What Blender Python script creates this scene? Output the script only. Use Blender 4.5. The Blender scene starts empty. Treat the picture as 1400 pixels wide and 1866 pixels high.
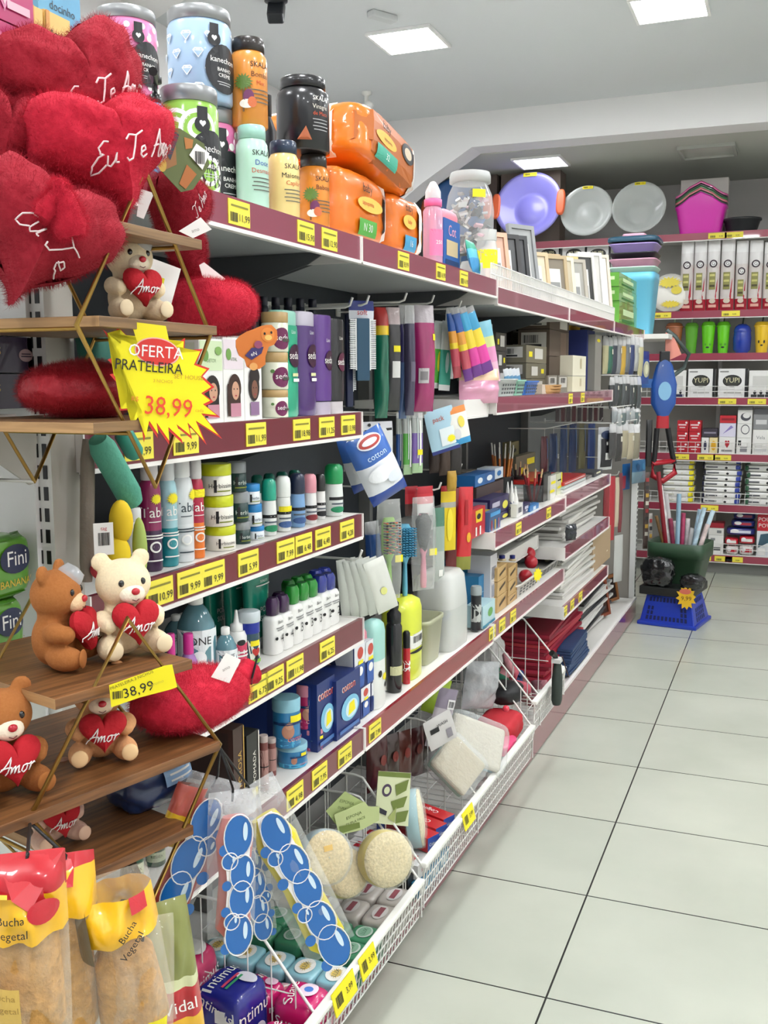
import bpy, math, random
from mathutils import Matrix, Vector, noise
R=math.radians; PI=math.pi
random.seed(7)
sc=bpy.context.scene; COL=sc.collection
# ---------------------------------------------------------------- camera
CF,CYAW,CPITCH,CROLL,CH=1832.96,.383391,.130957,-.0035011,1.27769
def _basis():
    cy,sy,cp,sp_=math.cos(CYAW),math.sin(CYAW),math.cos(CPITCH),math.sin(CPITCH)
    F=Vector((-sy*cp,cy*cp,-sp_)); Rr=Vector((cy,sy,0)); U=Rr.cross(F)
    c,s=math.cos(CROLL),math.sin(CROLL)
    return F,Rr*c+U*s,U*c-Rr*s
FW,RT,UP=_basis(); CAM=Vector((0,0,CH))
cd=bpy.data.cameras.new('camera'); cam=bpy.data.objects.new('camera',cd); COL.objects.link(cam)
cd.sensor_fit='HORIZONTAL'; cd.sensor_width=36; cd.lens=CF/1400*36; cd.clip_start=.05
m3=Matrix((RT,UP,-FW)).transposed(); cam.matrix_world=Matrix.Translation(CAM)@m3.to_4x4()
sc.camera=cam
sc.view_settings.view_transform='Standard'; sc.view_settings.look='None'; sc.view_settings.gamma=1
sc.view_settings.use_curve_mapping=False; sc.view_settings.exposure=0.33
sc.cycles.max_bounces=7; sc.cycles.transparent_max_bounces=14; sc.cycles.diffuse_bounces=3; sc.cycles.glossy_bounces=3
sc.cycles.transmission_bounces=4; sc.cycles.caustics_reflective=False; sc.cycles.caustics_refractive=False
PANEL_POWER=50.0
w=bpy.data.worlds.new('ambient_fill'); sc.world=w; w.use_nodes=True  # even white fill added from all sides to brighten the room
w.node_tree.nodes['Background'].inputs[0].default_value=(.98,.99,1,1)
w.node_tree.nodes['Background'].inputs[1].default_value=.5
# ---------------------------------------------------------------- pixel <-> place (finding where on a shelf a thing stands)
def proj(P):
    d=Vector(P)-CAM; z=d.dot(FW); return 700+CF*d.dot(RT)/z, 933-CF*d.dot(UP)/z, z
def ray(u,v): return FW+RT*((u-700)/CF)-UP*((v-933)/CF)
def atz(u,v,z): d=ray(u,v); return CAM+d*((z-CH)/d.z)
def aty(u,v,y): d=ray(u,v); return CAM+d*(y/d.y)
def atx(u,v,x): d=ray(u,v); return CAM+d*(x/d.x)
RZ=PI/2-math.atan(.012)
GL=Matrix.Translation((-.8066,0,0))@Matrix.Rotation(RZ,4,'Z')
def gp(s,d,z): return GL@Vector((s,d,z))
def s_at(u,z,d):
    a,b=.35,9.
    for _ in range(32):
        m=(a+b)/2
        if proj(gp(m,d,z))[0]<u: a=m
        else: b=m
    return (a+b)/2
def hz(P,v):
    # height of the point above/below P (same plumb line) seen in row v
    lo,hi=-1.,4.
    for _ in range(34):
        m=(lo+hi)/2
        if proj((P[0],P[1],m))[1]>v: lo=m
        else: hi=m
    return (lo+hi)/2
# ---------------------------------------------------------------- materials
MC={}
def lin(h):
    h=h.lstrip('#'); o=[]
    for i in (0,2,4):
        c=int(h[i:i+2],16)/255; o.append(c/12.92 if c<=.04045 else ((c+.055)/1.055)**2.4)
    return (*o,1)
def M(c,rough=.4,metal=0,trans=0,alpha=1,coat=0,sheen=0,bump=0,bscale=60,var=0,emit=0):
    k=(c,rough,metal,trans,alpha,coat,sheen,bump,bscale,var,emit)
    if k in MC: return MC[k]
    m=bpy.data.materials.new('mat_'+c.strip('#')); m.use_nodes=True; nt=m.node_tree; b=nt.nodes['Principled BSDF']
    b.inputs['Base Color'].default_value=lin(c); b.inputs['Roughness'].default_value=rough; b.inputs['Metallic'].default_value=metal
    b.inputs['Transmission Weight'].default_value=trans; b.inputs['Alpha'].default_value=alpha; b.inputs['Coat Weight'].default_value=coat
    if sheen: b.inputs['Sheen Weight'].default_value=sheen; b.inputs['Sheen Roughness'].default_value=.35; b.inputs['Sheen Tint'].default_value=lin(c)
    if emit: b.inputs['Emission Color'].default_value=lin(c); b.inputs['Emission Strength'].default_value=emit
    if bump or var:
        tc=nt.nodes.new('ShaderNodeTexCoord'); n=nt.nodes.new('ShaderNodeTexNoise'); n.inputs['Scale'].default_value=bscale; n.inputs['Detail'].default_value=4
        nt.links.new(tc.outputs['Object'],n.inputs['Vector'])
        if bump:
            bp=nt.nodes.new('ShaderNodeBump'); bp.inputs['Strength'].default_value=bump; bp.inputs['Distance'].default_value=.004
            nt.links.new(n.outputs['Fac'],bp.inputs['Height']); nt.links.new(bp.outputs['Normal'],b.inputs['Normal'])
        if var:
            r=nt.nodes.new('ShaderNodeValToRGB'); l=lin(c)
            r.color_ramp.elements[0].position=.3; r.color_ramp.elements[1].position=.72
            r.color_ramp.elements[0].color=tuple(x*(1-var) for x in l[:3])+(1,); r.color_ramp.elements[1].color=tuple(min(1,x*(1+var)+.01) for x in l[:3])+(1,)
            nt.links.new(n.outputs['Fac'],r.inputs['Fac']); nt.links.new(r.outputs['Color'],b.inputs['Base Color'])
    MC[k]=m; return m
def film(c='#ffffff',clear=.72,rough=.12,bump=.5,scale=35):
    k=('film',c,clear,rough,bump,scale)
    if k in MC: return MC[k]
    m=bpy.data.materials.new('film'); m.use_nodes=True; nt=m.node_tree; nt.nodes.clear()
    o=nt.nodes.new('ShaderNodeOutputMaterial'); mx=nt.nodes.new('ShaderNodeMixShader'); t=nt.nodes.new('ShaderNodeBsdfTransparent')
    p=nt.nodes.new('ShaderNodeBsdfPrincipled'); p.inputs['Base Color'].default_value=lin(c); p.inputs['Roughness'].default_value=rough
    tc=nt.nodes.new('ShaderNodeTexCoord'); n=nt.nodes.new('ShaderNodeTexNoise'); n.inputs['Scale'].default_value=scale; n.inputs['Detail'].default_value=3
    bp=nt.nodes.new('ShaderNodeBump'); bp.inputs['Strength'].default_value=bump; bp.inputs['Distance'].default_value=.01
    lw=nt.nodes.new('ShaderNodeLayerWeight'); lw.inputs['Blend'].default_value=.35
    mr=nt.nodes.new('ShaderNodeMapRange'); mr.inputs['To Min'].default_value=1-clear; mr.inputs['To Max'].default_value=min(1,1.25-clear)
    L=nt.links.new
    L(tc.outputs['Object'],n.inputs['Vector']); L(n.outputs['Fac'],bp.inputs['Height']); L(bp.outputs['Normal'],p.inputs['Normal']); L(bp.outputs['Normal'],lw.inputs['Normal'])
    L(lw.outputs['Facing'],mr.inputs['Value']); L(mr.outputs['Result'],mx.inputs['Fac']); L(t.outputs[0],mx.inputs[1]); L(p.outputs[0],mx.inputs[2]); L(mx.outputs[0],o.inputs[0])
    MC[k]=m; return m
def wood(c0,c1,axis='X',scale=9):
    k=('wood',c0,c1,axis)
    if k in MC: return MC[k]
    m=bpy.data.materials.new('wood'); m.use_nodes=True; nt=m.node_tree; b=nt.nodes['Principled BSDF']; b.inputs['Roughness'].default_value=.45
    tc=nt.nodes.new('ShaderNodeTexCoord'); mp=nt.nodes.new('ShaderNodeMapping'); mp.inputs['Scale'].default_value=(4,70,70) if axis=='X' else (70,4,70)
    n=nt.nodes.new('ShaderNodeTexNoise'); n.inputs['Scale'].default_value=scale*.25; n.inputs['Detail'].default_value=5; n.inputs['Distortion'].default_value=.6
    r=nt.nodes.new('ShaderNodeValToRGB'); r.color_ramp.elements[0].position=.35; r.color_ramp.elements[1].position=.68
    r.color_ramp.elements[0].color=lin(c0); r.color_ramp.elements[1].color=lin(c1)
    nt.links.new(tc.outputs['Object'],mp.inputs['Vector']); nt.links.new(mp.outputs['Vector'],n.inputs['Vector']); nt.links.new(n.outputs['Fac'],r.inputs['Fac']); nt.links.new(r.outputs['Color'],b.inputs['Base Color'])
    MC[k]=m; return m
WH=M('#f2f1ec'); BK=M('#151517'); STEEL=M('#c9c9c6',.3,.9); WIRE=M('#e4e3de',.35); YEL=M('#f2e21a',.5); INK=M('#1b1b1d',.6); BLUEW=M('#2257b8')
PLAST=film(); RED=M('#b51020')
# ---------------------------------------------------------------- mesh builder
TXT={}
def text_geo(s):
    if s in TXT: return TXT[s]
    cu=bpy.data.curves.new('t','FONT'); cu.body=s; cu.size=1; cu.align_x='CENTER'; cu.align_y='CENTER'; cu.resolution_u=2
    ob=bpy.data.objects.new('t',cu); me=ob.to_mesh()
    r=([tuple(v.co)[:2] for v in me.vertices],[tuple(p.vertices) for p in me.polygons])
    ob.to_mesh_clear(); bpy.data.objects.remove(ob); bpy.data.curves.remove(cu); TXT[s]=r; return r
def ellpts(w,h,n=22): return [(w/2*math.cos(2*PI*i/n),h/2*math.sin(2*PI*i/n)) for i in range(n)]
def rectpts(w,h,n=4):
    p=[]
    c=[(-w/2,-h/2),(w/2,-h/2),(w/2,h/2),(-w/2,h/2)]
    for i in range(4):
        a,b=c[i],c[(i+1)%4]
        for k in range(n): p.append((a[0]+(b[0]-a[0])*k/n,a[1]+(b[1]-a[1])*k/n))
    return p
def heartpts(w,h,n=36):
    o=[]
    for i in range(n):
        t=2*PI*i/n; x=16*math.sin(t)**3; y=13*math.cos(t)-5*math.cos(2*t)-2*math.cos(3*t)-math.cos(4*t)
        o.append((x/32*w,(y+2.5)/29*h))
    return o
def starpts(w,h,n=16,inner=.66,seed=0):
    rr=random.Random(seed); o=[]
    for i in range(2*n):
        a=2*PI*i/(2*n)+.1; k=1 if i%2==0 else inner
        k*=rr.uniform(.9,1.08)
        o.append((w/2*k*math.cos(a),h/2*k*math.sin(a)))
    return o
class MB:
    def __init__(s): s.v=[];s.f=[];s.mi=[];s.sm=[];s.ml=[];s.T=None
    def mid(s,m):
        if m not in s.ml: s.ml.append(m)
        return s.ml.index(m)
    def add(s,vs,fs,m,smooth=False):
        o=len(s.v)
        if s.T is not None: vs=[tuple(s.T@Vector(q)) for q in vs]
        s.v+=[tuple(q) for q in vs]; i=s.mid(m) if not isinstance(m,list) else None
        for k,f in enumerate(fs):
            s.f.append(tuple(o+a for a in f)); s.mi.append(i if i is not None else s.mid(m[k])); s.sm.append(smooth)
        return s
    def box(s,x0,x1,y0,y1,z0,z1,m,fm=None):
        vs=[(x,y,z) for z in(z0,z1) for y in(y0,y1) for x in(x0,x1)]
        fs=[(0,2,3,1),(4,5,7,6),(0,1,5,4),(2,6,7,3),(0,4,6,2),(1,3,7,5)]  # bottom top front back left right
        ms=[m]*6
        if fm:
            for k,v in fm.items(): ms[('bottom','top','front','back','left','right').index(k)]=v
        return s.add(vs,fs,ms)
    def loft(s,loops,m,cap0=True,cap1=True,smooth=True):
        n=len(loops[0]); vs=[q for l in loops for q in l]; fs=[];ms=[]
        for i in range(len(loops)-1):
            for j in range(n):
                a=i*n+j;b=i*n+(j+1)%n; fs.append((a,b,b+n,a+n)); ms.append(m[i] if isinstance(m,list) else m)
        s.add(vs,fs,ms,smooth)
        if cap0: s.add(loops[0],[tuple(reversed(range(n)))],m[0] if isinstance(m,list) else m)
        if cap1: s.add(loops[-1],[tuple(range(n))],m[-1] if isinstance(m,list) else m)
        return s
    def lathe(s,prof,m,n=28,cap0=True,cap1=True,smooth=True,cx=0,cy=0):
        return s.loft([[(cx+r*math.cos(2*PI*j/n),cy+r*math.sin(2*PI*j/n),z) for j in range(n)] for r,z in prof],m,cap0,cap1,smooth)
    def sup(s,secs,m,p=3.,n=32,smooth=True):
        # stacked super-ellipse sections (w,d,z[,y-shift])
        def lp(q):
            w_,d_,z=q[:3]; yo=q[3] if len(q)>3 else 0; o=[]
            for j in range(n):
                a=2*PI*j/n; c,t=math.cos(a),math.sin(a)
                o.append((w_/2*math.copysign(abs(c)**(2/p),c),yo+d_/2*math.copysign(abs(t)**(2/p),t),z))
            return o
        return s.loft([lp(q) for q in secs],m,smooth=smooth)
    def tube(s,path,r,m,n=6,closed=False,rads=None):
        P=[Vector(p) for p in path]; loops=[]; N=len(P)
        for i,p in enumerate(P):
            a=P[i-1] if (i>0 or closed) else P[i]; b=P[(i+1)%N] if (i<N-1 or closed) else P[i]
            t=(b-a)
            if t.length<1e-9: t=Vector((0,0,1))
            t.normalize(); up=Vector((0,0,1)) if abs(t.z)<.92 else Vector((0,1,0))
            x=t.cross(up).normalized(); y=x.cross(t); q=rads[i] if rads else r
            loops.append([tuple(p+x*q*math.cos(2*PI*j/n)+y*q*math.sin(2*PI*j/n)) for j in range(n)])
        if closed: loops.append(loops[0])
        return s.loft(loops,m,not closed,not closed,True)
    def ell(s,c,r,m,nu=18,nv=11,rot=None):
        vs=[];fs=[]
        for i in range(nv+1):
            th=PI*i/nv
            for j in range(nu):
                ph=2*PI*j/nu; q=Vector((r[0]*math.sin(th)*math.cos(ph),r[1]*math.sin(th)*math.sin(ph),r[2]*math.cos(th)))
                if rot: q=rot@q
                vs.append(tuple(q+Vector(c)))
        for i in range(nv):
            for j in range(nu): a=i*nu+j;b=i*nu+(j+1)%nu; fs.append((a,a+nu,b+nu,b))
        return s.add(vs,fs,m,True)
    def prism(s,pts,y0,y1,m,edge=None):
        n=len(pts); vs=[(x,y0,z) for x,z in pts]+[(x,y1,z) for x,z in pts]
        s.add(vs,[tuple(range(n)),tuple(reversed(range(n,2*n)))],m); s.add(vs,[(i,i+n,(i+1)%n+n,(i+1)%n) for i in range(n)],edge or m); return s
    def decal(s,pts,mp,m,x=0,z=0,eps=.0006,rings=(.001,.4,.75,1.)):
        n=len(pts); vs=[];fs=[]
        for q in rings:
            for px,pz in pts: vs.append(mp(x+px*q,z+pz*q,eps))
        for i in range(len(rings)-1):
            for j in range(n): a=i*n+j;b=i*n+(j+1)%n; fs.append((a,b,b+n,a+n))
        return s.add(vs,fs,m)
    def text(s,t,mp,m,x=0,z=0,size=.01,rot=0,eps=.0011,sx=1,shear=0):
        vs,fs=text_geo(t); c,q=math.cos(rot),math.sin(rot); o=[]
        for a,b in vs:
            a=(a+shear*b)*size*sx; b*=size
            o.append(mp(x+a*c-b*q,z+a*q+b*c,eps))
        return s.add(o,fs,m)
    def decals(s,L,mp,W,H):
        for i,d in enumerate(L):
            k=d[0]; e=.0006+.0003*min(i,5)+.00004*i
            if k=='t': s.text(d[1],mp,d[5],d[2]*W,d[3]*H,d[4]*H,d[6] if len(d)>6 else 0,e,d[7] if len(d)>7 else 1)
            elif k=='e': s.decal(ellpts(d[3]*W,d[4]*H),mp,d[5],d[1]*W,d[2]*H,e)
            elif k=='r': s.decal(rectpts(d[3]*W,d[4]*H),mp,d[5],d[1]*W,d[2]*H,e)
            elif k=='h': s.decal(heartpts(d[3]*W,d[4]*H),mp,d[5],d[1]*W,d[2]*H,e,(.001,.35,.7,1))
            elif k=='s': s.decal(starpts(d[3]*W,d[4]*H),mp,d[5],d[1]*W,d[2]*H,e,(.001,1))
            elif k=='p': s.decal([((a-d[1][0][0])*W,(b-d[1][0][1])*H) for a,b in d[1]],mp,d[2],d[1][0][0]*W,d[1][0][1]*H,e,(.001,1))
            elif k=='b':   # bar code
                rr=random.Random(i)
                x0=d[1]*W-d[3]*W/2
                for q in range(12):
                    ww=d[3]*W/12*rr.choice((.35,.55,.8)); s.decal(rectpts(ww,d[4]*H,1),mp,INK,x0+d[3]*W*(q+.5)/12,d[2]*H,e,(.001,1))
        return s
    def build(s,name,parent=None,loc=(0,0,0),rz=0,bevel=0,seg=2,mw=None,sub=0):
        me=bpy.data.meshes.new(name); me.from_pydata(s.v,[],s.f)
        for m in s.ml: me.materials.append(m)
        me.polygons.foreach_set('material_index',s.mi); me.polygons.foreach_set('use_smooth',s.sm); me.update()
        o=bpy.data.objects.new(name,me); COL.objects.link(o)
        if parent is not None: o.parent=parent
        if mw is not None: o.matrix_world=mw
        else: o.location=loc; o.rotation_euler=(0,0,rz)
        if bevel:
            b=o.modifiers.new('bevel','BEVEL'); b.width=bevel; b.segments=seg; b.limit_method='ANGLE'; b.angle_limit=R(50); b.harden_normals=False
        if sub: q=o.modifiers.new('sub','SUBSURF'); q.levels=q.render_levels=sub
        return o
def mpfront(y): return lambda x,z,e:(x,y-e,z)
def mpback(y): return lambda x,z,e:(-x,y+e,z)
def mpleft(x0): return lambda x,z,e:(x0-e,-x,z)
def mpright(x0): return lambda x,z,e:(x0+e,x,z)
def mptop(z0): return lambda x,y,e:(x,y,z0+e)
def mpcyl(r,cx=0,cy=0,a0=0): return lambda x,z,e:(cx+(r+e)*math.sin(x/r+a0),cy-(r+e)*math.cos(x/r+a0),z)
LAB={}
def tag(o,label,cat,group=None,kind=None):
    if label: o['label']=label
    if cat: o['category']=cat
    if group: o['group']=group
    if kind: o['kind']=kind
    return o
def thing(name,label,cat,loc,rz=RZ,group=None,rot=None):
    o=bpy.data.objects.new(name,None); COL.objects.link(o); o.empty_display_size=.05
    o.location=loc; o.rotation_euler=rot if rot else (0,0,rz); return tag(o,label,cat,group)
def copy_tree(o,loc,rot=None,label=None,scale=None):
    c=o.copy(); COL.objects.link(c); c.location=loc
    if rot is not None: c.rotation_euler=rot
    if label: c['label']=label
    if scale: c.scale=scale
    for ch in list(o.children):
        k=ch.copy(); COL.objects.link(k); k.parent=c
        for g in list(ch.children):
            q=g.copy(); COL.objects.link(q); q.parent=k
    return c
def struct(o): o['kind']='structure'; return o
ORD=['first','second','third','fourth','fifth','sixth','seventh','eighth','ninth','tenth','eleventh','twelfth','thirteenth','fourteenth','fifteenth','sixteenth']
# ================================================================ the room
CZ=2.9; CZ2=2.69; YB=6.18; YW=7.9; XL=-2.765; XR=2.6; Y0=-1.6
def floor_mat():
    m=bpy.data.materials.new('floor_tiles'); m.use_nodes=True; nt=m.node_tree; b=nt.nodes['Principled BSDF']; L=nt.links.new
    tc=nt.nodes.new('ShaderNodeTexCoord'); mp=nt.nodes.new('ShaderNodeMapping'); mp.inputs['Location'].default_value=(.4176+9,-1.9283+9,0)
    L(tc.outputs['Object'],mp.inputs['Vector'])
    def brick(ms,c1,c2,cm):
        br=nt.nodes.new('ShaderNodeTexBrick'); br.offset=0; br.squash=1
        for k,v in (('Scale',1),('Mortar Size',ms),('Mortar Smooth',.05),('Bias',0),('Brick Width',.45),('Row Height',.45)): br.inputs[k].default_value=v
        br.inputs['Color1'].default_value=lin(c1); br.inputs['Color2'].default_value=lin(c2); br.inputs['Mortar'].default_value=lin(cm)
        L(mp.outputs['Vector'],br.inputs['Vector']); return br
    br=brick(.0022,'#c5c8b9','#bec2b4','#2b2c2b')
    n=nt.nodes.new('ShaderNodeTexNoise'); n.inputs['Scale'].default_value=2.3; n.inputs['Detail'].default_value=6; L(tc.outputs['Object'],n.inputs['Vector'])
    r=nt.nodes.new('ShaderNodeValToRGB'); r.color_ramp.elements[0].position=.25; r.color_ramp.elements[0].color=(.82,.83,.82,1); r.color_ramp.elements[1].position=.7; r.color_ramp.elements[1].color=(1,1,1,1)
    L(n.outputs['Fac'],r.inputs['Fac'])
    mx=nt.nodes.new('ShaderNodeMix'); mx.data_type='RGBA'; mx.blend_type='MULTIPLY'; mx.inputs[0].default_value=1
    L(br.outputs['Color'],mx.inputs[6]); L(r.outputs['Color'],mx.inputs[7]); L(mx.outputs[2],b.inputs['Base Color'])
    b.inputs['Roughness'].default_value=.24; b.inputs['Specular IOR Level'].default_value=.42
    inv=nt.nodes.new('ShaderNodeBump'); inv.invert=True; inv.inputs['Strength'].default_value=.25; inv.inputs['Distance'].default_value=.002; L(br.outputs['Fac'],inv.inputs['Height']); L(inv.outputs['Normal'],b.inputs['Normal'])
    return m
b=MB(); b.box(XL,XR,Y0,YW,-.1,0,floor_mat()); struct(b.build('floor'))
CEIL=M('#dcdfe0',.8); WALL=M('#ecebea',.75); BEAM=M('#f3f2f1',.7); CEIL2=M('#c3c6bc',.8)  # CEIL2: weaker light on the rear ceiling put into a darker colour
A=atz(280,37,CZ); B=atz(335,0,CZ)
dv=(B-A).normalized(); B2=A+dv*3.0
b=MB(); pts=[(XL,A.y),(B2.x,B2.y),(XR,B2.y),(XR,YB),(XL,YB)]
def slab(b,pts,z0,z1,m):
    n=len(pts); vs=[(x,y,z0) for x,y in pts]+[(x,y,z1) for x,y in pts]
    b.add(vs,[tuple(reversed(range(n))),tuple(range(n,2*n))],m); b.add(vs,[(i,(i+1)%n,(i+1)%n+n,i+n) for i in range(n)],m)
b=MB(); slab(b,[(XL,A.y),(B2.x,max(Y0,B2.y)),(XR,max(Y0,B2.y)),(XR,YB+.2),(XL,YB+.2)],CZ,CZ+.08,CEIL); struct(b.build('ceiling'))
b=MB(); slab(b,[(XL,Y0),(XR,Y0),(XR,max(Y0,B2.y)),(B2.x,max(Y0,B2.y)),(XL,A.y)],CZ,CZ+.08,BEAM); o=struct(b.build('trim_1'))  # near soffit in the ceiling plane, brighter lighting put into its whiter colour
b=MB(); b.box(XL-.12,XL,Y0,YW,0,CZ+.08,WALL); struct(b.build('wall_left'))
# the arched beam across the shop
q1=aty(770,333,YB); q2=aty(860,268,YB); q3=aty(1400,228,YB)
b=MB(); prof=[(XL,0),(XL+.28,0),(XL+.28,q1.z-(q1.x-XL-.28)*.72),(q1.x,q1.z),(q2.x,q2.z),(XR,q3.z),(XR,CZ),(XL,CZ)]
b.prism(prof,YB,YB+.2,BEAM); struct(b.build('wall_beam'))
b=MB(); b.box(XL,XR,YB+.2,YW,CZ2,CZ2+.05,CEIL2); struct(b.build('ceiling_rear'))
b=MB(); b.box(XL,XR,YW,YW+.1,0,CZ2,M('#dddad6',.75)); struct(b.build('wall_back'))
b=MB(); b.box(XR,XR+.1,Y0,YW,0,CZ,WALL); struct(b.build('wall_right'))
# LED panels
FR=M('#f4f4f2',.5)
DIF=M('#fafcff',.5,emit=PANEL_POWER)
DIF2=M('#fafcff',.5,emit=PANEL_POWER*.14)
def led(x,y,z,s,label,group=None):
    t=thing('ceiling_light',label,'ceiling light',(x,y,z),0,group)
    b=MB(); h=s/2+.012
    for a in ((-h,h,-h,-h+.014),(-h,h,h-.014,h),(-h,-h+.014,-h+.014,h-.014),(h-.014,h,-h+.014,h-.014)): b.box(a[0],a[1],a[2],a[3],-.014,-.0005,FR)
    b.build('frame',t)
    b=MB(); b.box(-h+.015,h-.015,-h+.015,h-.015,-.010,-.003,DIF if y<YB else DIF2); b.build('diffuser',t)
    return t
led(-1.785,4.765,CZ,.30,'lit square LED panel in the grey ceiling above the orange packs')
led(-.575,4.80,CZ,.30,'lit square LED panel cut by the top edge of the photo')
for i,x in enumerate((-1.785,-.575,.635,1.85)):
    for j,y in enumerate((4.78,2.95,1.12,-.7)):
        if j==0 and i<2: continue
        if y<3.5 and x<-1.2 : y-=.35
        led(x,y,CZ,.30,'square LED panel in the ceiling outside the frame','ceiling panels outside the view')
c=(atz(945,287,CZ2)+atz(1030,300,CZ2)+atz(1015,282,CZ2)+atz(955,305,CZ2))/4
led(c.x,c.y,CZ2-.001,.30,'lit LED panel beyond the arch above the purple basin')
led(1.4,c.y,CZ2-.001,.30,'square LED panel beyond the arch outside the frame')
c=atz(1290,273,CZ2)
t=thing('ceiling_hatch','unlit rectangular ceiling frame beyond the arch above the magenta planters','ceiling fixture',(c.x,c.y,CZ2),0)
b=MB(); h=.17; FRG=M('#b4b6ae',.6)
for a in ((-h,h,-h,-h+.02),(-h,h,h-.02,h),(-h,-h+.02,-h+.02,h-.02),(h-.02,h,-h+.02,h-.02)): b.box(a[0],a[1],a[2],a[3],-.022,-.0005,FRG)
b.build('frame',t); b=MB(); b.box(-h+.021,h-.021,-h+.021,h-.021,-.008,-.001,CEIL2); b.build('panel',t)
# small ceiling fittings
c=atz(503,-6,CZ); t=thing('security_camera','dark ceiling camera at the top edge above the blue jar','security camera',(c.x,c.y,CZ),R(20))
b=MB(); b.lathe([(.05,-.0),(.05,-.02),(.02,-.03)],M('#33363a'),16); b.build('mount',t)
b=MB(); b.T=Matrix.Translation((0,0,-.05))@Matrix.Rotation(R(55),4,'X'); b.box(-.035,.035,-.06,.05,-.03,.025,M('#23262b')); b.build('housing',t,bevel=.008)
c=atz(697,24,CZ); t=thing('emergency_light','small pale ceiling fitting just behind the left LED panel','ceiling fixture',(c.x,c.y,CZ),R(60))
b=MB(); b.box(-.07,.07,-.025,.025,-.03,-.0005,M('#cfd2d2')); b.build('housing',t,bevel=.006)
c=atz(668,168,CZ); t=thing('bracket_camera','small white bracket camera on the ceiling above the orange top pack','security camera',(c.x,c.y,CZ),R(-20))  # small camera on a bracket, gives no light
b=MB(); b.lathe([(.03,0),(.03,-.012),(.012,-.02),(.012,-.07)],WH,14); b.build('bracket',t)
b=MB(); b.T=Matrix.Translation((0.02,-.01,-.085))@Matrix.Rotation(R(35),4,'Y'); b.lathe([(.022,-.05),(.026,-.045),(.026,.02),(.015,.03)],WH,14); b.box(-.024,.024,-.024,.024,-.056,-.05,BK); b.build('housing',t)
# ================================================================ gondola
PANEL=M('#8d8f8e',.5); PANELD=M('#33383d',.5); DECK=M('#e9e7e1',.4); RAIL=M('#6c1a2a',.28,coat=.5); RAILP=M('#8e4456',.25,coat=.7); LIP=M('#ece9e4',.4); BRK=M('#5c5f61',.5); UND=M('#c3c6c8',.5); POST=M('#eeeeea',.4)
def rail_mat(c): return c
def post(b,x0,x1,y0,y1,z0,z1,face):
    # slotted upright: two columns of slots cut through its front as separate dark recesses
    b.box(x0,x1,y0,y1,z0,z1,POST)
SB=[.93,1.81,2.73,3.65,4.57,5.47]
for i in range(5):
    fr=thing('gondola_bay','grey back panel and upright of the aisle gondola, %s bay from the camera'%ORD[i],'shelving frame',gp(0,0,0))
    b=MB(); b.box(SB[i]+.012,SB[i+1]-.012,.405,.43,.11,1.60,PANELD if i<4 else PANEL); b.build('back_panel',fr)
    if i: b=MB(); b.box(SB[i]-.0115,SB[i]+.0115,.37,.43,.1005,1.60,M('#7d7e7b',.5)); b.build('upright',fr)
t=thing('gondola_deck','white base deck of the aisle gondola on the floor under the wire baskets','shelving base',gp(0,0,0))
b=MB(); b.box(.985,5.44,-.0,.86,.0,.10,DECK); b.build('base_deck',t)
b=MB(); b.box(.985,5.44,-.012,-.001,.008,.098,RAILP); b.box(.985,5.44,-.014,-.001,.1,.112,LIP); b.build('kick_rail',t)
SN=s_at(92,1.2,0); SN2=s_at(143,1.2,0)
for s0,s1,lab in ((SN,SN2,'near'),(5.45,5.49,'far')):
    fr=thing('gondola_end','white slotted corner posts and grey end panel at the %s end of the gondola'%lab,'shelving frame',gp(0,0,0))
    b=MB(); b.box(s0+.012,s1,.032,.83,.0,1.5,M('#a9a49b',.5)); b.build('end_panel',fr)
    for yy in (0,.832):
        b=MB(); b.box(s0,s1,yy,yy+.03,0,1.52,POST,{'front':M('#b5b1a8',.5)} if s0<2 else None)
        for k in range(56):
            z=.08+k*.0252
            for xx in (.006,.018):
                e=s0-.0005 if s0<2 else s1+.0005
                b.box(e-.0006,e+.0006,yy+xx,yy+xx+.006,z,z+.016,BK)
            if s0>2: b.box(s0+.012,s0+.017,yy-.001,yy+.0006,z,z+.014,BK); b.box(s0+.025,s0+.03,yy-.001,yy+.0006,z,z+.014,BK)
        b.build('slotted_post',fr)
TAGY=M('#efe04a',.55)
def price(sh,s,z,y,txt,wd=.062,hh=.036):
    b=MB(); mp=mpfront(y-.0016)
    b.box(s-wd/2,s+wd/2,y-.0016,y-.0002,z-hh/2,z+hh/2,TAGY)
    mp2=lambda x,zz,e:(s+x,y-.0016-e,z+zz)
    b.decals([('b',-.26,-.2,.36,.38),('t',txt,.2,-.2,.42,INK)],mp2,wd,hh)
    b.decal(rectpts(wd*.8,hh*.08,1),mp2,M('#8c8430'),0,hh*.26,.0006,(.001,1))
    b.build('price_tag',sh)
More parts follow.
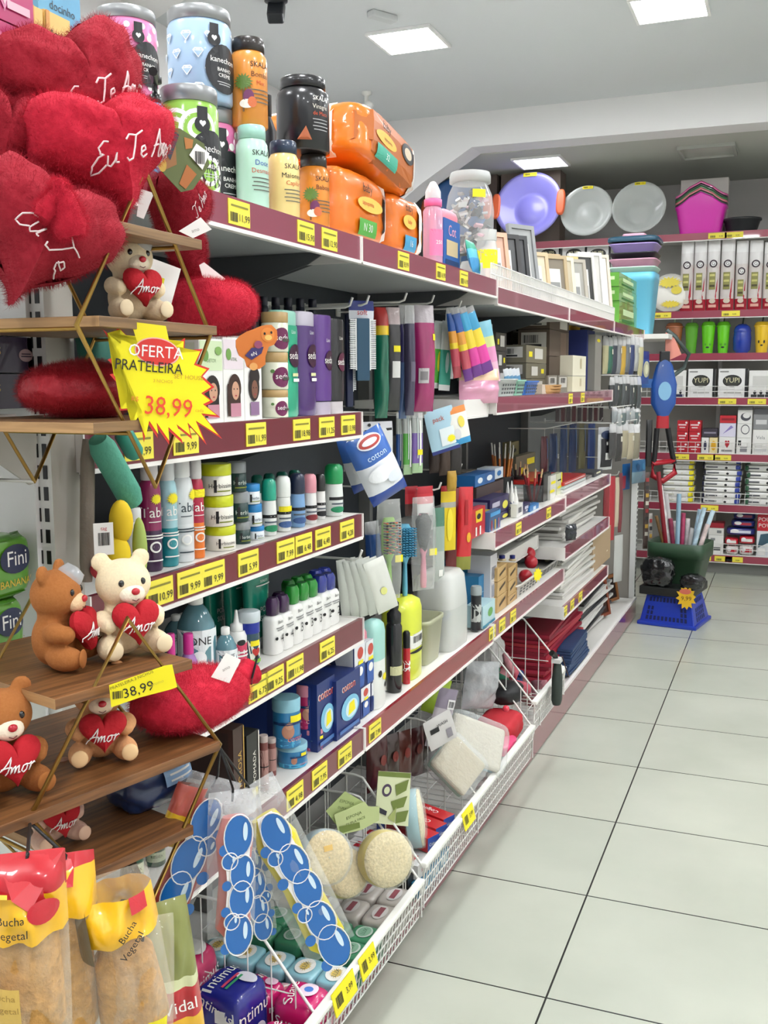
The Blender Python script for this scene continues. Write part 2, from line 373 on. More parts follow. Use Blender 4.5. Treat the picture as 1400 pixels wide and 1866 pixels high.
def shelf(label,s0,s1,z,dep,rail,tags=(),y0=0,brk=True,rh=.042):
    """z = upper face of the deck"""
    t=thing('store_shelf',label,'shelf',gp((s0+s1)/2,y0,z)); m=(s0+s1)/2; a,c=s0-m+.004,s1-m-.004
    b=MB(); b.box(a,c,.0,dep,-.022,0,DECK,{'bottom':UND,'back':UND}); b.box(a,c,.0,.004,-.04,-.0225,DECK); b.build('deck',t)  # underside greyed, the shade beneath the deck put into its colour
    b=MB(); b.box(a,c,-.009,-.001,-rh,0.002,rail); b.box(a,c,-.012,-.001,-rh-.006,-rh-.0002,LIP); b.build('price_rail',t)
    for x in (a-.003,c): b=MB(); b.box(x,x+.003,-.012,dep*.5,-rh-.003,.003,LIP); b.build('end_cap',t)
    if brk:
        for x in (a+.002,c-.006):
            b=MB(); b.T=Matrix.Translation((x,0,0))@Matrix.Rotation(PI/2,4,'Z')
            b.prism([(.06,-.0225),(dep,-.0225),(dep,-.12),(dep-.05,-.115),(.1,-.045)],-.004,0,BRK); b.build('bracket',t)
    for s,txt in tags: price(t,s-m,-rh/2+.001,-.009,txt)
    return t
def tagpos(z,L,y=-.009): return [(s_at(u,z-.02,y),x) for u,x in L]
SH_TOP=1.545; SH2=1.213; SH3=1.013; SH4=.803; SH5=.573
for i,(tg) in enumerate([[(435,'11,99'),(557,'15,90'),(600,'12,90')],[(735,'8,99'),(803,'16,90'),(845,'16,90')],[],[],[]]):
    s0,s1=SB[i],SB[i+1]
    shelf('top gondola shelf with maroon price rail, %s bay from the camera'%ORD[i],s0 if i else .98,s1,SH_TOP-(.018 if i>1 else 0),.40,RAILP,tagpos(SH_TOP,tg))
for i in range(5):
    b=MB(); b.box(SB[i]+.006,SB[i+1]-.006,.435,.84,-.022,0,DECK); o=b.build('store_shelf',loc=gp(0,0,SH_TOP-(.018 if i>1 else 0)),rz=RZ); tag(o,'rear top gondola shelf deck behind the front one, %s bay from the camera'%ORD[i],'shelf')
shelf('maroon-railed gondola shelf holding hair dye boxes and shampoo',.98,SB[1],SH2,.36,RAIL,tagpos(SH2,[(252,'9,99'),(338,'9,99'),(466,'11,99'),(549,'18,98'),(595,'11,25'),(634,'13,98')]))
shelf('maroon-railed gondola shelf holding spray cans and deodorants',.98,SB[1],SH3,.36,RAIL,tagpos(SH3,[(290,'10,99'),(345,'9,99'),(388,'9,99'),(452,'5,99'),(520,'7,99'),(553,'6,48'),(588,'6,48'),(632,'4,28')]))
shelf('maroon-railed gondola shelf holding nail polish remover and developer bottles',.98,SB[1],SH4,.36,RAIL,tagpos(SH4,[(195,'3,75'),(470,'6,75'),(500,'9,25'),(537,'11,98'),(596,'6,25')]))
shelf('maroon-railed gondola shelf holding cotton boxes',.98,SB[1],SH5,.36,RAIL,tagpos(SH5,[(308,'6,75'),(537,'4,98'),(582,'7,95'),(628,'7,95')]))
shelf('red-railed gondola shelf holding soap dishes and clear pots',SB[1],SB[2],SH5,.36,M('#8a1826',.28,coat=.5),tagpos(SH5,[(683,'7,98')]))
shelf('maroon-railed shelf holding kraft boxes and small baskets',SB[2],SB[4],1.226,.36,RAILP,tagpos(1.226,[(1040,'9,90'),(1062,'9,90')]))
shelf('short white-ended shelf beside the pink wrapped pack',2.5,2.72,1.222,.30,LIP,[],0.02,False)
shelf('maroon-railed shelf holding crayons and glue, third bay',SB[2],SB[3],.842,.36,RAILP,tagpos(.842,[(945,'3,99'),(1000,'4,99')]))
shelf('maroon-railed shelf holding red folders, fourth bay',SB[3],SB[4],.85,.36,RAILP)
shelf('maroon-railed shelf under paper stacks, fourth bay upper',SB[3],SB[4],.655,.36,RAILP)
shelf('maroon-railed shelf with yellow tags holding tan packs and baskets, third bay',SB[2],SB[3],.578,.36,RAILP,tagpos(.578,[(897,'5,99'),(915,'5,99'),(935,'5,99')]))
shelf('maroon-railed shelf with yellow tags above the notebooks, fourth bay lower',SB[3],SB[4],.432,.36,RAILP,tagpos(.432,[(1030,'9,99'),(1043,'9,99'),(1058,'9,99')]))
shelf('wide paper shelf deck behind the tan packs, third bay',SB[2]+.3,SB[3],.70,.30,DECK,[],.1,False)
# ================================================================ wall shelving at the far end
YF=6.85
WX0,WX1=-2.3,1.4
wf=thing('wall_shelving','wall shelving frame with pale back panel at the end of the shop','shelving frame',(0,YF,0),0)
b=MB(); b.box(WX0,WX1,.41,.43,.0,2.2,M('#b9b8b2',.6)); b.build('back_panel',wf)
for x in (WX0,-1.38,-.46,.46,1.38):
    b=MB(); b.box(x-.012,x+.012,.37,.41,0,2.2,POST); b.build('upright',wf)
b=MB(); b.box(WX0,WX1,.06,.08,0,.08,M('#8a8b87',.5)); b.build('plinth',wf)
WS=[2.192,1.706,1.436,1.152,.790,.460,.128]
WSN=['topmost wall shelf under the magenta planters','wall shelf holding the long straw packs','wall shelf holding the coloured tumblers','wall shelf holding the white boxes with dark ovals','wall shelf holding red boxes and small white boxes','wall shelf holding the stacked white packs','lowest wall shelf near the floor']
WT=[[(1305,1),(1335,1)],[(1210,1),(1335,1)],[],[(1335,1),(1390,1)],[(1252,1),(1300,1),(1330,1)],[(1310,1)],[(1300,1),(1340,1),(1360,1)]]
RAILW=M('#97384c',.3,coat=.6)
for z,n,tg in zip(WS,WSN,WT):
    t=thing('store_shelf',n,'shelf',(0,YF,z),0)
    b=MB(); b.box(WX0,WX1,0,.38,-.02,0,DECK); b.build('deck',t)
    b=MB(); b.box(WX0,WX1,-.01,-.001,-.042,.002,RAILW); b.box(WX0,WX1,-.012,-.001,-.048,-.043,LIP); b.build('price_rail',t)
    for u,_ in tg:
        x=aty(u,500,YF-.01).x
        b=MB(); b.box(x-.055,x+.055,-.0115,-.0102,-.038,-.004,TAGY); b.decals([('b',-.25,-.15,.3,.4),('t','9,99',.2,-.15,.4,INK)],lambda a,c,e:(x+a,-.0115-e,-.021+c),.11,.034); b.build('price_tag',t)
def fence(name,label,x0,x1,z,y,h=.055,step=.016):
    t=MB()
    for zz in (z+.004,z+h*.55,z+h): t.tube([(x0,y,zz),(x1,y,zz)],.0022,WIRE,5)
    n=int((x1-x0)/step)
    for i in range(n+1): t.tube([(x0+(x1-x0)*i/n,y,z+.002),(x0+(x1-x0)*i/n,y,z+h)],.0016,WIRE,4)
    return t
for z,n in ((WS[3],'white boxes'),(WS[4],'red boxes'),(WS[5],'stacked white packs'),(WS[6],'lowest shelf packs')):
    o=fence('',n,-1.3,1.3,0,0,.075,.045).build('wire_fence',loc=(0,YF+.012,z),rz=0); tag(o,'low white wire fence in front of the %s'%n,'shelf fence')

# top of the endcap beyond the far end of the gondola
b=MB(); b.box(5.495,5.93,-.13,.84,-.025,0,DECK); o=b.build('store_shelf',loc=gp(0,0,1.51),rz=RZ); tag(o,'white endcap shelf under the nested plastic bins at the gondola end','shelf')
# ================================================================ product builders
def place(uL,uR,z,d,round_=False):
    u=(uL+uR)/2
    if round_:
        r=.03
        for _ in range(6):
            s=s_at(u,z,d+r); P=gp(s,d+r,z); r=(uR-uL)/2*proj(P)[2]/CF
        return P,r,s
    a=s_at(uL,z,d); c=s_at(uR,z,d); return gp((a+c)/2,d,z),(c-a)/2,(a+c)/2
GAP=.0006
def cyl(name,label,cat,uL,uR,vT,z,d,secs,decals=(),group=None,H=None,rz=0,dd=None,sub=24):
    """round container: secs = [(part, material, [(radius fraction, height fraction)...])]; decals (angle degrees instead of x) sit on the first part"""
    P,r,s=place(uL,uR,z,d,True)
    if dd: P=gp(s,dd+r,z)
    H=H or hz(P,vT)-z
    t=thing(name,label,cat,P,RZ+rz,group)
    for i,(pn,m,pf) in enumerate(secs):
        b=MB(); b.lathe([(a*r,q*H+GAP) for a,q in pf],m,sub)
        if i==0 and decals:
            rb=max(a for a,q in pf)*r
            for k,dc in enumerate(decals): _cd(b,dc,mpcyl(rb,a0=R(dc[0])),H,k)
        b.build(pn,t)
    return t,P,r,H
def _cd(b,dc,mp,H,k):
    e=.0005+.0003*min(k,4)+.00003*k; q=dc[1]
    if q=='t': b.text(dc[2],mp,dc[5],0,dc[3]*H,dc[4]*H,dc[6] if len(dc)>6 else 0,e)
    elif q=='e': b.decal(ellpts(dc[3]*H,dc[4]*H),mp,dc[5],0,dc[2]*H,e)
    elif q=='r': b.decal(rectpts(dc[3]*H,dc[4]*H,6),mp,dc[5],0,dc[2]*H,e)
    elif q=='s': b.decal(starpts(dc[3]*H,dc[4]*H),mp,dc[5],0,dc[2]*H,e)
    elif q=='h': b.decal(heartpts(dc[3]*H,dc[4]*H),mp,dc[5],0,dc[2]*H,e)
    elif q=='p':
        zc=sum(zz for x,zz in dc[2])/len(dc[2]); b.decal([(x*H,(zz-zc)*H) for x,zz in dc[2]],mp,dc[3],0,zc*H,e,(.001,.5,1))
def box(name,label,cat,uL,uR,vT,z,d,dep,m,decals=(),group=None,left=(),fm=None,H=None,bev=.0012,rz=0,top=(),part='carton'):
    P,hw,s=place(uL,uR,z,d); H=H or hz(P,vT)-z
    return abox(name,label,cat,P,RZ+rz,hw*2,dep,H,m,decals,group,left,fm,bev,top,part),P,hw,H
def abox(name,label,cat,P,rz,W,D,H,m,decals=(),group=None,left=(),fm=None,bev=.0012,top=(),part='carton'):
    """box with its front face through P; one mesh"""
    b=MB(); h=W/2; b.box(-h,h,0,D,GAP,H,m,fm)
    if decals: b.decals(decals,lambda x,zz,e:(x,-e,H/2+zz),W,H)
    if left: b.decals(left,lambda x,zz,e:(-h-e,D/2-x,H/2+zz),D,H)
    if top: b.decals(top,lambda x,y,e:(x,D/2+y,H+e),W,D)
    return tag(b.build(name,loc=P,rz=rz),label,cat,group)
def flat(name,label,cat,uL,uR,vT,z,d,prof,cap,mb,mc,depf=.5,decals=(),group=None,p=2.6,H=None,tilt=0):
    """flattened bottle: prof [(wf,hf)] body, cap likewise"""
    P,hw,s=place(uL,uR,z,d); H=H or hz(P,vT)-z; W=2*hw; D=W*depf
    t=thing(name,label,cat,gp(s,d,z),RZ,group)
    b=MB(); b.sup([(a*W,max(a,.3)*D,q*H+GAP,D/2) for a,q in prof],mb,p)
    if decals: b.decals(decals,lambda x,zz,e:(x,D/2-D/2*max(0,1-abs(2*x/W)**p)**(1/p)-e-.0006,H/2+zz),W,H)
    b.build('bottle',t)
    if cap: b=MB(); b.sup([(a*W,max(a,.3)*D,q*H,D/2) for a,q in cap],mc,p); b.build('cap',t)
    return t,P,hw,H
def softgeo(b,W,D,H,m,n=5.,N=12,wr=.03,seed=0,cz=None,fm=None):
    """pillowy wrapped pack centred on x, front at y=0, bottom z=0"""
    vs=[];fs=[];idx={};ms=[]
    def vert(p):
        k=tuple(round(c,4) for c in p)
        if k in idx: return idx[k]
        x,y,z=p; q=(abs(x)**n+abs(y)**n+abs(z)**n)**(1/n) or 1; v=Vector((x/q,y/q,z/q))
        o=noise.noise(v*2.2+Vector((seed*3.1,seed,0)))*wr+noise.noise(v*6+Vector((seed,0,seed)))*wr*.5
        v*=1+o
        idx[k]=len(vs); vs.append((v.x*W/2,D/2+v.y*D/2,H/2+v.z*H/2)); return idx[k]
    for ax in range(3):
        for sg in (-1,1):
            for i in range(N):
                for j in range(N):
                    q=[]
                    for di,dj in ((0,0),(1,0),(1,1),(0,1)):
                        a=-1+2*(i+di)/N; c=-1+2*(j+dj)/N; p=[0,0,0]; p[ax]=sg; p[(ax+1)%3]=a; p[(ax+2)%3]=c; q.append(vert(p))
                    if sg<0: q.reverse()
                    fs.append(tuple(q)); 
                    key={(0,-1):'left',(0,1):'right',(1,-1):'front',(1,1):'back',(2,-1):'bottom',(2,1):'top'}[(ax,sg)]
                    ms.append((fm or {}).get(key,m))
    b.add(vs,fs,ms,True)
    def mp(x,z,e):
        a=min(1,abs(2*x/W)); c=min(1,abs(2*z/H)); return (x,D/2-D/2*max(0,1-a**n-c**n)**(1/n)*(1+wr*.75)-e-.0008,H/2+z)
    def mpl(x,z,e):
        a=min(1,abs(2*x/D)); c=min(1,abs(2*z/H)); return (-W/2*max(0,1-a**n-c**n)**(1/n)*(1+wr*.75)-e-.0008,D/2-x,H/2+z)
    def mpt(x,y,e):
        a=min(1,abs(2*x/W)); c=min(1,abs(2*y/D)); return (x,D/2+y,H/2+H/2*max(0,1-a**n-c**n)**(1/n)*(1+wr*.75)+e+.0008)
    return mp,mpl,mpt
def soft(name,label,cat,P,rot,W,D,H,m,front=(),left=(),top=(),group=None,n=5.,wr=.03,seed=0,fm=None,N=12):
    b=MB(); mp,mpl,mpt=softgeo(b,W,D,H,m,n,N,wr,seed,fm=fm)
    if front: b.decals(front,mp,W,H)
    if left: b.decals(left,mpl,D,H)
    if top: b.decals(top,mpt,W,D)
    o=b.build(name,loc=P); o.rotation_euler=rot if not isinstance(rot,(int,float)) else (0,0,rot)
    return tag(o,label,cat,group)
def pouchgeo(b,W,H,T,bands,N=14,seed=0,wr=.12,top=0,p=2.2):
    """flat hanging pouch, top edge at z=0 hanging down, facing -y; bands [(zfrac from top, material)] """
    for sg in (-1,1):
        vs=[];fs=[];ms=[]
        for i in range(N+1):
            for j in range(N+1):
                a=-1+2*j/N; c=-1+2*i/N
                t=T/2*max(0,(1-abs(a)**p))**.5*max(0,(1-abs(c)**p))**.5*(1+wr*noise.noise(Vector((a*2,c*3,seed+sg)))*2)
                vs.append((a*W/2*(1-.04*abs(c)**3),sg*t,-H/2+c*H/2))
        for i in range(N):
            for j in range(N):
                k=i*(N+1)+j; q=(k,k+1,k+N+2,k+N+1); fs.append(q if sg<0 else tuple(reversed(q)))
                zf=1-(i+.5)/N; mm=bands[-1][1]
                for lim,m_ in bands:
                    if zf<=lim: mm=m_; break
                ms.append(mm)
        b.add(vs,fs,ms,True)
    def mp(x,z,e):
        a=min(1,abs(2*x/W)); c=min(1,abs(2*z/H)); return (x,-T/2*max(0,1-a**p)**.5*max(0,1-c**p)**.5*(1+wr*.8)-e-.0006,-H/2+z)
    return mp
def pouch(name,label,cat,P,rot,W,H,T,bands,dec=(),group=None,seed=0,wr=.12,N=14,card=None,hole=True):
    t=MB(); mp=pouchgeo(t,W,H,T,bands,N,seed,wr)
    if dec: t.decals(dec,mp,W,H)
    if isinstance(rot,(int,float)): rot=(0,0,rot)
    if card:
        r=thing(name,label,cat,P,group=group,rot=rot); o=t.build('pouch',r); o.location=(0,0,-card[1])
        c=MB(); c.prism([(-W/2,-card[1]-.004),(W/2,-card[1]-.004),(W/2,-.004),(W*.3,0),(-W*.3,0),(-W/2,-.004)],-.0008,.0008,card[0])
        if len(card)>2: c.decals(card[2],lambda x,z,e:(x,-.0008-e,-card[1]/2+z),W,card[1])
        c.build('header_card',r); return r
    o=t.build(name,loc=P); o.rotation_euler=rot; return tag(o,label,cat,group)
def apack(name,label,cat,P,rot,W,D,H,film_,items,group=None):
    pass
def heartmesh(b,W,H,T,m,n=64,rings=14,seed=0,lump=.05,edge=.45):
    pts=heartpts(W,H,n); ctr=(0,H*.06)
    for sg in (-1,1):
        vs=[];fs=[]
        for i in range(rings+1):
            q=1-i/rings
            for x,z in pts:
                xx=ctr[0]+(x-ctr[0])*q; zz=ctr[1]+(z-ctr[1])*q
                th=T/2*(max(0,1-q**2.6))**.5
                o=1+lump*noise.noise(Vector((xx*22+seed*5,zz*22,sg+seed)))+lump*.6*noise.noise(Vector((xx*55+seed,zz*55,sg)))
                vs.append((xx*o,sg*th*o,zz*o))
        for i in range(rings):
            for j in range(n):
                a=i*n+j;c=i*n+(j+1)%n; f=(a,c,c+n,a+n); fs.append(f if sg>0 else tuple(reversed(f)))
        b.add(vs,fs,m,True)
    def mp(x,z,e):
        # nearest ring parameter by bisection along the ray from the centre
        dx,dz=x-ctr[0],z-ctr[1]; a=math.atan2(dx,dz); best=None
        for (px,pz) in pts:
            da=abs((math.atan2(px-ctr[0],pz-ctr[1])-a+PI)%(2*PI)-PI)
            if best is None or da<best[0]: best=(da,math.hypot(px-ctr[0],pz-ctr[1]))
        q=min(1,math.hypot(dx,dz)/max(best[1],1e-6)); th=T/2*(max(0,1-q**2.6))**.5
        return (x,-th*(1+lump*.6)-e-.001,z)
    return mp
FONTC={}
def script_text(b,s,mp,m,x,z,size,rot=0,r=.0006,sl=.35):
    """cursive lettering drawn as stitched strokes"""
    ST={'A':[[(0,0),(.25,.5),(.45,1),(.5,.5),(.52,0)],[(.12,.38),(.4,.45),(.66,.4)]],'m':[[(0,.45),(.08,.05),(.1,.35),(.2,.48),(.25,.05),(.28,.35),(.4,.48),(.44,.05),(.54,.12)]],
     'o':[[(.3,.45),(.1,.4),(.05,.15),(.2,.03),(.36,.15),(.34,.38),(.25,.46),(.5,.4)]],'r':[[(0,.4),(.12,.5),(.1,.05),(.14,.35),(.3,.48),(.36,.4)]],
     'E':[[(.6,.95),(.4,1.02),(.2,.85),(.3,.6),(.45,.55),(.25,.52),(.08,.3),(.15,.05),(.4,0),(.62,.15)]],'u':[[(0,.45),(.04,.12),(.18,.04),(.32,.2),(.36,.46),(.36,.1),(.5,.08)]],
     'T':[[(0,.85),(.15,1.02),(.5,.92),(.85,1.05)],[(.5,.92),(.42,.5),(.3,.05),(.1,.0),(.02,.15)]],'e':[[(.05,.22),(.3,.3),(.26,.46),(.1,.42),(.05,.15),(.18,.03),(.4,.14)]],
     'L':[[(.3,.9),(.42,1),(.35,.6),(.15,.08),(.0,.05),(.2,.12),(.6,.02)]],'i':[[(0,.45),(.03,.1),(.18,.08)]],' ':[]}
    AD={'A':.62,'m':.56,'o':.46,'r':.4,'E':.62,'u':.5,'T':.7,'e':.42,' ':.3,'L':.6,'i':.2}
    W=sum(AD[c] for c in s); cx=-W/2; c_,q_=math.cos(rot),math.sin(rot)
    for ch in s:
        for st in ST[ch]:
            P=[]
            fine=[]
            for i in range(len(st)-1):
                for k in range(3):
                    f=k/3; fine.append((st[i][0]*(1-f)+st[i+1][0]*f,st[i][1]*(1-f)+st[i+1][1]*f))
            fine.append(st[-1])
            for a,cc in fine:
                a=(cx+a+sl*(cc-.5))*size; cc=(cc-.5)*size; P.append(mp(x+a*c_-cc*q_,z+a*q_+cc*c_,r*.5))
            b.tube(P,r,m,5)
        cx+=AD[ch]
    return b
# ================================================================ top shelf of the gondola
ZT=SH_TOP
def skala(label,uL,uR,vT,z,d,body,lid,name,c2,extra=(),H=None,big=False):
    pf=[(.9,0),(1,.02),(1,.70),(.95,.79),(.80,.845)] 
    dec=[(-22,'t','SKALA',.68,.085,INK if body!='#1c1d20' else WH),(-22,'t',name[0],.57,.085,c2)]
    if len(name)>1: dec.append((-22,'t',name[1],.48,.075,M('#c2491f')))
    for i in range(4): dec.append((-22,'r',.40-i*.045,.26-.03*(i%2),.012,M('#5a5a50') if body!='#1c1d20' else M('#a9a9a9')))
    dec+=list(extra)
    return cyl('cream_jar',label,'jar',uL,uR,vT,z,d,[('body',M(body,.28,coat=.3),pf),('lid',M(lid,.3,coat=.3),[(.8,.846),(.86,.85),(.86,.93),(.84,.985),(.78,1)])],dec,H=H,sub=32)
def kane(label,uL,uR,vT,z,d,base,pat,lab=True,H=None,dd=None):
    pf=[(.93,0),(.985,.02),(.985,.80),(.93,.845),(.92,.855)]
    dec=list(pat)
    if lab:
        a=-12
        dec+=[(a,'e',.34,.46,.52,M('#17181c',.4)),(a,'t','kanechom',.43,.085,WH),(a,'t','BANHO',.33,.055,WH),(a,'t','CREME',.27,.055,WH),(a,'r',.2,.2,.008,M('#c0c0c0')),(a,'r',.175,.16,.008,M('#c0c0c0')),(-32,'r',.72,.10,.16,M('#17181c')),(-32,'e',.64,.15,.15,M('#17181c')),(-32,'h',.645,.06,.06,WH)]
    return cyl('cream_jar',label,'jar',uL,uR,vT,z,d,[('body',M(base,.3,coat=.3),pf),('lid',M('#9b9d9e',.35,.6),[(.9,.856),(.96,.86),(.96,.985),(.93,1)])],dec,H=H,dd=dd,sub=36)
W2=M('#f6f4ef'); LG=M('#8fc04a')
swirl=[]
for i,(a,z) in enumerate(((-120,.15),(-85,.62),(-60,.3),(-95,.28),(-40,.72),(-55,.02),(-130,.6),(-20,.1))):
    for k,(q,mm) in enumerate(((.36,W2),(.28,M('#8fc04a')),(.20,W2),(.12,M('#8fc04a')))):
        z2=min(max(z,.19),.60); swirl.append((a,'e',z2,q,q,mm))
g1=kane('white jar with green swirls and silver lid beside the hanging red heart',296,402,166,ZT,.012,'#8fc04a',swirl)
dots=[(a,'e',z,.07,.07,W2) for i,z in enumerate((.08,.22,.36,.5,.64,.76)) for a in range(-150+(i%2)*14,30,28)]
p1=kane('pink jar with white dots and black label behind the green swirl jar',326,437,206,ZT,.075,'#e57fb2',dots)
dia=[]
for i,z in enumerate((.12,.3,.48,.66)):
    for a in range(-140+(i%2)*20,-20,40):
        for q,mm in ((1,W2),(.8,M('#a3c0dd'))): dia.append((a,'p',[(x*.12*q,z+y*.1*q) for x,y in ((-.5,.25),(-.3,.5),(.3,.5),(.5,.25),(0,-.55))],mm))
        dia.append((a,'r',z+.022,.10,.008,W2))
b1=kane('pale blue jar with white diamond pattern stacked on the pink dotted jar',308,425,25,hz(p1[1],206)+.0005 if False else ZT+p1[3]+.001,.065,'#a3c0dd',dia)
hid=kane('plain pink jar mostly hidden behind the red hearts under the dotted jar',188,292,185,ZT,.065,'#d97fae',(),False)
kane('pink jar with white dots, topmost behind the red hearts',178,289,25,ZT+hid[3]+.001,.06,'#ea86b6',dots)
palm=[(-75,'r',.30,.02,.3,M('#6a4a24')),(-75,'s',.48,.22,.2,M('#5c7a34')),(-60,'e',.32,.12,.16,M('#6b2f5a')),(-66,'e',.24,.16,.1,M('#e9e4d6')),(-50,'e',.26,.1,.12,M('#c8683a'))]
mint=skala('mint green jar standing left of the cream yellow jar',432,491,232,ZT,.02,'#b7dccb','#9fcfc0',('Doce','Desmaio'),M('#2b4ea8'))
yel=skala('cream yellow jar with dark lid on the top shelf',490,547,260,ZT,.02,'#f0d58c','#22324a',('Maionese','Capilar'),INK)
or1=skala('orange jar with dark lid under the big black jar',545,601,285,ZT,.02,'#e08a2e','#26221f',('Babosa',),M('#5c3310'),palm)
skala('orange jar with dark lid stacked on the mint jar',420,489,74,ZT+mint[3]+.001,.03,'#df8f38','#2a2422',('Bomba','Mix'),M('#5c3310'),palm)
skala('large black jar stacked across the yellow and orange jars',505,601,146,ZT+max(yel[3],or1[3])+.001,.012,'#1c1d20','#1c1d20',('Vinagre','de Maca'),M('#d9d4c8'),[(-60,'p',[(-.1,.12),(.1,.12),(.02,.3)],M('#a85a34'))])
t,P,r,H=cyl('pump_bottle','blue pump bottle with black pump half hidden by the red hearts',"bottle",262,313,140,ZT,-.004,[('bottle',M('#58a6cf',.25),[(.95,0),(1,.03),(1,.52),(.86,.66),(.45,.73),(.36,.74)]),('pump',M('#1a1a1c',.3),[(.38,.741),(.42,.75),(.42,.82),(.2,.83),(.2,.93),(.5,.935),(.5,.99),(.4,1)])],[(-60,'e',.3,.28,.4,M('#d7ecf4'))])
b=MB(); b.tube([(0,0,H*.965),(-.03,-.02,H*.965),(-.04,-.026,H*.95)],.006,BK,8); b.build('spout',t)
cyl('cream_jar','dark bottle with black and white label behind the stacked orange jar','jar',470,508,175,ZT,.14,[('body',M('#1d1e22'),[(.9,0),(1,.03),(1,.75),(.5,.85)]),('cap',M('#111'.replace('#111','#111111')),[(.5,.851),(.55,.86),(.55,1)])],[(-60,'r',.4,.4,.3,W2),(-60,'r',.4,.2,.2,INK)])
# nappies
ORG=M('#ea7a1c',.3,coat=.4); ORD_=M('#c76b22',.35); WFL=M('#f0e6da',.35,coat=.3)
def nappy(label,P,rot,W,D,H,seed,front=(),left=(),fm=None,top=()):
    o=soft('nappy_pack',label,'nappy pack',P,rot,W,D,H,ORG,front,left,top,n=6,wr=.035,seed=seed,fm=fm,N=16); return o
baby=lambda s:[('t','Baby',-.02,.26,.2,INK),('e',.0,.02,.5,.24,M('#f3c95c')),('t','Bebe',0,.02,.14,M('#d64c32')),('r',.06,-.28,.36,.24,M(s)),('t','30',.06,-.28,.17,WH)]
def pw(uL,uR,z,d):
    a,c=s_at(uL,z,d),s_at(uR,z,d); return gp((a+c)/2,d,z),c-a
P,Wd=pw(618,712,ZT,.02); H=hz(P,300)-ZT
n1=nappy('orange nappy pack with green square, bottom left of the three orange packs',P,RZ,Wd*.98,.24,H*.93,1,[('t','baby',.0,.25,.17,INK),('e',.05,.04,.5,.2,M('#f3c95c')),('t','sapequinha',0,.05,.09,M('#d64c32')),('r',.0,-.28,.34,.22,M('#5bae4a')),('t','N 30',0,-.28,.15,WH),('r',.43,0,.14,.95,M('#ecece6')),('e',.42,.2,.1,.3,M('#3a4a78'))],[('r',-.4,0,.12,.9,WFL)])
P,Wd=pw(716,775,ZT,.02); H2=hz(P,350)-ZT
n2=nappy('orange nappy pack with blue square, next to the pink baby bottle',P,RZ,Wd*.96,.22,H2*.95,2,[('t','baby',-.05,.28,.17,INK),('e',-.05,.06,.4,.22,M('#f3c95c')),('t','baby',-.05,.06,.1,M('#d64c32')),('r',-.02,-.28,.36,.24,M('#4aa3cf')),('t','16',0,-.28,.15,WH),('r',.36,0,.26,.9,M('#ecece6')),('e',.37,-.12,.14,.25,M('#a9793c'))])
P,Wd=pw(662,770,ZT+H*.9,.0); Hh=hz(P,205)-P.z
nappy('orange nappy pack with white band lying tilted on top of two others',(P.x,P.y-.01,ZT+H*.93),(R(-2),R(9),RZ),Wd*.93,.25,Hh*.86,3,[('r',.0,0,.96,.92,M('#b8662c',.35)),('t','baby',-.16,.22,.19,INK),('e',-.16,.0,.34,.22,M('#f0b84a')),('t','sapequinha',-.14,0,.08,M('#7a2d1c')),('r',-.14,-.28,.34,.24,M('#4cae94')),('t','32',-.14,-.28,.15,WH),('e',.22,.12,.24,.34,M('#3b3a3c')),('e',.22,.12,.14,.2,M('#d7c6ac')),('r',.4,0,.1,.9,M('#d9d6cf'))],[('r',.05,0,.36,.93,WFL)])
P,Wd=pw(612,668,ZT,.27); 
nappy('white and orange nappy pack standing behind the others',P,RZ,.16,.12,hz(P,232)-ZT,4,(),[('r',.1,0,.6,.9,WFL),('e',-.2,.2,.3,.3,M('#e9a85a'))])
# baby bottle, swabs and jars
PINK=M('#e5679f',.3,coat=.3); CLR=film('#f4eef2',.62,.06,.1,20)
cyl('baby_bottle','clear baby bottle with pink collar and pink fill lines','baby bottle',771,807,331,ZT,.03,[('bottle',film('#f0b9d2',.45,.1,.1,12),[(.95,0),(1,.03),(1,.66),(.8,.7),(.75,.71)]),('collar',PINK,[(.78,.711),(.9,.715),(.9,.79),(.7,.8)]),('cap',film('#ffffff',.6,.08,.05),[(.8,.801),(.78,.88),(.55,.94),(.3,.99),(.1,1)]),('inner_tube',M('#d983a8'),[(.35,.02),(.35,.68)])],[(-40,'r',.3,.2,.3,M('#e27fac')),(-30,'t','250',.3,.06,WH)])
o=box('swab_box','blue swab pack with pink lid next to the baby bottle','box',809,838,402,ZT,.03,.035,M('#2b5fa8'),[('t','Cot',.0,.28,.3,M('#e8a5bb'),0),('r',0,-.05,.7,.3,M('#c9b48b')),('r',0,-.36,.8,.16,M('#15305e'))],left=[('r',0,0,.7,.5,M('#6aa3d8'))])
P=o[1]; b=MB(); hw=o[2]; b.sup([(hw*1.9,.034,0),(hw*1.95,.035,.01),(hw*1.7,.03,.02),(hw*1.2,.02,.024)],M('#e88a9c'),4); b.v=[(x,y+.0175,z) for x,y,z in b.v]; 
q=b.build('lid',None,loc=(0,0,o[3]+.0005)); q.parent=o[0]
P=gp(s_at(850,1.6,.02),.012,hz(gp(s_at(850,1.6,.02),.012,1.6),405)); 
pouch('sponge_pack','teal and green striped pack leaning beside the swab box','pack',(P.x,P.y,ZT+.085),(R(-14),0,RZ),.07,.083,.02,[(.3,M('#2aa083')),(.6,M('#57b6d2')),(1,M('#3b8fc4'))],[('r',.2,-.1,.12,.7,M('#3aa860'))])
GLS=film('#eef2f0',.66,.05,.05,10)
dk=cyl('glass_jar','small clear jar with dark lid under the round jar','jar',838,882,432,ZT,.10,[('jar',GLS,[(.8,0),(1,.1),(1,.7),(.85,.85)]),('lid',M('#24466b'),[(.9,.851),(.95,.86),(.95,1)])],H=.095)
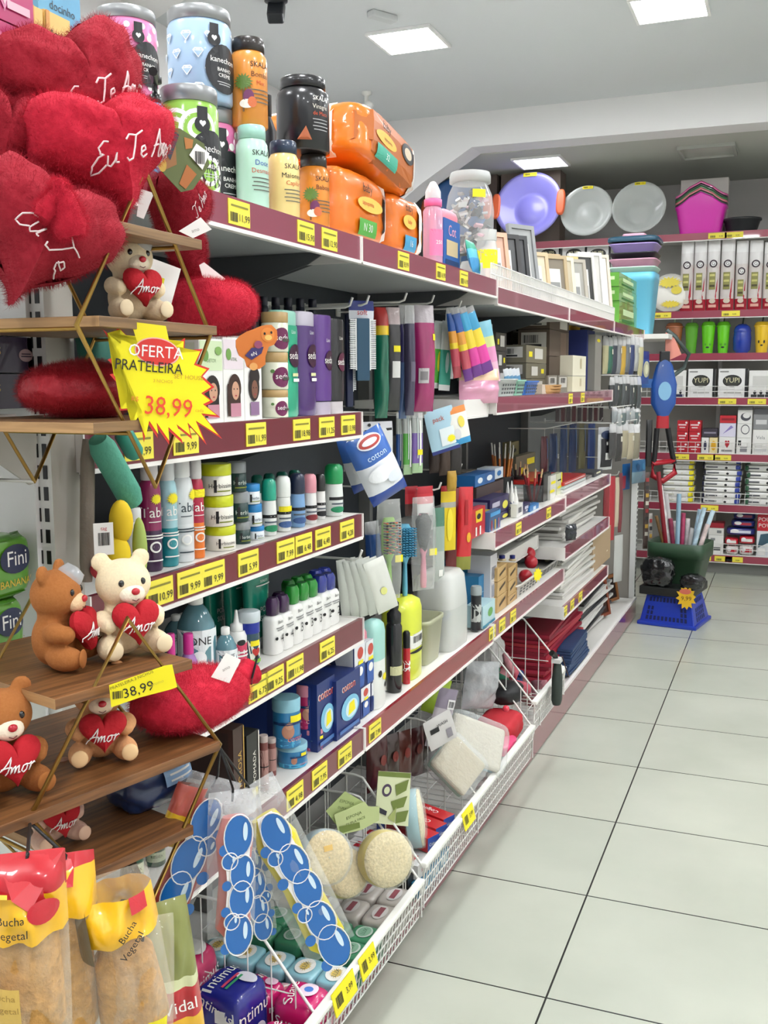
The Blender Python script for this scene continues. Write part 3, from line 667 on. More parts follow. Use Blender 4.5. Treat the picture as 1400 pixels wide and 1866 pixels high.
gj=cyl('glass_jar','round glass jar with grey lid full of small silver packets','jar',812,900,316,ZT+.097,.04,[('jar',film('#e9eeee',.8,.05,.05,10),[(.55,0),(.8,.05),(.98,.3),(1,.5),(.9,.72),(.72,.84),(.72,.86)]),('lid',M('#b3b6b4',.4),[(.74,.861),(.85,.87),(.85,.95),(.8,1)])],[(-50,'r',.70,.18,.1,YEL)],sub=32)
t,P,r,H=gj; b=MB(); rr=random.Random(3)
for i in range(90):
    a=rr.uniform(0,2*PI); z=rr.uniform(.03,.78)*H; q=r*(.5+.38*math.sin(min(1,z/H/.8)*PI))*math.sqrt(rr.random()); s=.012
    b.T=Matrix.Translation((q*math.cos(a),q*math.sin(a),z))@Matrix.Rotation(rr.uniform(0,6),4,Vector((rr.random()-.5,rr.random()-.5,rr.random())))
    b.box(-s,s,-s*.6,s*.6,-.003,.003,rr.choice((STEEL,STEEL,M('#e8e8ea',.3),M('#8f9296',.3,.7),M('#e3b7c2'),M('#2b2d33'))))
b.T=None; o=b.build('silver_packets',loc=(P.x,P.y,P.z),rz=RZ); tag(o,'heap of small silver packets inside the round glass jar','sweets',kind='stuff')
cyl('glass_jar','clear jar with pale lid and yellow price labels under the round jar','jar',866,906,420,ZT,.03,[('jar',film('#e9eeee',.6,.05,.05,10),[(.85,0),(1,.06),(1,.66),(.85,.8)]),('lid',M('#d4d6d3',.4),[(.88,.801),(.92,.81),(.92,1)])],[(-60,'r',.52,.5,.24,YEL),(-20,'r',.42,.5,.24,YEL)])
# picture frames in the wire rack
s0,s1=s_at(888,SH_TOP,.01),s_at(1115,SH_TOP-.018,.01)
o=fence('','',0,s1-s0,0,0,.062,.0135); o=o.build('wire_rack',loc=gp(s0,.0,ZT-.017),rz=RZ); tag(o,'white wire rack along the top shelf edge in front of picture frames','shelf rack')
GLASSF=M('#a8adb0',.1)
def pframe(label,u,vT,w,col,ins,d=.05,lean=12,yaw=0,seed=0):
    s=s_at(u,ZT,d); P=gp(s,d,ZT-.017); H=(hz(P,vT)-P.z)
    b=MB(); T=.014; bw=.014; m=M(col,.35); W=w
    for a in ((-W/2,W/2,0,bw),(-W/2,W/2,H-bw,H),(-W/2,-W/2+bw,bw,H-bw),(W/2-bw,W/2,bw,H-bw)): b.box(a[0],a[1],0,T,a[2],a[3],m)
    t=thing('picture_frame',label,'picture frame',(P.x,P.y,P.z),group=None,rot=(R(-lean*.0),R(0),RZ-R(yaw)))
    t.rotation_euler=(Matrix.Rotation(RZ-R(yaw),3,'Z')@Matrix.Rotation(R(-lean),3,'X')).to_euler()
    b.build('frame',t); c=MB(); c.box(-W/2+bw+.0005,W/2-bw-.0005,.005,.009,bw+.0005,H-bw-.0005,M(ins,.25)); c.decals([('r',0,0,.6,.6,M('#d9d8d4',.2)),('r',0,-.1,.5,.25,M('#8b8c8a',.3))],lambda x,z,e:(x,.005-e,H/2+z),W-2*bw,H-2*bw); c.build('picture',t)
    return t
for i,(u,v,w,c,ins,yw) in enumerate([(912,418,.10,'#d8a98e','#caa48f',35),(926,421,.13,'#2c2b2c','#3a3b3c',38),(943,423,.13,'#37383a','#4b4c4e',38),(966,404,.12,'#8d8f8f','#9a9c9b',30),(985,455,.12,'#cdb692','#d9cdb4',35),(1005,458,.13,'#c2a984','#9c8f7c',40),(1018,461,.12,'#b5a17e','#857c6e',40),(1032,464,.12,'#e4dcc4','#c9c0a8',40),(1044,463,.11,'#d9c27e','#cdbf9a',40),(1055,468,.12,'#b7b0a2','#a9a79f',40),(1070,458,.13,'#d4d2cc','#3a3a38',42),(1085,455,.13,'#e3e0da','#c9c7c1',44),(1098,459,.13,'#d2c5b2','#e4e2dc',44)]):
    pframe(['narrow pink wooden photo frame','black photo frame','charcoal photo frame','tall grey photo frame','low kraft photo frame','tan wooden photo frame','brown-grey photo frame','cream photo frame','gold photo frame','stone grey photo frame','clear wrapped frame with dark insert','tall white photo frame','beige wrapped photo frame'][i]+', %s from the left behind the wire rack'%ORD[i],u,v,w,c,ins,.06+.012*(i%3),10,yw)
# green packs, dark disc and plastic bins at the far end
zz=ZT-.017
for k,v in enumerate((555,530,505)):
    o=box('soap_pack','green shrink-wrapped pack on the top shelf end, %s of its stack'%('bottom','middle','top')[k],'pack',1128,1160,v,zz,.03,.10,M('#63a83c',.25,coat=.6),[('r',0,.1,.6,.25,M('#cfe6b0')),('r',0,-.25,.7,.12,M('#2f6d2a'))],left=[('r',0,.1,.6,.25,M('#cfe6b0'))]); zz+=o[3]+.0008
s=s_at(1170,ZT,.06); P=gp(s,.06,ZT-.017); b=MB(); b.T=Matrix.Rotation(R(-80),4,'X'); b.lathe([(.001,0),(.085,0),(.09,.006),(.085,.012),(.03,.014),(.001,.014)],M('#2a2a2e',.3),32)
o=b.build('plate',loc=(P.x,P.y,P.z+.091),rz=RZ-R(25)); tag(o,'dark round plate standing on edge at the end of the top shelf','plate')
def bin_(label,P,W,D,H,col,rz=RZ,name='storage_bin'):
    b=MB(); m=M(col,.35); tp=.8
    b.sup([(W*tp,D*tp,0),(W*.985,D*.985,H*.86),(W*1.0,D*1.0,H*.865),(W*1.0,D*1.0,H),(W*.96,D*.96,H),(W*.9,D*.9,H*.7),(W*.76,D*.76,.01)],m,7,36)
    return tag(b.build(name,loc=P,rz=rz),label,'bin')
def d_at(u,z,s):
    lo,hi=-.4,1.2
    for _ in range(30):
        m=(lo+hi)/2
        if proj(gp(s,m,z))[0]>u: lo=m
        else: hi=m
    return lo
Pb=gp(5.72,d_at(1154,1.52,5.72),1.5105)
h0=hz(Pb,500)-Pb.z; wB=(1207-1085)/CF*proj(Pb)[2]*.66
bin_('light blue plastic bin at the bottom of the nested bin stack',Pb,wB,wB,h0,'#69b8d4')
step=[('#bfe0cf',489,'mint bin rim second from the bottom of the nested stack'),('#d59ab4',474,'dusty pink bin rim in the middle of the nested stack'),('#24242a',462,'black bin rim above the dusty pink one in the stack'),('#a58fcf',445,'lilac bin rim near the top of the nested stack')]
for i,(c,v,lab) in enumerate(step):
    ht=hz(Pb,v)-Pb.z-.002; bin_(lab,(Pb.x,Pb.y,Pb.z+ht-.045-.002*i+.0),wB*(1.03+.004*i),wB*(1.03+.004*i),.045,c)
zt=hz(Pb,445)
b=MB(); b.sup([(wB*1.1,wB*1.1,0),(wB*1.12,wB*1.12,.008),(wB*1.1,wB*1.1,.022),(wB*.98,wB*.98,.028)],M('#23485c',.35),7,36); o=b.build('storage_cover',loc=(Pb.x,Pb.y,zt+.002),rz=RZ); tag(o,'dark teal plastic lid on top of the nested bin stack','lid')
b=MB(); b.sup([(wB*.7,wB*.5,0),(wB*.72,wB*.52,.006),(wB*.68,wB*.48,.014)],M('#e0a9bd',.35),7,30); b.T=None; o=b.build('storage_cover',loc=(Pb.x,Pb.y,zt+.033),rz=RZ); tag(o,'small pink lid lying on the dark teal lid','lid')
# ================================================================ goods on the far wall shelves
def wx(u,v,y): return aty(u,v,y).x
def wz(v,u,y): return aty(u,v,y).z
def wbox(name,label,cat,uL,uR,vT,vB,z,y,dep,m,dec=(),group=None,fm=None,left=(),H=None):
    a,c=wx(uL,vB,y),wx(uR,vB,y); H=H or wz(vT,(uL+uR)/2,y)-z
    return abox(name,label,cat,((a+c)/2,y,z),0,c-a-.002,dep,H,m,dec,group,left,fm,.002),H
def bowl(label,uc,vT,vB,z,y,m,prof,lean,handles=None,tagm=True,cat='basin',name='basin'):
    P=aty(uc,(vT+vB)/2,y); r=(wz(vT,uc,y)-wz(vB,uc,y))/2/math.cos(R(lean))
    t=thing(name,label,cat,(P.x,y,z+.002),rot=(R(90-lean),0,0))
    # local +z points at the camera after the tilt; shift so that the rim rests on the shelf
    b=MB(); b.lathe([(a*r,q*r) for a,q in prof],m,44,True,False)
    b.v=[(x,yy+r,zz) for x,yy,zz in b.v]; b.build('bowl',t)
    zt=prof[len(prof)//2][1]*r
    zr=max(q for a,q in prof)*r
    if handles:
        for sg in (-1,1):
            h=MB(); h.sup([(.10*r*2,.34*r*2,-.02),(.13*r*2,.38*r*2,0),(.13*r*2,.38*r*2,.012),(.09*r*2,.32*r*2,.016)],handles,3); h.v=[(x+sg*r*.97,yy+r,zz+zr*.97) for x,yy,zz in h.v]; h.build('handle',t)
    if tagm:
        h=MB(); h.box(-r*.2,r*.2,r*1.86,r*1.97,zr+.001,zr+.003,YEL); h.decals([('b',-.2,0,.4,.5),('t','9,99',.25,0,.5,INK)],lambda a,c,e:(a,r*1.915+c,zr+.003+e),r*.4,r*.11); h.build('price_tag',t)
    return t
DEEP=[(.001,.0),(.55,0),(.6,.02),(.86,.42),(.92,.46),(1,.47),(1,.5),(.93,.5),(.84,.46),(.58,.05),(.4,.04),(.38,.06),(.001,.06)]
z0=WS[0]
bowl('lilac basin with orange handles standing on edge on the topmost wall shelf',966,317,440,z0,YF+.06,M('#8a86cf',.3,coat=.3),DEEP,14,M('#e2683f'))
bowl('blue basin mostly hidden behind the round glass jar',836,318,440,z0,YF+.06,M('#4a7fc4',.3),DEEP,14,M('#e2683f'),False)
bowl('blue basin at the right edge of the photo',1452,352,422,z0,YF+.05,M('#2f5596',.3),DEEP,14,M('#e2683f'),False)
GB=film('#dfe4e0',.45,.06,.25,6)
bowl('clear glass bowl standing on edge beside the lilac basin',1071,336,430,z0,YF+.05,GB,DEEP,14)
bowl('clear glass bowl standing on edge, nearest the magenta planters',1166,332,428,z0,YF+.05,GB,DEEP,14)
for n,(u,v) in enumerate(((1085,385),(1146,396))):
    P=aty(u,v,YF-.01)
wbox('cardboard_box','brown printed cardboard box behind the round glass jar','box',838,905,284,430,z0,YF+.16,.2,M('#7a6a61',.7),[('e',-.1,.2,.35,.2,M('#4d423d')),('e',.2,.28,.25,.12,M('#4d423d')),('t','MAX',-.1,-.3,.12,M('#4d423d'))])
wbox('cardboard_box','plain brown cardboard box behind the lilac basin','box',912,1020,312,430,z0,YF+.18,.18,M('#85776c',.7))
wbox('cardboard_box','pale box behind the stacked planters','box',1238,1325,326,425,z0,YF+.24,.12,M('#cfcac4',.7))
# planters
def planter(label,z,c,W,H,y):
    b=MB(); m=M(c,.3,coat=.3); n=40
    def lp(w,d,z_,arch=0):
        o=[]
        for j in range(n):
            a=2*PI*j/n; cc,s_=math.cos(a),math.sin(a); x=w/2*math.copysign(abs(cc)**.45,cc); yy=d/2*math.copysign(abs(s_)**.45,s_); o.append((x,yy,z_+arch*math.cos(min(PI/2,abs(x)/(w/2)*PI/2))**2))
        return o
    b.loft([lp(W*.78,.15,0),lp(W*.95,.19,H*.62,.0),lp(W,.2,H*.66,H*.33),lp(W,.2,H*.70,H*.33),lp(W*.96,.19,H*.70,H*.33),lp(W*.74,.14,.006)],m,True,True)
    o=b.build('planter',loc=((wx(1240,425,y)+wx(1310,425,y))/2-.0,y+.1,z),rz=0); return tag(o,label,'planter')
yy=YF+.03; W=wx(1318,425,yy)-wx(1222,425,yy); Hh=wz(352,1270,yy)-z0
for i,(c,l) in enumerate((('#e02fb4','magenta planter at the bottom of the nested stack'),('#3a2f36','dark planter rim second in the nested stack'),('#d77f86','salmon planter rim third in the nested stack'),('#2f6d3c','green planter rim fourth in the nested stack'),('#262326','black planter rim fifth in the nested stack'),('#d868a0','pink planter rim topmost in the nested stack'))):
    planter(l,z0+.001+i*.0135,c,W,Hh,yy)
a=wx(1352,420,YF+.12); rp=(wx(1388,420,YF+.12)-wx(1316,420,YF+.12))/2
b=MB(); b.lathe([(.001,0),(.7*rp,0),(.75*rp,.01),(.92*rp,.075),(1*rp,.08),(1*rp,.092),(.9*rp,.092),(.7*rp,.012),(.001,.012)],M('#2b2d2f',.35),36)
o=b.build('flower_pot',loc=(a,YF+.14,z0+.001)); tag(o,'low black round pot beside the magenta planters','pot')
# straw packs
z1=WS[1]; PF=film('#f4f2f0',.25,.12,.4,30)
for i,(u0,u1,v) in enumerate(((1238,1261,440),(1262,1285,438),(1286,1309,436),(1311,1336,436),(1338,1360,438),(1362,1387,437),(1389,1412,440),(1414,1437,440))):
    y=YF+.03; a,c=wx(u0,560,y),wx(u1,560,y); H=wz(v,(u0+u1)/2,y)-z1; W=c-a
    t=thing('straw_pack','tall clear pack of white drinking straws with red base, %s from the left'%ORD[i],'straw pack',((a+c)/2,y,z1),0,None)
    b=MB(); lo=i==4; zs=-.1 if lo else 0
    mp=pouchgeo(b,W,H-.002,.05,[(.18,M('#efeeec',.2)),(.30+.06*(i%2),M('#e4e1df',.25)),(.82,M('#d7cfca',.3)),(1,M('#a5152c',.3))],12,i)
    b.decals([('p',[(.45,-.5),(.5,-.5),(.5,.14),(.3,-.12),(.2,-.3)],M('#b7182f',.3)),('e',.0,.16+zs,.62,.11,M('#33202a')),('e',0,.16+zs,.4,.07,M('#efeeec')),('t','G',0,.16+zs,.07,M('#33202a')),('r',-.05,-.08+zs,.5,.24,M('#8d8a4a')),('r',-.05,-.0+zs,.4,.03,M('#cfc97a')),('r',-.05,-.08+zs,.4,.03,M('#cfc97a')),('r',-.05,-.15+zs,.4,.03,M('#4a4320')),('e',.0,-.36,.5,.07,M('#d8c9b8')),('r',0,-.43,.6,.04,M('#e8b0a0'))],mp,W,H)
    for vv in range(len(b.v)): b.v[vv]=(b.v[vv][0],b.v[vv][1]+.03,b.v[vv][2])
    o=b.build('bag',t); o.location=(0,0,H)
    s_=MB()
    for k in range(5): s_.tube([(-W*.3+k*W*.15,.03,H*.55),(-W*.3+k*W*.15,.03,H*.985)],W*.055,M('#f7f6f4',.3),6)
    s_.build('straws',t)
P=((wx(1203,560,YF+.03)+wx(1236,560,YF+.03))/2,YF+.06,z1)
b=MB(); Wd=wx(1236,560,YF+.03)-wx(1203,560,YF+.03); H=wz(497,1220,YF+.03)-z1
b.T=Matrix.Translation((0,.0,H/2))@Matrix.Rotation(R(82),4,'X'); b.lathe([(.001,.03),(H*.35,.03),(H*.5,0),(H*.5,-.004),(H*.33,.022),(.001,.022)],M('#f2efe6',.3),28)
b.T=None; b.decals([('s',0,.25,.7,.3,M('#e9d64a')),('s',.05,-.3,.6,.2,M('#e6cf3d')),('e',.2,.05,.3,.2,M('#e9d64a'))],lambda x,z,e:(x,-.045-e,H/2+z),H*.9,H); o=b.build('plate_pack',loc=P); tag(o,'pack of white paper plates with yellow print left of the straw packs','plate pack')
# white boxes with a dark oval
def ovalbox(label,x,w,y,z,H,seed=0):
    return abox('tissue_box',label,'box',(x,y,z),0,w,.16,H,M('#eeedeb',.4),[('e',-.02,.08,.66,.42,INK),('e',-.02,.08,.58,.34,M('#3a3a34')),('t','YUPI',-.02,.10,.24,M('#ddd9b0')),('r',0,-.32,.6,.05,M('#b9b8b4')),('r',.46,0,.09,1,INK),('r',-.3,.4,.3,.05,M('#9a9a97'))],None,(),None,.002)
z3=WS[3]; y=YF+.04
for i,(u0,u1) in enumerate(((1212,1252),(1253,1303),(1308,1362),(1364,1412))):
    a,c=wx(u0,718,y),wx(u1,718,y); H=wz(672,1300,y)-z3; 
    if i in (1,2): ovalbox('white box with a black oval logo on the fenced wall shelf, %s of the two'%('left' if i==1 else 'right'),(a+c)/2,c-a-.004,y,z3,H)
    else: wbox('tissue_box','white box with small dark prints at the %s of the fenced wall shelf'%('left end' if i==0 else 'right end'),'box',u0,u1-2,675,718,z3,y,.15,M('#e9e8e4',.4),[('r',0,.1,.7,.4,M('#cfcec9')),('e',-.25,-.3,.12,.14,INK),('e',0,-.3,.12,.14,INK),('e',.25,-.3,.12,.14,INK),('r',0,-.42,.8,.1,M('#2a2e55') if i==0 else M('#2a2a2a'))])
for i,u in enumerate((1000,1047,1090)):
    x=wx(u,480,YF+.05); zz=z1
    for k in range(3):
        H=(wz(444,u,YF+.05)-z1)/3-.001
        ovalbox('white oval-logo box behind the picture frames, %s column, %s'%(ORD[i],('bottom','middle','top')[k]),x,.165,YF+.05,zz,H); zz+=H+.001
# tumblers
z2=WS[2]; y=YF+.1
def tumbler(label,u0,u1,vT,col,kind,clear=0):
    a,c=wx(u0,640,y),wx(u1,640,y); r=(c-a)/2; H=wz(vT,(u0+u1)/2,y)-z2
    t=thing('tumbler',label,'tumbler',((a+c)/2,y,z2),0)
    m=film(col,.35,.08,.2,25) if clear else M(col,.25,coat=.5)
    b=MB()
    if kind=='round': b.lathe([(.6*r,.001),(.95*r,H*.12),(1*r,H*.5),(.92*r,H*.72)],m,24)
    else: b.lathe([(.66*r,.001),(.70*r,.004),(.96*r,H*.83),(.96*r,H*.84)],m,24)
    if kind=='face':
        mp=mpcyl(.86*r); b.text('u',mp,INK,-.3*r,H*.3,H*.13); b.text('u',mp,INK,.35*r,H*.3,H*.13); b.decal(ellpts(.5*r,.05*H),mp,INK,0,H*.2,.001)
    if kind=='eyes':
        mp=mpcyl(.9*r)
        for xx in (-.35*r,.3*r): b.decal(ellpts(.2*r,.1*H),mp,INK,xx,H*.36,.002)
        b.decal(ellpts(.3*r,.05*H),mp,INK,0,H*.25,.002)
    b.build('cup',t)
    b=MB(); b.lathe([(.94*r,H*.721),(.96*r,H*.76),(.8*r,H*.9),(.45*r,H*.985),(.1*r,H)] if kind=='round' else [(1.05*r,H*.841),(1.08*r,H*.87),(.98*r,H*.885),(.9*r,H*.95),(.7*r,H*.995),(.1*r,H)],m,24); b.build('lid',t)
    b=MB(); b.tube([(0,0,H*.98),(r*.12,0,H*1.28)],r*.10,M('#2f3a2f') if kind!='clear' else M('#cfe6c6'),7); b.build('straw',t)
tumbler('brown patterned tumbler at the left end of the tumbler row',1212,1244,588,'#a2603c','clear',0)
tumbler('green see-through tumbler beside the brown one',1247,1272,588,'#6fc03a','clear',1)
tumbler('lime tumbler with a moustache face, left of the two',1277,1303,586,'#6fd321','face')
tumbler('lime tumbler with a moustache face, next to the blue one',1305,1330,586,'#6fd321','face')
tumbler('shiny dark blue rounded tumbler',1335,1369,590,'#1b3aa3','round')
tumbler('yellow tumbler with a face at the right edge',1373,1403,586,'#f0c52a','eyes')
# shelf of small boxes
z4=WS[4]; y=YF+.04
REDB=M('#c22a35',.35)
h=(wz(766,1245,y)-z4)/3
for i,(u0,u1) in enumerate(((1233,1254),(1255,1277))):
    for k in range(3): wbox('red_box','red box on the wall shelf, %s column, %s'%(('left','right')[i],('bottom','middle','top')[k]),'box',u0,u1,0,818,z4+k*h,y,.12,REDB,[('r',-.05,.1,.7,.12,M('#f0d6d6')),('e',.3,.3,.2,.2,M('#efefef')),('r',-.05,-.15,.5,.1,M('#f0d6d6'))],H=h-.001)
def stack(prefix,u0,u1,vb,tops,specs,y,z):
    zz=z
    for k,v in enumerate(tops):
        m,dec,lab=specs[k]; H=wz(v,(u0+u1)/2,y)-zz-.001
        wbox('small_box',lab,'box',u0,u1,0,vb,zz,y,.12,m,dec,H=H); zz+=H+.001
WB=M('#e9e8e4',.4)
stack('',1278,1292,820,(797,),[(WB,[('e',0,0,.4,.6,M('#3a3d58'))],'small white box with dark figure left of the yellow one')],y,z4)
stack('',1292.5,1308,820,(797,),[(M('#e8d9a0'),[('e',0,0,.6,.6,M('#e9b52a'))],'small pale yellow box on the red box shelf')],y,z4)
stack('',1280,1308,795,(781,),[(M('#3f3a44'),[('r',0,0,.8,.2,M('#8f8b99'))],'flat dark box across two small boxes')],y+.001,wz(796.5,1293,y)+.002)
stack('',1310,1340,820,(796,771,757),[(WB,[('h',0,.05,.3,.5,M('#b3202e')),('r',0,-.3,.7,.1,M('#8a8a8a'))],'white box with a red mark on the red box shelf'),(M('#dcd8ea'),[('p',[(-.3,-.3),(.35,.2),(.2,.35)],M('#8d7fc0'))],'white box with lilac print'),(REDB,[('r',0,0,.8,.3,M('#8e1b26'))],'flat red box topping the lilac print box')],y,z4)
stack('',1342,1369,822,(798,772,747,736),[(WB,[('r',0,-.2,.5,.3,M('#8c8c90')),('r',-.3,.2,.2,.3,INK)],'white box with grey print, bottom of its stack beside the lilac print box'),(WB,[('e',.05,.1,.6,.7,M('#55585f')),('e',.05,.1,.5,.56,WB)],'white box with a dark ring, second in its stack'),(WB,[('e',.05,0,.7,.6,M('#4a4c52')),('e',.1,.1,.5,.4,WB)],'white box with a dark oval, third in its stack'),(M('#77787a'),[],'grey flat box topping the ring boxes')],y,z4)
stack('',1371,1400,822,(812,783,755,745),[(WB,[('r',0,0,.8,.3,M('#cfcfcf'))],'flat white box at the foot of the right edge stack'),(WB,[('t','Vela',0,.0,.3,M('#77777a'))],'white lettered box second in the right edge stack'),(M('#8b8c8d'),[('r',0,0,.7,.3,M('#d2d2d2'))],'grey box third in the right edge stack'),(M('#5c5d60'),[],'dark grey box topping the right edge stack')],y,z4)
wbox('red_box','dark red box beyond the red box columns','box',1277,1288,768,795,z4+h*2.0,y+.06,.1,M('#9c1f2a'),H=h*.9) if False else None
# white packs in layers
z5=WS[5]; y=YF+.04
cols=[(1206,1264,'#f0e21c','yellow-ended white pack',8,836),(1279,1350,'#2a3f9a','blue-ended white pack',8,836),(1356,1424,'#3a6a4a','green-ended white pack',7,836)]
for ci,(u0,u1,ec,nm,n,vt) in enumerate(cols):
    H=(wz(vt,(u0+u1)/2,y)-z5)/n; a,c=wx(u0,915,y),wx(u1,915,y)
    for k in range(n):
        dx=random.uniform(-.006,.006)
        soft('napkin_pack','%s, %s from the bottom of its stack'%(nm,ORD[k]),'napkin pack',((a+c)/2+dx,y+abs(dx),z5+.001+k*H),0,c-a,.18,H-.001,M('#efeeea',.3,coat=.3),[('r',.42 if ci<2 else -.44,0,.16 if ci==0 else .12,1.,M(ec,.35)),('r',-.25,.0,.3,.22,M('#55565c') if ci else M('#d9d6c2')),('e',.12,-.1,.07,.4,INK if ci else M('#e7e4d4')),('r',-.47 if ci==1 else .3,0,.06,.9,M('#1f2348') if ci==1 else M('#efeeea'))],(),(),nm+'s',n=7,wr=.02,seed=k+ci*9,N=6)
# lowest shelf
z6=WS[6]
stack('',1290,1318,1008,(990,975,962,953),[(WB,[('r',0,0,.7,.3,M('#5a5c60'))],'white box at the foot of the low left stack'),(WB,[('r',-.2,0,.3,.3,M('#8a8c90'))],'white box second in the low left stack'),(M('#dcdad4'),[('r',.2,0,.3,.4,M('#7c7e80'))],'grey-white box third in the low left stack'),(M('#a02632'),[],'red flat box topping the low left stack')],YF+.04,z6)
for i,(u0,u1,v0,v1,c,d_) in enumerate(((1322,1346,995,1009,'#e6e3df','#c21f30'),(1347,1374,993,1009,'#e9e6e2','#c21f30'),(1320,1345,980,994,'#c92434','#efe9e4'),(1346,1375,977,992,'#c92434','#efe9e4'),(1322,1375,962,976,'#2b3078','#dcdcea'),(1330,1374,948,961,'#2b3078','#b83244'),(1334,1374,934,947,'#262a66','#8a2f4a'))):
    y=YF+.05; a,c_=wx(u0,1005,y),wx(u1,1005,y); zb=wz(v1,(u0+u1)/2,y); zt=wz(v0,(u0+u1)/2,y)
    if i<2: zb=z6+.001; zt=wz(v0,1335,y)
    soft('snack_pack','%s pack on the lowest wall shelf, layer %s from below'%(('white and red','white and red','red and white','red and white','blue','blue','dark blue')[i]+(' left' if i in (0,2) else ' right' if i in (1,3) else ''),('one','one','two','two','three','four','five')[i]),'pack',((a+c_)/2,y,zb),0,c_-a,.16,zt-zb-.0015,M(c,.3,coat=.4),[('r',0,.0,.7,.35,M(d_)),('e',-.2,.1,.3,.5,M('#f0eeee'))],n=5,seed=i,N=7)
wbox('poster_box','white box with red header lettering at the lower right edge','box',1378,1412,936,1008,z6,YF+.03,.14,M('#dfe3e6'),[('r',0,.3,1,.4,M('#c21f2f')),('t','POUS',-.05,.36,.13,WH),('t','POW',-.05,.22,.13,WH),('p',[(-.45,-.3),(.4,-.1),(.1,.05),(-.3,.02)],M('#3b5a6a')),('e',.25,-.15,.3,.12,M('#2a8a96')),('r',-.2,-.38,.4,.16,M('#f3f3f0')),('r',.46,-.2,.06,.6,M('#22305a'))])
# ================================================================ first bay: hair care, deodorants, nail care, cotton
Z=SH2; SKIN=M('#c99a7e',.5); SKIN2=M('#7d5240',.5); HAIR=M('#1f1512',.5); 
for i,(u0,u1,sk,top,lab) in enumerate(((366,408,SKIN,'#cfe0b8','hair dye box showing straight dark hair'),(409,446,SKIN,'#e3d6dc','hair dye box showing long wavy brown hair'),(447,478,SKIN2,'#e6dfe2','hair dye box showing curly tied up hair'))):
    hair=[('e',.0,-.1,.62,.34,HAIR if i!=1 else M('#3a2218'))]
    if i<2: hair+=[('r',-.05,-.24,.62,.38,HAIR if i!=1 else M('#3a2218'))]
    else: hair+=[('e',.02,.02,.6,.24,HAIR)]
    box('hair_dye_box','white and green '+lab,'box',u0,u1,617-2*i,Z,.02,.07,M('#f0efea',.35),[('r',0,.3,.95,.35,M(top)),('t',('DETOX','VITAL','CACHOS')[i],0,.24,.06,M('#5a7a4a')),('e',-.25,.3,.25,.14,M('#6f9a4d')),('e',.3,.36,.3,.1,M('#5d2f52' if i else '#7fa85a'))]+hair+[('e',.02,-.13,.36,.22,sk),('r',.02,-.36,.5,.16,M('#c58a9a') if i!=2 else M('#8e6f92')),('e',.1,-.11,.05,.02,HAIR),('e',-.06,-.11,.05,.02,HAIR),('e',.03,-.19,.10,.02,M('#a8343f'))],left=[('r',0,0,.8,.9,M('#dfe4d2'))])
CRM=M('#e6e8d2',.3,coat=.3); PUR=M('#6d1f4f',.4)
zz=Z
for k,(v,w) in enumerate(((711,0),(643,0),(570,0))):
    t,P,r,H=cyl('hair_cream_jar','pale cream pot with tan lid and plum circle, %s of a stack of three'%('bottom','middle','top')[k],'jar',477,526,v,zz,.02,[('body',CRM,[(.96,0),(1,.02),(1,.72),(.96,.73)]),('lid',M('#b99a67',.35),[(.97,.735),(1,.75),(1,.985),(.95,1)])],[(-28,'e',.34,.55,.55,PUR),(-28,'t','seda',.36,.22,WH),(-70,'e',.5,.12,.1,M('#5f8a4a')),(5,'r',.3,.4,.08,M('#4a4640'))],sub=30)
    zz+=H+.0008
bt=[(.9,0),(1,.02),(1,.3),(.95,.55),(1,.8),(.96,.86)]; cp=[(.9,.861),(.9,.985),(.8,1)]
def shampoo(label,u0,u1,v,body,cap,bt_=bt,cp_=cp,extra=()):
    return flat('shampoo_bottle',label,'shampoo bottle',u0,u1,v,Z,.02,bt_,cp_,M(body,.28,coat=.4),M(cap,.3),.55,[('e',.12,.08,.62,.22,M('#3b1230') if body!='#18171b' else M('#4a1530')),('t','seda',.05,.08,.10,WH),('r',.1,-.1,.3,.03,M('#dfe0a8')),('r',.15,-.15,.35,.03,WH),('t','Liso',.0,.3,.05,M('#dfe7e2'))])
shampoo('teal green shampoo bottle with pale cap beside the cream pots',517,553,566,'#2aa882','#8fc9b6')
shampoo('purple shampoo bottle with clear grey cap beside the teal one',552,584,568,'#4b2b6e','#b9b2c0')
ct=[(.8,.0),(.82,.13)]
flat('shampoo_bottle','purple conditioner bottle standing on its clear cap','shampoo bottle',584,612,575,Z,.02,[(.97,.135),(1,.2),(.97,.6),(1,.97),(.94,1)],[(.86,.001),(.9,.02),(.88,.13)],M('#5c3285',.28,coat=.4),M('#b7adbd',.3),.55,[('e',.15,.05,.6,.2,M('#3b1230')),('t','seda',.05,.05,.1,WH),('t','Liso',.0,.25,.05,WH)])
flat('shampoo_bottle','black conditioner bottle standing on its white cap','shampoo bottle',610,633,582,Z,.02,[(.97,.135),(1,.2),(.97,.6),(1,.97),(.94,1)],[(.86,.001),(.9,.02),(.88,.13)],M('#18171b',.28,coat=.4),M('#c7c2c4',.3),.55,[('e',.15,.05,.7,.2,M('#5a1c38')),('t','seda',.05,.05,.1,WH),('t','Liso',.0,.3,.05,WH)])
for i in range(6):
    u=462+i*22; cyl('hair_bottle','dark navy bottle in the row behind the shampoos','bottle',u-9,u+9,540+i*1.2,Z,.17,[('bottle',M('#141a33',.35),[(.95,0),(1,.02),(1,.8),(.9,.84)]),('cap',M('#0f1426',.3),[(.86,.841),(.9,.85),(.9,.92),(.8,.925),(.86,.93),(.86,.99),(.8,1)])],group='navy bottles behind the shampoos',sub=14)
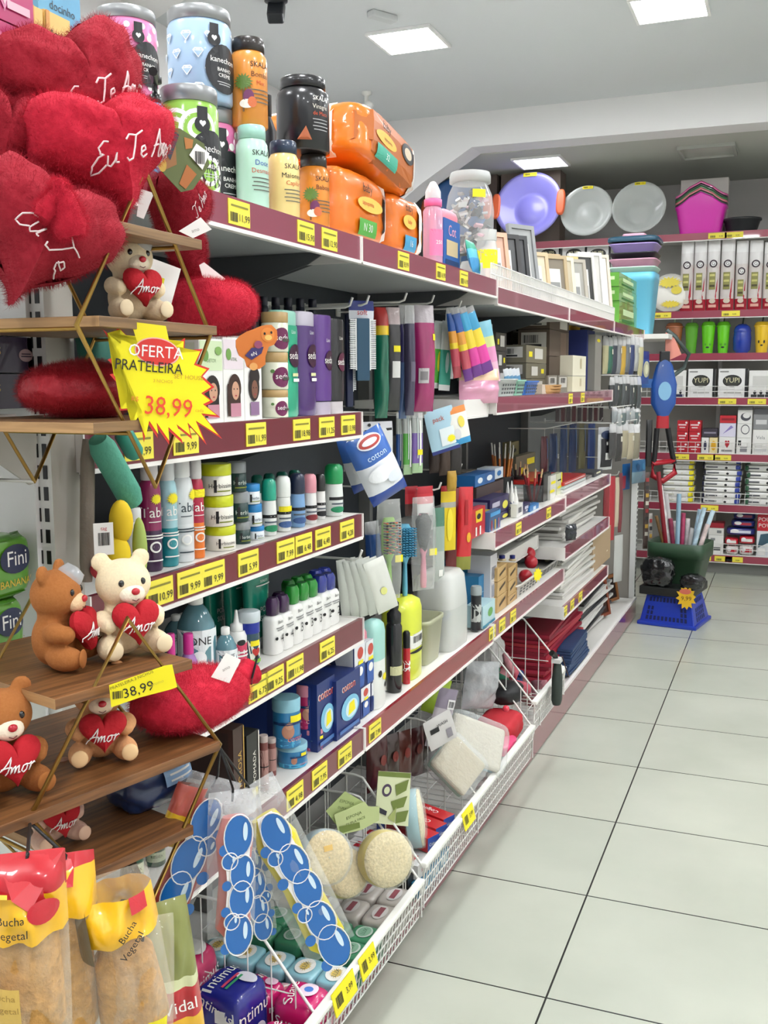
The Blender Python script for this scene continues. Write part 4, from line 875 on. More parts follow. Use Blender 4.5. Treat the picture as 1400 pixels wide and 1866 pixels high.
# ---- deodorants
Z=SH3
def spray(label,u0,u1,v,b0,b1,capc,txt,tc,extra=(),script=False):
    m0,m1=M(b0,.3,coat=.4),M(b1,.3,coat=.4)
    P,r,s=place(u0,u1,Z,.015,True); H=hz(P,v)-Z
    t=thing('spray_can',label,'spray can',P,RZ)
    b=MB(); n=28; pf=[(.93,0),(1,.015),(1,.3),(1,.36),(1,.70),(.9,.775),(.72,.80)]
    b.loft([[(a*r*math.cos(2*PI*j/n),a*r*math.sin(2*PI*j/n),q*H+GAP) for j in range(n)] for a,q in pf],[m1,m1,m1,m0,m0,m0,m0])
    for k,dc in enumerate([(-28,'t',txt,.52,.13,tc),(-26,'r',.44,.12,.008,tc),(-26,'r',.32,.2,.012,tc),(-26,'r',.295,.22,.012,tc),(-30,'e',.22,.1,.1,WH),(-30,'e',.22,.07,.07,m1),(-30,'r',.1,.14,.012,tc)]+list(extra)): _cd(b,dc,mpcyl(r,a0=R(dc[0])),H,k)
    b.build('can',t); b=MB(); b.lathe([(.74*r,.801*H),(.80*r,.81*H),(.80*r,.97*H),(.7*r,H)],M(capc,.35),n); b.build('cap',t)
spray('white spray can with green band and round green mark, nearest the camera',233,264,925,'#e9ebe8','#e9ebe8','#dcdedb','48',M('#1c8a55'),[(-40,'r',.28,.9,.13,M('#1f9a5d'))])
spray('plum purple spray can',258,297,833,'#8c1d55','#3a1a42','#d9d4d6','Tabu',WH,[(-20,'s',.64,.1,.1,YEL)])
spray('teal spray can between the plum and the white one',292,326,836,'#9cc7cf','#1f8a94','#cfd3d4','Tabu',WH,[(-20,'s',.64,.12,.12,YEL)])
spray('pale grey white spray can with dark lettering',308,355,831,'#d6dadb','#dfe2e3','#e3e3e2','Tabu',M('#33424a'),[(10,'s',.64,.12,.12,YEL)])
spray('red over orange spray can beside the lime jars',347,374,836,'#b3173f','#ea7a22','#d9d6d6','Tabu',WH,[(-10,'r',.66,.3,.08,YEL)])
def pots(u0,u1,tops,lid,body,lab,txt,zz,d,tc,frac=.62):
    for k,v in enumerate(tops):
        t,P,r,H=cyl('deodorant_pot','%s, %s of its stack of three'%(lab,('bottom','middle','top')[k]),'jar',u0-k*4,u1-k*4+2,v,zz,d,[('body',M(body,.35),[(.97,0),(1,.02),(1,frac),(.97,frac+.005)]),('lid',M(lid,.3),[(.98,frac+.01),(1.01,frac+.03),(1.01,.985),(.96,1)])],[(-32,'t',txt,.32,.2,tc),(-60,'r',.32,.09,.4,INK),(-25,'r',.16,.5,.04,M('#7f8a2a'))],sub=28)
        zz+=H+.0008
pots(374,428,(957,902,845),'#cdd61f','#efece0','lime-lidded white cream pot','Herbissimo',Z,.012,INK)
pots(424,455,(950,896,842),'#8f9497','#1d3b38','dark green pot with grey lid','Herbis',Z,.02,M('#cfd8d2'))
pots(450,480,(958,918,882),'#2a86c6','#e4ebee','blue-lidded white pot','Herbis',Z,.02,M('#1d3a5f'))
rb=[(.85,0),(.95,.02),(1,.35),(.92,.62)]; rc=[(.95,.625),(1,.64),(1,.86),(.9,.96),(.6,1)]
for u0,u1,v,bc,cc,lab,dd in ((478,505,873,'#e9ebe6','#18a184','white roll-on with teal cap',.02),(503,531,868,'#eceeea','#eef0ec','white roll-on with white cap and yellow sticker',.02),(528,557,863,'#7fa9d6','#16233f','pale blue roll-on with navy cap',.02),(553,578,864,'#ecebe8','#e59aa6','white roll-on with pink cap',.02),(574,594,864,'#ecebe8','#151517','white roll-on with black cap',.03),(592,626,846,'#e8ece8','#129a55','white roll-on with big green cap at the shelf end',.02)):
    cyl('roll_on_deodorant',lab+' on the deodorant shelf','deodorant',u0,u1,v,Z,dd,[('bottle',M(bc,.3),rb),('cap',M(cc,.3,coat=.4),rc)],[(-30,'r',.35,.4,.06,INK),(-30,'r',.25,.3,.03,M('#57606a')),(-36,'e',.14,.3,.12,M('#3f5f93') if 'white cap' in lab or 'navy' in lab else M('#8a2f33') if 'pink' in lab else INK if 'black' in lab else M('#1f8a5d'))]+([(-30,'r',.42,.3,.1,YEL)] if 'sticker' in lab else []),sub=24)
for i,u in enumerate((470,492,515,538)):
    cyl('roll_on_deodorant','white roll-on with dark teal cap in the back row of the deodorant shelf','deodorant',u-11,u+11,866-i*3,Z,.12,[('bottle',M('#dfe3df',.3),rb),('cap',M('#116b5a',.3),rc)],group='back row of roll-ons',sub=16)
# ---- nail care
Z=SH4; AQ=film('#4f7f8c',.22,.1,.05,8)
bot=[(.93,0),(1,.03),(1,.52),(.92,.66),(.6,.8),(.36,.86)]
def remover(label,u0,u1,v,d,big,zz=Z,rz=0):
    return cyl('nail_polish_remover',label,'bottle',u0,u1,v,zz,d,[('bottle',M('#5e8a96',.12,coat=.5),bot),('cap',WH,[(.34,.861),(.38,.87),(.38,.985),(.3,1)])],[(-40,'r',.34,.62,.56,M('#e6eaec')),(-45,'t','ONE',.5,.12,INK),(-50,'e',.32,.16,.16,M('#f6f7f7')),(-40,'r',.12,.62,.14,M('#3d6c77')),(-40,'t','ACETONA',.12,.065,INK)],sub=30)
remover('large blue-grey bottle of nail polish remover with white label',325,396,1078,.03,True)
remover('nail polish remover bottle half hidden behind the big one',300,345,1120,.15,True)
remover('small nail polish remover bottle in front of the white nozzle bottle',392,434,1143,.005,False)
for i,(u0,u1,c) in enumerate(((302,328,'#4b3a8a'),(330,362,'#a678b8'))):
    cyl('polish_bottle','small %s bottle with magenta cap behind the wooden board'%('violet','lilac')[i],'bottle',u0,u1,1155,Z,.02,[('bottle',M(c,.25),[(.92,0),(1,.04),(1,.55),(.6,.68)]),('cap',M('#cf2f8e',.3),[(.56,.681),(.6,.7),(.56,.99),(.5,1)])],[(-30,'r',.3,.4,.2,M('#e7dff0')),(-10,'r',.42,.25,.18,YEL)],sub=20)
cyl('glue_bottle','white bottle with pointed nozzle and pink label','bottle',414,451,1112,Z,.03,[('bottle',M('#efeeea',.3),[(.92,0),(1,.03),(1,.55),(.8,.64)]),('nozzle',WH,[(.6,.641),(.64,.65),(.62,.75),(.3,.78),(.12,1)])],[(-30,'r',.3,.5,.3,M('#d13f62')),(-30,'e',.47,.16,.1,INK),(-30,'r',.30,.3,.03,WH),(-30,'r',.24,.3,.03,WH)],sub=24)
cyl('remover_tub','dark blue tub with blue band and fruit label','jar',436,474,1113,Z,.02,[('jar',M('#24465a',.12,coat=.5),[(.9,0),(1,.04),(1,.60)]),('collar',M('#1c2f9a',.3),[(1.02,.601),(1.04,.61),(1.04,.80)]),('lid',M('#c9d2d6',.3),[(1.08,.801),(1.12,.81),(1.12,.98),(1,1)])],[(-20,'p',[(-.16,.5),(.16,.42),(.2,.1),(-.1,.04)],M('#e9ead8')),(-22,'r',.43,.2,.1,YEL),(-20,'h',.25,.16,.18,M('#b92a24')),(-18,'r',.1,.26,.07,M('#7fb53b'))],sub=28)
TEAL=M('#12806a',.3,coat=.3)
for i,(u0,u1,v,d) in enumerate(((386,420,1050,.14),(426,464,1045,.10),(462,501,1040,.06))):
    flat('after_sun_tube','teal tube of after sun lotion, %s of the three'%('leftmost and dimmest','middle','rightmost')[i],'tube',u0,u1,v,Z,d,[(.72,.16),(.85,.3),(1,.95),(1,1)],[(.6,.001),(.66,.02),(.66,.155)],TEAL,M('#e6e6e1'),.4,[('t','POS',0,.02,.1,WH),('t','SOL',0,-.09,.1,WH),('r',0,.33,.6,.015,WH),('t','SUNLESS',0,.38,.045,WH)],p=2.2)
dev=[(.94,0),(1,.03),(1,.60),(.85,.66),(.5,.69)]; dcap=[(.62,.692),(.68,.70),(.68,.92),(.5,1)]
cc={'p':'#3d2148','g':'#1f8a2c','b':'#202f8c'}
seq=[('p','4',512,1090,.02),('p','4',530,1085,.02),('g','3',548,1068,.02),('g','3',566,1062,.02),('g','3',582,1057,.02),('b','2',599,1049,.02),('b','2',614,1045,.02)]
for i,(c,n,u,v,d) in enumerate(seq):
    flat('developer_bottle','%s-capped white developer bottle, %s from the left in the front row'%({'p':'purple','g':'green','b':'blue'}[c],ORD[i]),'bottle',u-9.5,u+9.5,v,Z,d,dev,dcap,M('#ecece8',.3),M(cc[c],.25,coat=.4),.8,[('t','Beira',0,.08,.08,INK),('r',0,-.02,.7,.02,M('#8a8a8a')),('r',0,-.06,.6,.02,M('#8a8a8a')),('t',n,.1,-.22,.22,INK),('e',-.35,-.2,.14,.06,INK)],p=3)
for i,(c,u,v) in enumerate((('p',522,1080),('g',540,1058),('g',556,1052),('g',572,1048),('b',590,1040),('b',606,1036))):
    flat('developer_bottle','%s-capped white developer bottle, %s from the left in the second row'%({'p':'purple','g':'green','b':'blue'}[c],ORD[i]),'bottle',u-9,u+9,v,Z,.11,dev,dcap,M('#dcdcd8',.3),M(cc[c],.25),.8,p=3)
# ---- cotton shelf
Z=SH5
for i,(u0,u1,v,c,tx,tc) in enumerate(((428,447,1325,'#3a1e18','POROSA','#c9a24a'),(452,474,1335,'#1d1c1c','POMADA','#ece8dc'))):
    box('ointment_box',('brown box with vertical gold lettering','black box with vertical white lettering and yellow corner')[i],'box',u0,u1,v,Z,.02,.09,M(c,.35),[('t',tx,.1,.0,.11,M(tc),PI/2),('r',.45,0,.08,.98,M(tc))]+([('r',.0,-.36,.6,.12,YEL)] if i else []),left=[('r',0,0,.8,.9,M('#2b1712' if i==0 else '#2a2826'))])
for i,(u0,u1,v) in enumerate(((474,490,1340),(488,504,1345))):
    cyl('ointment_tin','reddish brown tin left of the blue cotton tub, %s'%('front','back')[i],'tin',u0,u1,v,Z,.02+.02*i,[('body',M('#7a4440',.35),[(.97,0),(1,.02),(1,.88)]),('lid',M('#b7a7a2',.3),[(1.02,.881),(1.04,.9),(1.04,.98),(.98,1)])],[(-40,'r',.45,.3,.6,M('#a97f78')),(-40,'r',.45,.2,.02,INK)],sub=20)
def cotton(u0,u1,v,zz,d,c,c2,lab):
    return cyl('cotton_tub',lab,'cotton tub',u0,u1,v,zz,d,[('tub',M(c,.3,coat=.3),[(.96,0),(1,.03),(1,.74)]),('lid',M('#8fc3d4' if c=='#2a7db3' else '#d98a9d',.3),[(1.02,.741),(1.03,.76),(1.03,.97),(.96,1)])],[(-35,'r',.12,2.0,.2,M(c2)),(-55,'e',.36,.26,.3,M('#b9826a')),(-50,'e',.48,.16,.16,M('#c99478')),(-15,'t','cotton',.2,.16,WH),(-16,'t','cotton',.205,.15,M('#c2344a')),(-15,'r',.62,.3,.14,YEL),(-30,'r',.52,.9,.06,M('#183a6a'))],sub=30)
a=cotton(506,560,1352,Z,.012,'#2a7db3','#4fb0d8','blue cotton tub at the foot of the stack of two'); cotton(498,548,1270,Z+a[3]+.001,.016,'#2a7db3','#4fb0d8','blue cotton tub stacked on the other blue one')
a=cotton(552,589,1325,Z,.02,'#b8285f','#d86a90','pink cotton tub at the foot of the pink stack'); cotton(540,579,1245,Z+a[3]+.001,.03,'#b8285f','#d86a90','pink cotton tub stacked on the other pink one')
NAVY=M('#1c3070',.35)
cot=[('t','cotton',.0,.3,.2,WH),('t','cotton',.01,.293,.19,M('#d8543a')),('e',.05,-.08,.75,.42,M('#7fc1e0')),('e',.1,-.1,.5,.3,M('#cfe8f2')),('p',[(-.05,-.2),(.25,-.16),(.2,.02),(.0,-.0)],YEL),('r',0,-.4,.8,.06,M('#4f7ab8'))]
box('cotton_box','large blue cotton ball box, left of the two','box',579,611,1238,Z,.02,.09,NAVY,cot,left=[('r',0,0,.7,.9,M('#26408a'))])
box('cotton_box','large blue cotton ball box, right of the two','box',614,657,1228,Z,.012,.09,NAVY,cot,left=[('r',0,.2,.5,.4,M('#3a5aa0')),('t','coton',0,-.1,.12,M('#c9d4ea'),PI/2)])
for i,(u0,u1,v,d) in enumerate(((579,611,1238,.115),(579,611,1238,.21),(614,657,1228,.105),(614,657,1228,.20))):
    P,hw,s=place(u0,u1,Z,.02); abox('cotton_box','large blue cotton ball box standing behind the front %s one, %s row'%(('left','left','right','right')[i],('second','third')[i%2]),'box',gp(s,d,Z),RZ,2*hw,.088,hz(P,v)-Z,NAVY,cot,None,[('r',0,0,.7,.9,M('#26408a'))])
zz=[Z,Z]
swab=[('r',0,.28,1,.44,M('#e4e6ea')),('e',.0,.3,.5,.26,M('#c4463a')),('p',[(-.3,-.45),(.3,-.45),(.35,.0),(0,.12),(-.35,0)],M('#2f5aa8')),('e',0,-.1,.4,.2,WH),('r',0,.1,.4,.08,YEL)]
for i,(u0,u1,va,vb,d) in enumerate(((658,675,1250,1173,.02),(677,693,1240,1166,.02))):
    o=box('swab_box','small white and blue swab box, %s lower'%('left','right')[i],'box',u0,u1,va,Z,d,.10,NAVY,swab)
    box('swab_box','white and blue swab box with a dark stripe, %s upper'%('left','right')[i],'box',u0-12,u1-8,vb,Z+o[3]+.001,d,.10,NAVY,swab,left=[('r',0,0,.96,.9,M('#d7d9dc')),('e',-.1,0,.4,.6,M('#2a3358')),('e',-.1,-.05,.25,.3,M('#c99478'))],fm={'top':M('#d5d7da')})
for i,(u0,u1,v,c) in enumerate(((612,640,1178,'#d5d7da'),(590,615,1190,'#9fb2c8'))):
    pass
# ================================================================ second bay: things on hooks
def hook(label,u,v,d0=.05,up=.02):
    # wire hook from the back panel towards the aisle, its tip in column u, row v
    z=1.2
    for _ in range(5): s=s_at(u,z,d0); z=hz(gp(s,d0,z),v)
    t=MB(); t.tube([(0,.405-d0,0),(0,.012,0),(0,0,.004),(0,-.006,up)],.0026,WIRE,6)
    t.box(-.012,.012,.405-d0-.004,.405-d0,-.012,.012,WIRE)
    o=t.build('display_hook',loc=gp(s,d0,z),rz=RZ); tag(o,label,'hook'); return s,z
def hang(kind,label,cat,uL,uR,vT,vB,d,T,bands,dec=(),yaw=-30,tilt=0,card=None,seed=0,group=None,wr=.12,name=None,wmul=1):
    u=(uL+uR)/2; z=1.2
    for _ in range(5): s=s_at(u,z,d); P=gp(s,d,z); z=hz(P,vT)
    P=gp(s,d,z); H=z-hz(P,vB); W=(uR-uL)/CF*proj(P)[2]
    # true width seen at an angle
    fx=(Matrix.Rotation(RZ+R(yaw),3,'Z')@Vector((1,0,0))).dot(RT); W=W/max(.35,abs(fx))*wmul
    rot=(Matrix.Rotation(RZ+R(yaw),3,'Z')@Matrix.Rotation(R(tilt),3,'Y')).to_euler()
    cd=None
    if card: cd=(card[0],card[1]*H)+tuple(card[2:]); H=H-cd[1]
    return pouch(name or kind,label,cat,P,rot,W,H,T,bands,dec,group,seed,wr,12,cd),P,W,H
def PV(uL,uR,vT,vB,d):
    u=(uL+uR)/2; z=1.2
    for _ in range(5): s=s_at(u,z,d); P=gp(s,d,z); z=hz(P,vT)
    P=gp(s,d,z); return P,z-hz(P,vB),(uR-uL)/CF*proj(P)[2]
# hair combs and brushes
def comb(label,uL,uR,vT,vB,d,spine,teeth,yaw,two=True):
    P,H,W=PV(uL,uR,vT,vB,d); W/=.75
    t=thing('hair_comb',label,'comb',P,RZ+R(yaw))
    b=MB(); b.box(-W*.25,W*.25,-.004,.006,-H,0,M(spine,.35)); b.build('spine',t,bevel=.002)
    n=int(H/.0048)
    for sd in ((1,-1) if two else (1,)):
        b=MB(); b.box(min(sd*W*.25,sd*W*.29),max(sd*W*.25,sd*W*.29),-.0025,.0035,-H*.83,-H*.01,M(teeth,.35))
        for i in range(n):
            z=-H*.02-i*(H*.8/n); b.box(min(sd*W*.28,sd*W*.5),max(sd*W*.28,sd*W*.5),-.002,.003,z-.0024,z,M(teeth,.35))
        b.build('teeth',t)
    return t
s1=hook('wire hook holding the navy and white combs',668,556,.06)
hook('bent wire hook left of the comb hook',638,560,.08)
comb('long navy comb with pale teeth beside the black conditioner bottle',626,646,572,742,.10,'#1b2444','#e9ecec',-35,False)
comb('wide teal-blue comb with white teeth on a blue card',641,681,580,694,.07,'#214a63','#eef0ee',-38)
hang('hanging_card','navy card with red and white print above the wide comb','card',636,681,548,584,.075,.006,[(.5,M('#202f7a')),(1,M('#d9dce4'))],[('t','soft',0,-.1,.4,M('#c03a45'))],-38)
s2=hook('wire hook holding the green, black and purple pouches',737,550,.05)
hook('wire hook holding the magenta roll pouch',787,553,.05)
hook('wire hook holding the rainbow packs',837,562,.05)
hang('pouch_pack','long dark green rolled pack on the hook','pack',682,706,560,762,.10,.045,[(.16,M('#b0302c',.35)),(.22,M('#e3c02a',.35)),(1,M('#12694f',.25,coat=.6))],(),-35,seed=1)
hang('pouch_pack','black pouch pack with yellow tag and white label','pack',703,729,560,748,.08,.03,[(.2,film('#d9c7c7',.4)),(1,M('#29282a',.3,coat=.5))],[('r',.05,.1,.5,.06,YEL),('r',.0,-.1,.55,.16,M('#d7d6d2'))],-35,seed=2)
hang('pouch_pack','slim navy blue pouch pack','pack',726,741,556,763,.08,.03,[(.2,PLAST),(.5,M('#3a3562',.3,coat=.5)),(1,M('#4f6690',.3,coat=.5))],(),-35,seed=3)
hang('pouch_pack','slim dark violet pouch pack beside the magenta one','pack',738,755,556,757,.06,.03,[(.2,PLAST),(1,M('#454158',.3,coat=.5))],[('r',0,-.1,.5,.18,M('#6a6478'))],-35,seed=4)
hang('pouch_pack','wide magenta rolled pack with white label','pack',752,791,556,750,.05,.05,[(.18,film('#e9dfe4',.5)),(1,M('#a12a66',.25,coat=.6))],[('r',.3,.2,.18,.06,YEL),('r',-.2,-.16,.4,.14,M('#c9c3c5')),('r',-.2,-.16,.3,.08,M('#8f8a8c'))],-38,seed=5)
for i,(a,c,v0,v1,col,dd) in enumerate(((792,812,585,708,'#4fae3a',.11),(806,828,585,712,'#3fa68e',.09),(812,834,570,690,'#cfd8d3',.13))):
    hang('blister_pack',('green item blister pack','teal item blister pack','pale blank blister pack')[i]+' between the magenta roll and the rainbow packs','pack',a,c,v0,v1,dd,.012,[(.4,M('#dfe6e1',.3)),(.9,M(col,.35)),(1,M('#d9ddd9'))],[('e',0,-.1,.3,.3,M('#d9d22f' if i==0 else '#bfe0d8'))],-35,4,seed=i)
RB=['#2456a6','#35a0cf','#f0d431','#e8a03a','#d93a9a','#6a2a86']
for i,(a,c,v0,v1,t_,) in enumerate(((820,840,560,690,-8),(828,850,560,698,-14),(838,862,560,692,-18),(848,876,560,688,-22))):
    hang('balloon_pack','rainbow striped long balloon pack, %s of the fan of four'%ORD[i],'pack',a-8,c-12,v0,v1,.07-.012*i,.02,[(.12,PLAST),(.34,M(RB[0] if i<2 else RB[1],.3,coat=.5)),(.5,M(RB[3] if i<2 else RB[2],.3,coat=.5)),(.62,M(RB[2],.3,coat=.5)),(.8,M('#c04a5a' if i<2 else RB[4],.3,coat=.5)),(1,M(RB[5] if i else '#a8404a',.3,coat=.5))],(),-38,t_*1.0,seed=20+i)
hang('balloon_pack','pastel blue and pink wrapped pack right of the rainbow fan','pack',868,896,585,700,.03,.02,[(.25,M('#8ccde0',.3)),(.45,M('#d9e39a',.3)),(.7,M('#e59ac4',.3)),(1,M('#e7b9cf',.3))],(),-38,-12,seed=31)
hang('party_bag','crumpled pink wrapped bag resting on the short white shelf','bag',835,912,672,735,.02,.05,[(.3,M('#e9c4a2',.3,coat=.4)),(1,M('#e3a2bd',.25,coat=.6))],(),-35,0,seed=32,wr=.35)
hang('hanging_card','white and teal card behind the rainbow fan','card',868,900,590,650,.2,.004,[(.5,M('#e9eef0')),(1,M('#5ab7c9'))],(),-20)
# row of toothbrushes and cards
hook('wire hook holding the toothbrush packs',775,757,.06); hook('wire hook holding the blue toothbrush pack',729,752,.10)
hang('blister_pack','white blister card with dark wavy line above the blue pouch','pack',661,716,768,842,.11,.008,[(.18,M('#d0d0d4')),(1,M('#d9dbdc',.3))],[('p',[(-.45,.3),(.45,.34),(.45,.28),(-.45,.24)],INK),('e',-.3,.42,.1,.08,INK),('e',0,.42,.1,.08,INK),('e',.2,-.3,.4,.3,M('#aebfd4'))],-30,seed=41)
for i,(a,c,col,dd) in enumerate(((722,735,'#2b4f8c',.11),(735,752,'#57a845',.09),(751,771,'#7b5fa8',.07))):
    hang('toothbrush_pack',('blue','green','violet')[i]+' toothbrush in a clear hanging pack','toothbrush',a,c,752,868-3*i,dd,.012,[(.12,M('#e6e7e5')),(.35,M('#b9bdb9',.3)),(.85,M(col,.3,coat=.4)),(1,M('#a8c79a' if i else '#3a4a66',.3))],[('r',.15,.0,.18,.75,M('#eeeeea')),('r',-.1,.1,.1,.7,M('#c9d2cf'))]+([('r',.1,-.15,.5,.09,YEL)] if i==2 else []),-35,seed=i)
s3=hook('wire hook holding the pale blue and white cards',850,742,.02)
hang('hanging_card','pale blue printed pack hanging tilted from the hook','pack',770,826,745,826,.05,.012,[(.9,M('#a9cbdb',.3)),(1,M('#27337a'))],[('t','pack',-.1,.28,.16,M('#c45a48')),('r',.1,-.15,.5,.4,M('#dfe8ea')),('s',.2,-.22,.34,.2,YEL)],-40,-14,seed=51)
hang('hanging_card','white pack with orange top hanging beside the pale blue one','pack',806,848,742,812,.02,.012,[(.16,M('#e0873f')),(.8,M('#e9e8e0',.3)),(1,M('#3f9bd0'))],[('e',.15,.1,.3,.3,M('#e8d25a')),('e',-.1,-.2,.3,.3,M('#d8d8d8'))],-40,-13,seed=52)
hook('wire hook above the blue cotton pouches',648,802,.03)
BL=M('#3768b8',.28,coat=.5); 
for i,(a,c,v0,v1,dd,tl) in enumerate(((606,668,793,880,.10,-20),(616,702,790,905,.04,-27))):
    hang('cotton_pouch',('blue and white cotton pouch hanging behind the front one','large blue and white cotton pouch hanging tilted at the shelf end')[i],'pouch',a,c,v0,v1+18,dd,.05,[(.42,BL),(.85,M('#e9ecf2',.28,coat=.5)),(1,M('#2a4a9e',.28,coat=.4))],[('e',.0,.38,.62,.2,M('#e6e8ee')),('e',0,.38,.56,.15,M('#b0392f')),('e',0,.38,.4,.08,M('#e6e8ee')),('t','cotton',.0,.18,.12,M('#cfe6f5')),('e',-.1,-.08,.6,.22,M('#f2f4f7')),('e',.2,-.2,.4,.16,M('#dfe6f0'))],-38,tl,seed=60+i,wmul=.85)
# lower rows
hook('wire hook with dark scarves above the red combs',838,858,.06)
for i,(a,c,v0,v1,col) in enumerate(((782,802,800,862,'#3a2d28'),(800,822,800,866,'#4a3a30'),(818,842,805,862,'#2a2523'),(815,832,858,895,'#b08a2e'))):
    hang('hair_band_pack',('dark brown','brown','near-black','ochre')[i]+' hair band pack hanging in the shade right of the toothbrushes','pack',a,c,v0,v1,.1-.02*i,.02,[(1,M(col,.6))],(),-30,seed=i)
hook('wire hook holding the brushes in clear bags',800,893,.05)
for i,(a,c) in enumerate(((738,762),(760,790))):
    hang('hair_comb_pack',('red comb pack left of the pink makeup brush','red card with white top above the makeup brush')[i],'pack',a,c,886,940,.12-.04*i,.01,[(.25,M('#b81f2e')),(.6,M('#c92f3a',.4)),(1,M('#5a3a36' if i==0 else '#d9d6d2'))],(),-32,seed=i)
def brush(label,uL,uR,vT,vB,d,bagc,handle,head,bris,yaw=-35,yel=None,bw=.62,tuft=False):
    P,H,W=PV(uL,uR,vT,vB,d); W/=.72
    t=thing('hair_brush',label,'brush',P,RZ+R(yaw))
    b=MB(); b.sup([(W*.22,.012,-H*.97),(W*.26,.014,-H*.9),(W*.16,.012,-H*.62),(W*.3,.014,-H*.58),(W*bw,.016,-H*.5),(W*bw,.016,-H*.25),(W*.4,.014,-H*.18)],M(handle,.35,coat=.3),2.2,18); b.build('handle',t)
    b=MB()
    if tuft: b.sup([(W*.16,.012,-H*.6),(W*.5,.03,-H*.42),(W*.62,.034,-H*.26),(W*.3,.02,-H*.18)],M(bris,.8,bump=.8,bscale=200),2.2,20)
    for i in range(0 if tuft else 12):
        z=-H*.22-i*H*.027
        for j in range(5): x=-W*bw*.42+j*W*bw*.21; b.box(x-.0022,x+.0022,-.022,-.007,z-.0025,z,M(bris if (i+j)%3 else head,.5))
    b.build('bristles',t)
    if bagc:
        b=MB(); pouchgeo(b,W,H,.05,[(1,film(bagc,.8,.12,.5,30))],10,2)
        if yel: pass
        b.build('bag',t)
    if yel: b=MB(); b.box(W*.1,W*.42,-.018,-.016,-H*.62,-H*.55,YEL); b.build('price_tag',t)
    return t
brush('black bristle hairbrush with lime handle in a clear bag',690,727,910,1092,.06,'#eef0ec','#8cc63a','#d0622e','#251f1d',yel=1)
brush('pale blue hairbrush with blue handle in a clear bag',724,752,925,1090,.05,None,'#5fa9c4','#3f8fb2','#2f7d9f',bw=.8)
hang('brush_bag','royal blue brush handle in a bag behind the lime one','brush',664,690,950,1085,.12,.03,[(.2,PLAST),(1,M('#2b559c',.3,coat=.4))],[('r',.3,-.35,.3,.12,YEL)],-35,-4)
brush('makeup brush with black head and pink handle in a clear bag',754,790,905,1075,.04,'#eef0ee','#e58aa4','#151515','#151515',yel=1,bw=.22,tuft=True)
hang('comb_pack','grey green comb strip in a clear pack right of the makeup brush','pack',789,811,925,1060,.05,.012,[(.25,M('#4f7a66',.4)),(.6,M('#97a89c',.3)),(1,M('#b4bab4',.3))],[('r',.1,-.38,.35,.09,WH)],-35)
hang('knife_pack','yellow cutter on a red-topped card','pack',803,832,885,1003,.06,.014,[(.12,M('#b3222b')),(.22,M('#e3c31f')),(.3,M('#a9a59c')),(1,M('#e0c41d',.35))],[('e',0,-.1,.4,.5,M('#efd838'))],-35,0)
hang('red_pack','dark red pack hanging behind the yellow cutter','pack',812,840,890,1035,.10,.02,[(1,M('#7d1820',.35,coat=.3))],(),-35)
hang('red_pack','bright red long hanging pack beside the crayon shelf','pack',836,864,887,1038,.03,.025,[(.85,M('#c9202a',.3,coat=.4)),(1,M('#8a8a3a'))],[('e',.1,-.1,.3,.12,M('#e0a52a')),('r',-.1,.2,.2,.3,M('#a3151d'))],-38,2)
hook('wire hook holding the silver sachets',655,1020,.0)
for i in range(5):
    hang('silver_sachet','silver foil sachet hanging from the shelf end, %s of the fan of five'%ORD[i],'sachet',612+i*12,648+i*13,1018+i*.5,1128-2*i,.03-.012*i,.012,[(1,M('#bfc3bb' if i<4 else '#dcded6',.28,.35))],[('e',0,-.1,.3,.14,M('#dfe089'))] if i==4 else [],-40,-6-3*i,seed=i)
# soap shelf
Z=SH5
dome=[(.96,0),(1,.02),(1,.5)]; 
def tall(label,u0,u1,v,d,c0,c1,split=.55,name='soap_holder',p=2.6,extra=(),depf=.7,dm=1):
    return flat(name,label,'holder',u0,u1,v,Z,d,[(.96,0),(1,.02),(1,split)],[(1,split+.002),(1,.85 if dm else .96),(.9,.94 if dm else .985),(.6,.985 if dm else .999),(.3,1)],M(c0,.3,coat=.3),M(c1,.3,coat=.3),depf,list(extra),p=p)
tall('pink domed soap holder at the bay joint',664,688,1140,.03,'#e3d6cf','#e493a0')
tall('mint domed soap holder with spotted base beside the pink one',687,709,1130,.01,'#e9ebe6','#9fd0c6',.55,extra=[('e',-.2,-.1,.2,.08,INK),('e',.2,-.25,.2,.06,INK),('e',.1,-.15,.3,.08,YEL)])
cyl('bottle','tall black drink bottle with round top on the soap shelf','bottle',704,733,1095,Z,.01,[('body',M('#131315',.2,coat=.5),[(.9,0),(1,.02),(1,.72),(.8,.76)]),('cap',M('#1a1a1c',.25),[(.86,.761),(.9,.77),(.9,.86),(.5,.9),(.62,.93),(.62,.98),(.4,1)])],[(-30,'r',.25,.2,.1,M('#c9c79a'))])
cyl('bottle','slim red bottle with black top beside the black bottle','bottle',734,748,1150,Z,.015,[('body',M('#c0202a',.25,coat=.4),[(.92,0),(1,.02),(1,.68)]),('cap',M('#18181a',.3),[(.95,.681),(.95,.96),(.6,1)])],[(-20,'r',.35,.5,.2,WH)])
cyl('bottle','dark patterned cup behind the yellow holder','cup',746,762,1145,Z,.05,[('body',M('#4a4248',.4),[(.9,0),(1,.02),(1,.9)]),('cap',M('#6a2a30',.3),[(1.02,.901),(1.02,.98),(.9,1)])],[(-40,'r',.4,.6,.3,M('#a8a2a0'))])
tall('yellow ribbed toothbrush holder with white barcode label',746,779,1088,.015,'#cfd83a','#d6de3e',.25,extra=[('r',0,-.02,.75,.18,M('#e7e6e0')),('b',0,.0,.5,.08),('e',0,-.15,.7,.04,INK)],p=2.4)
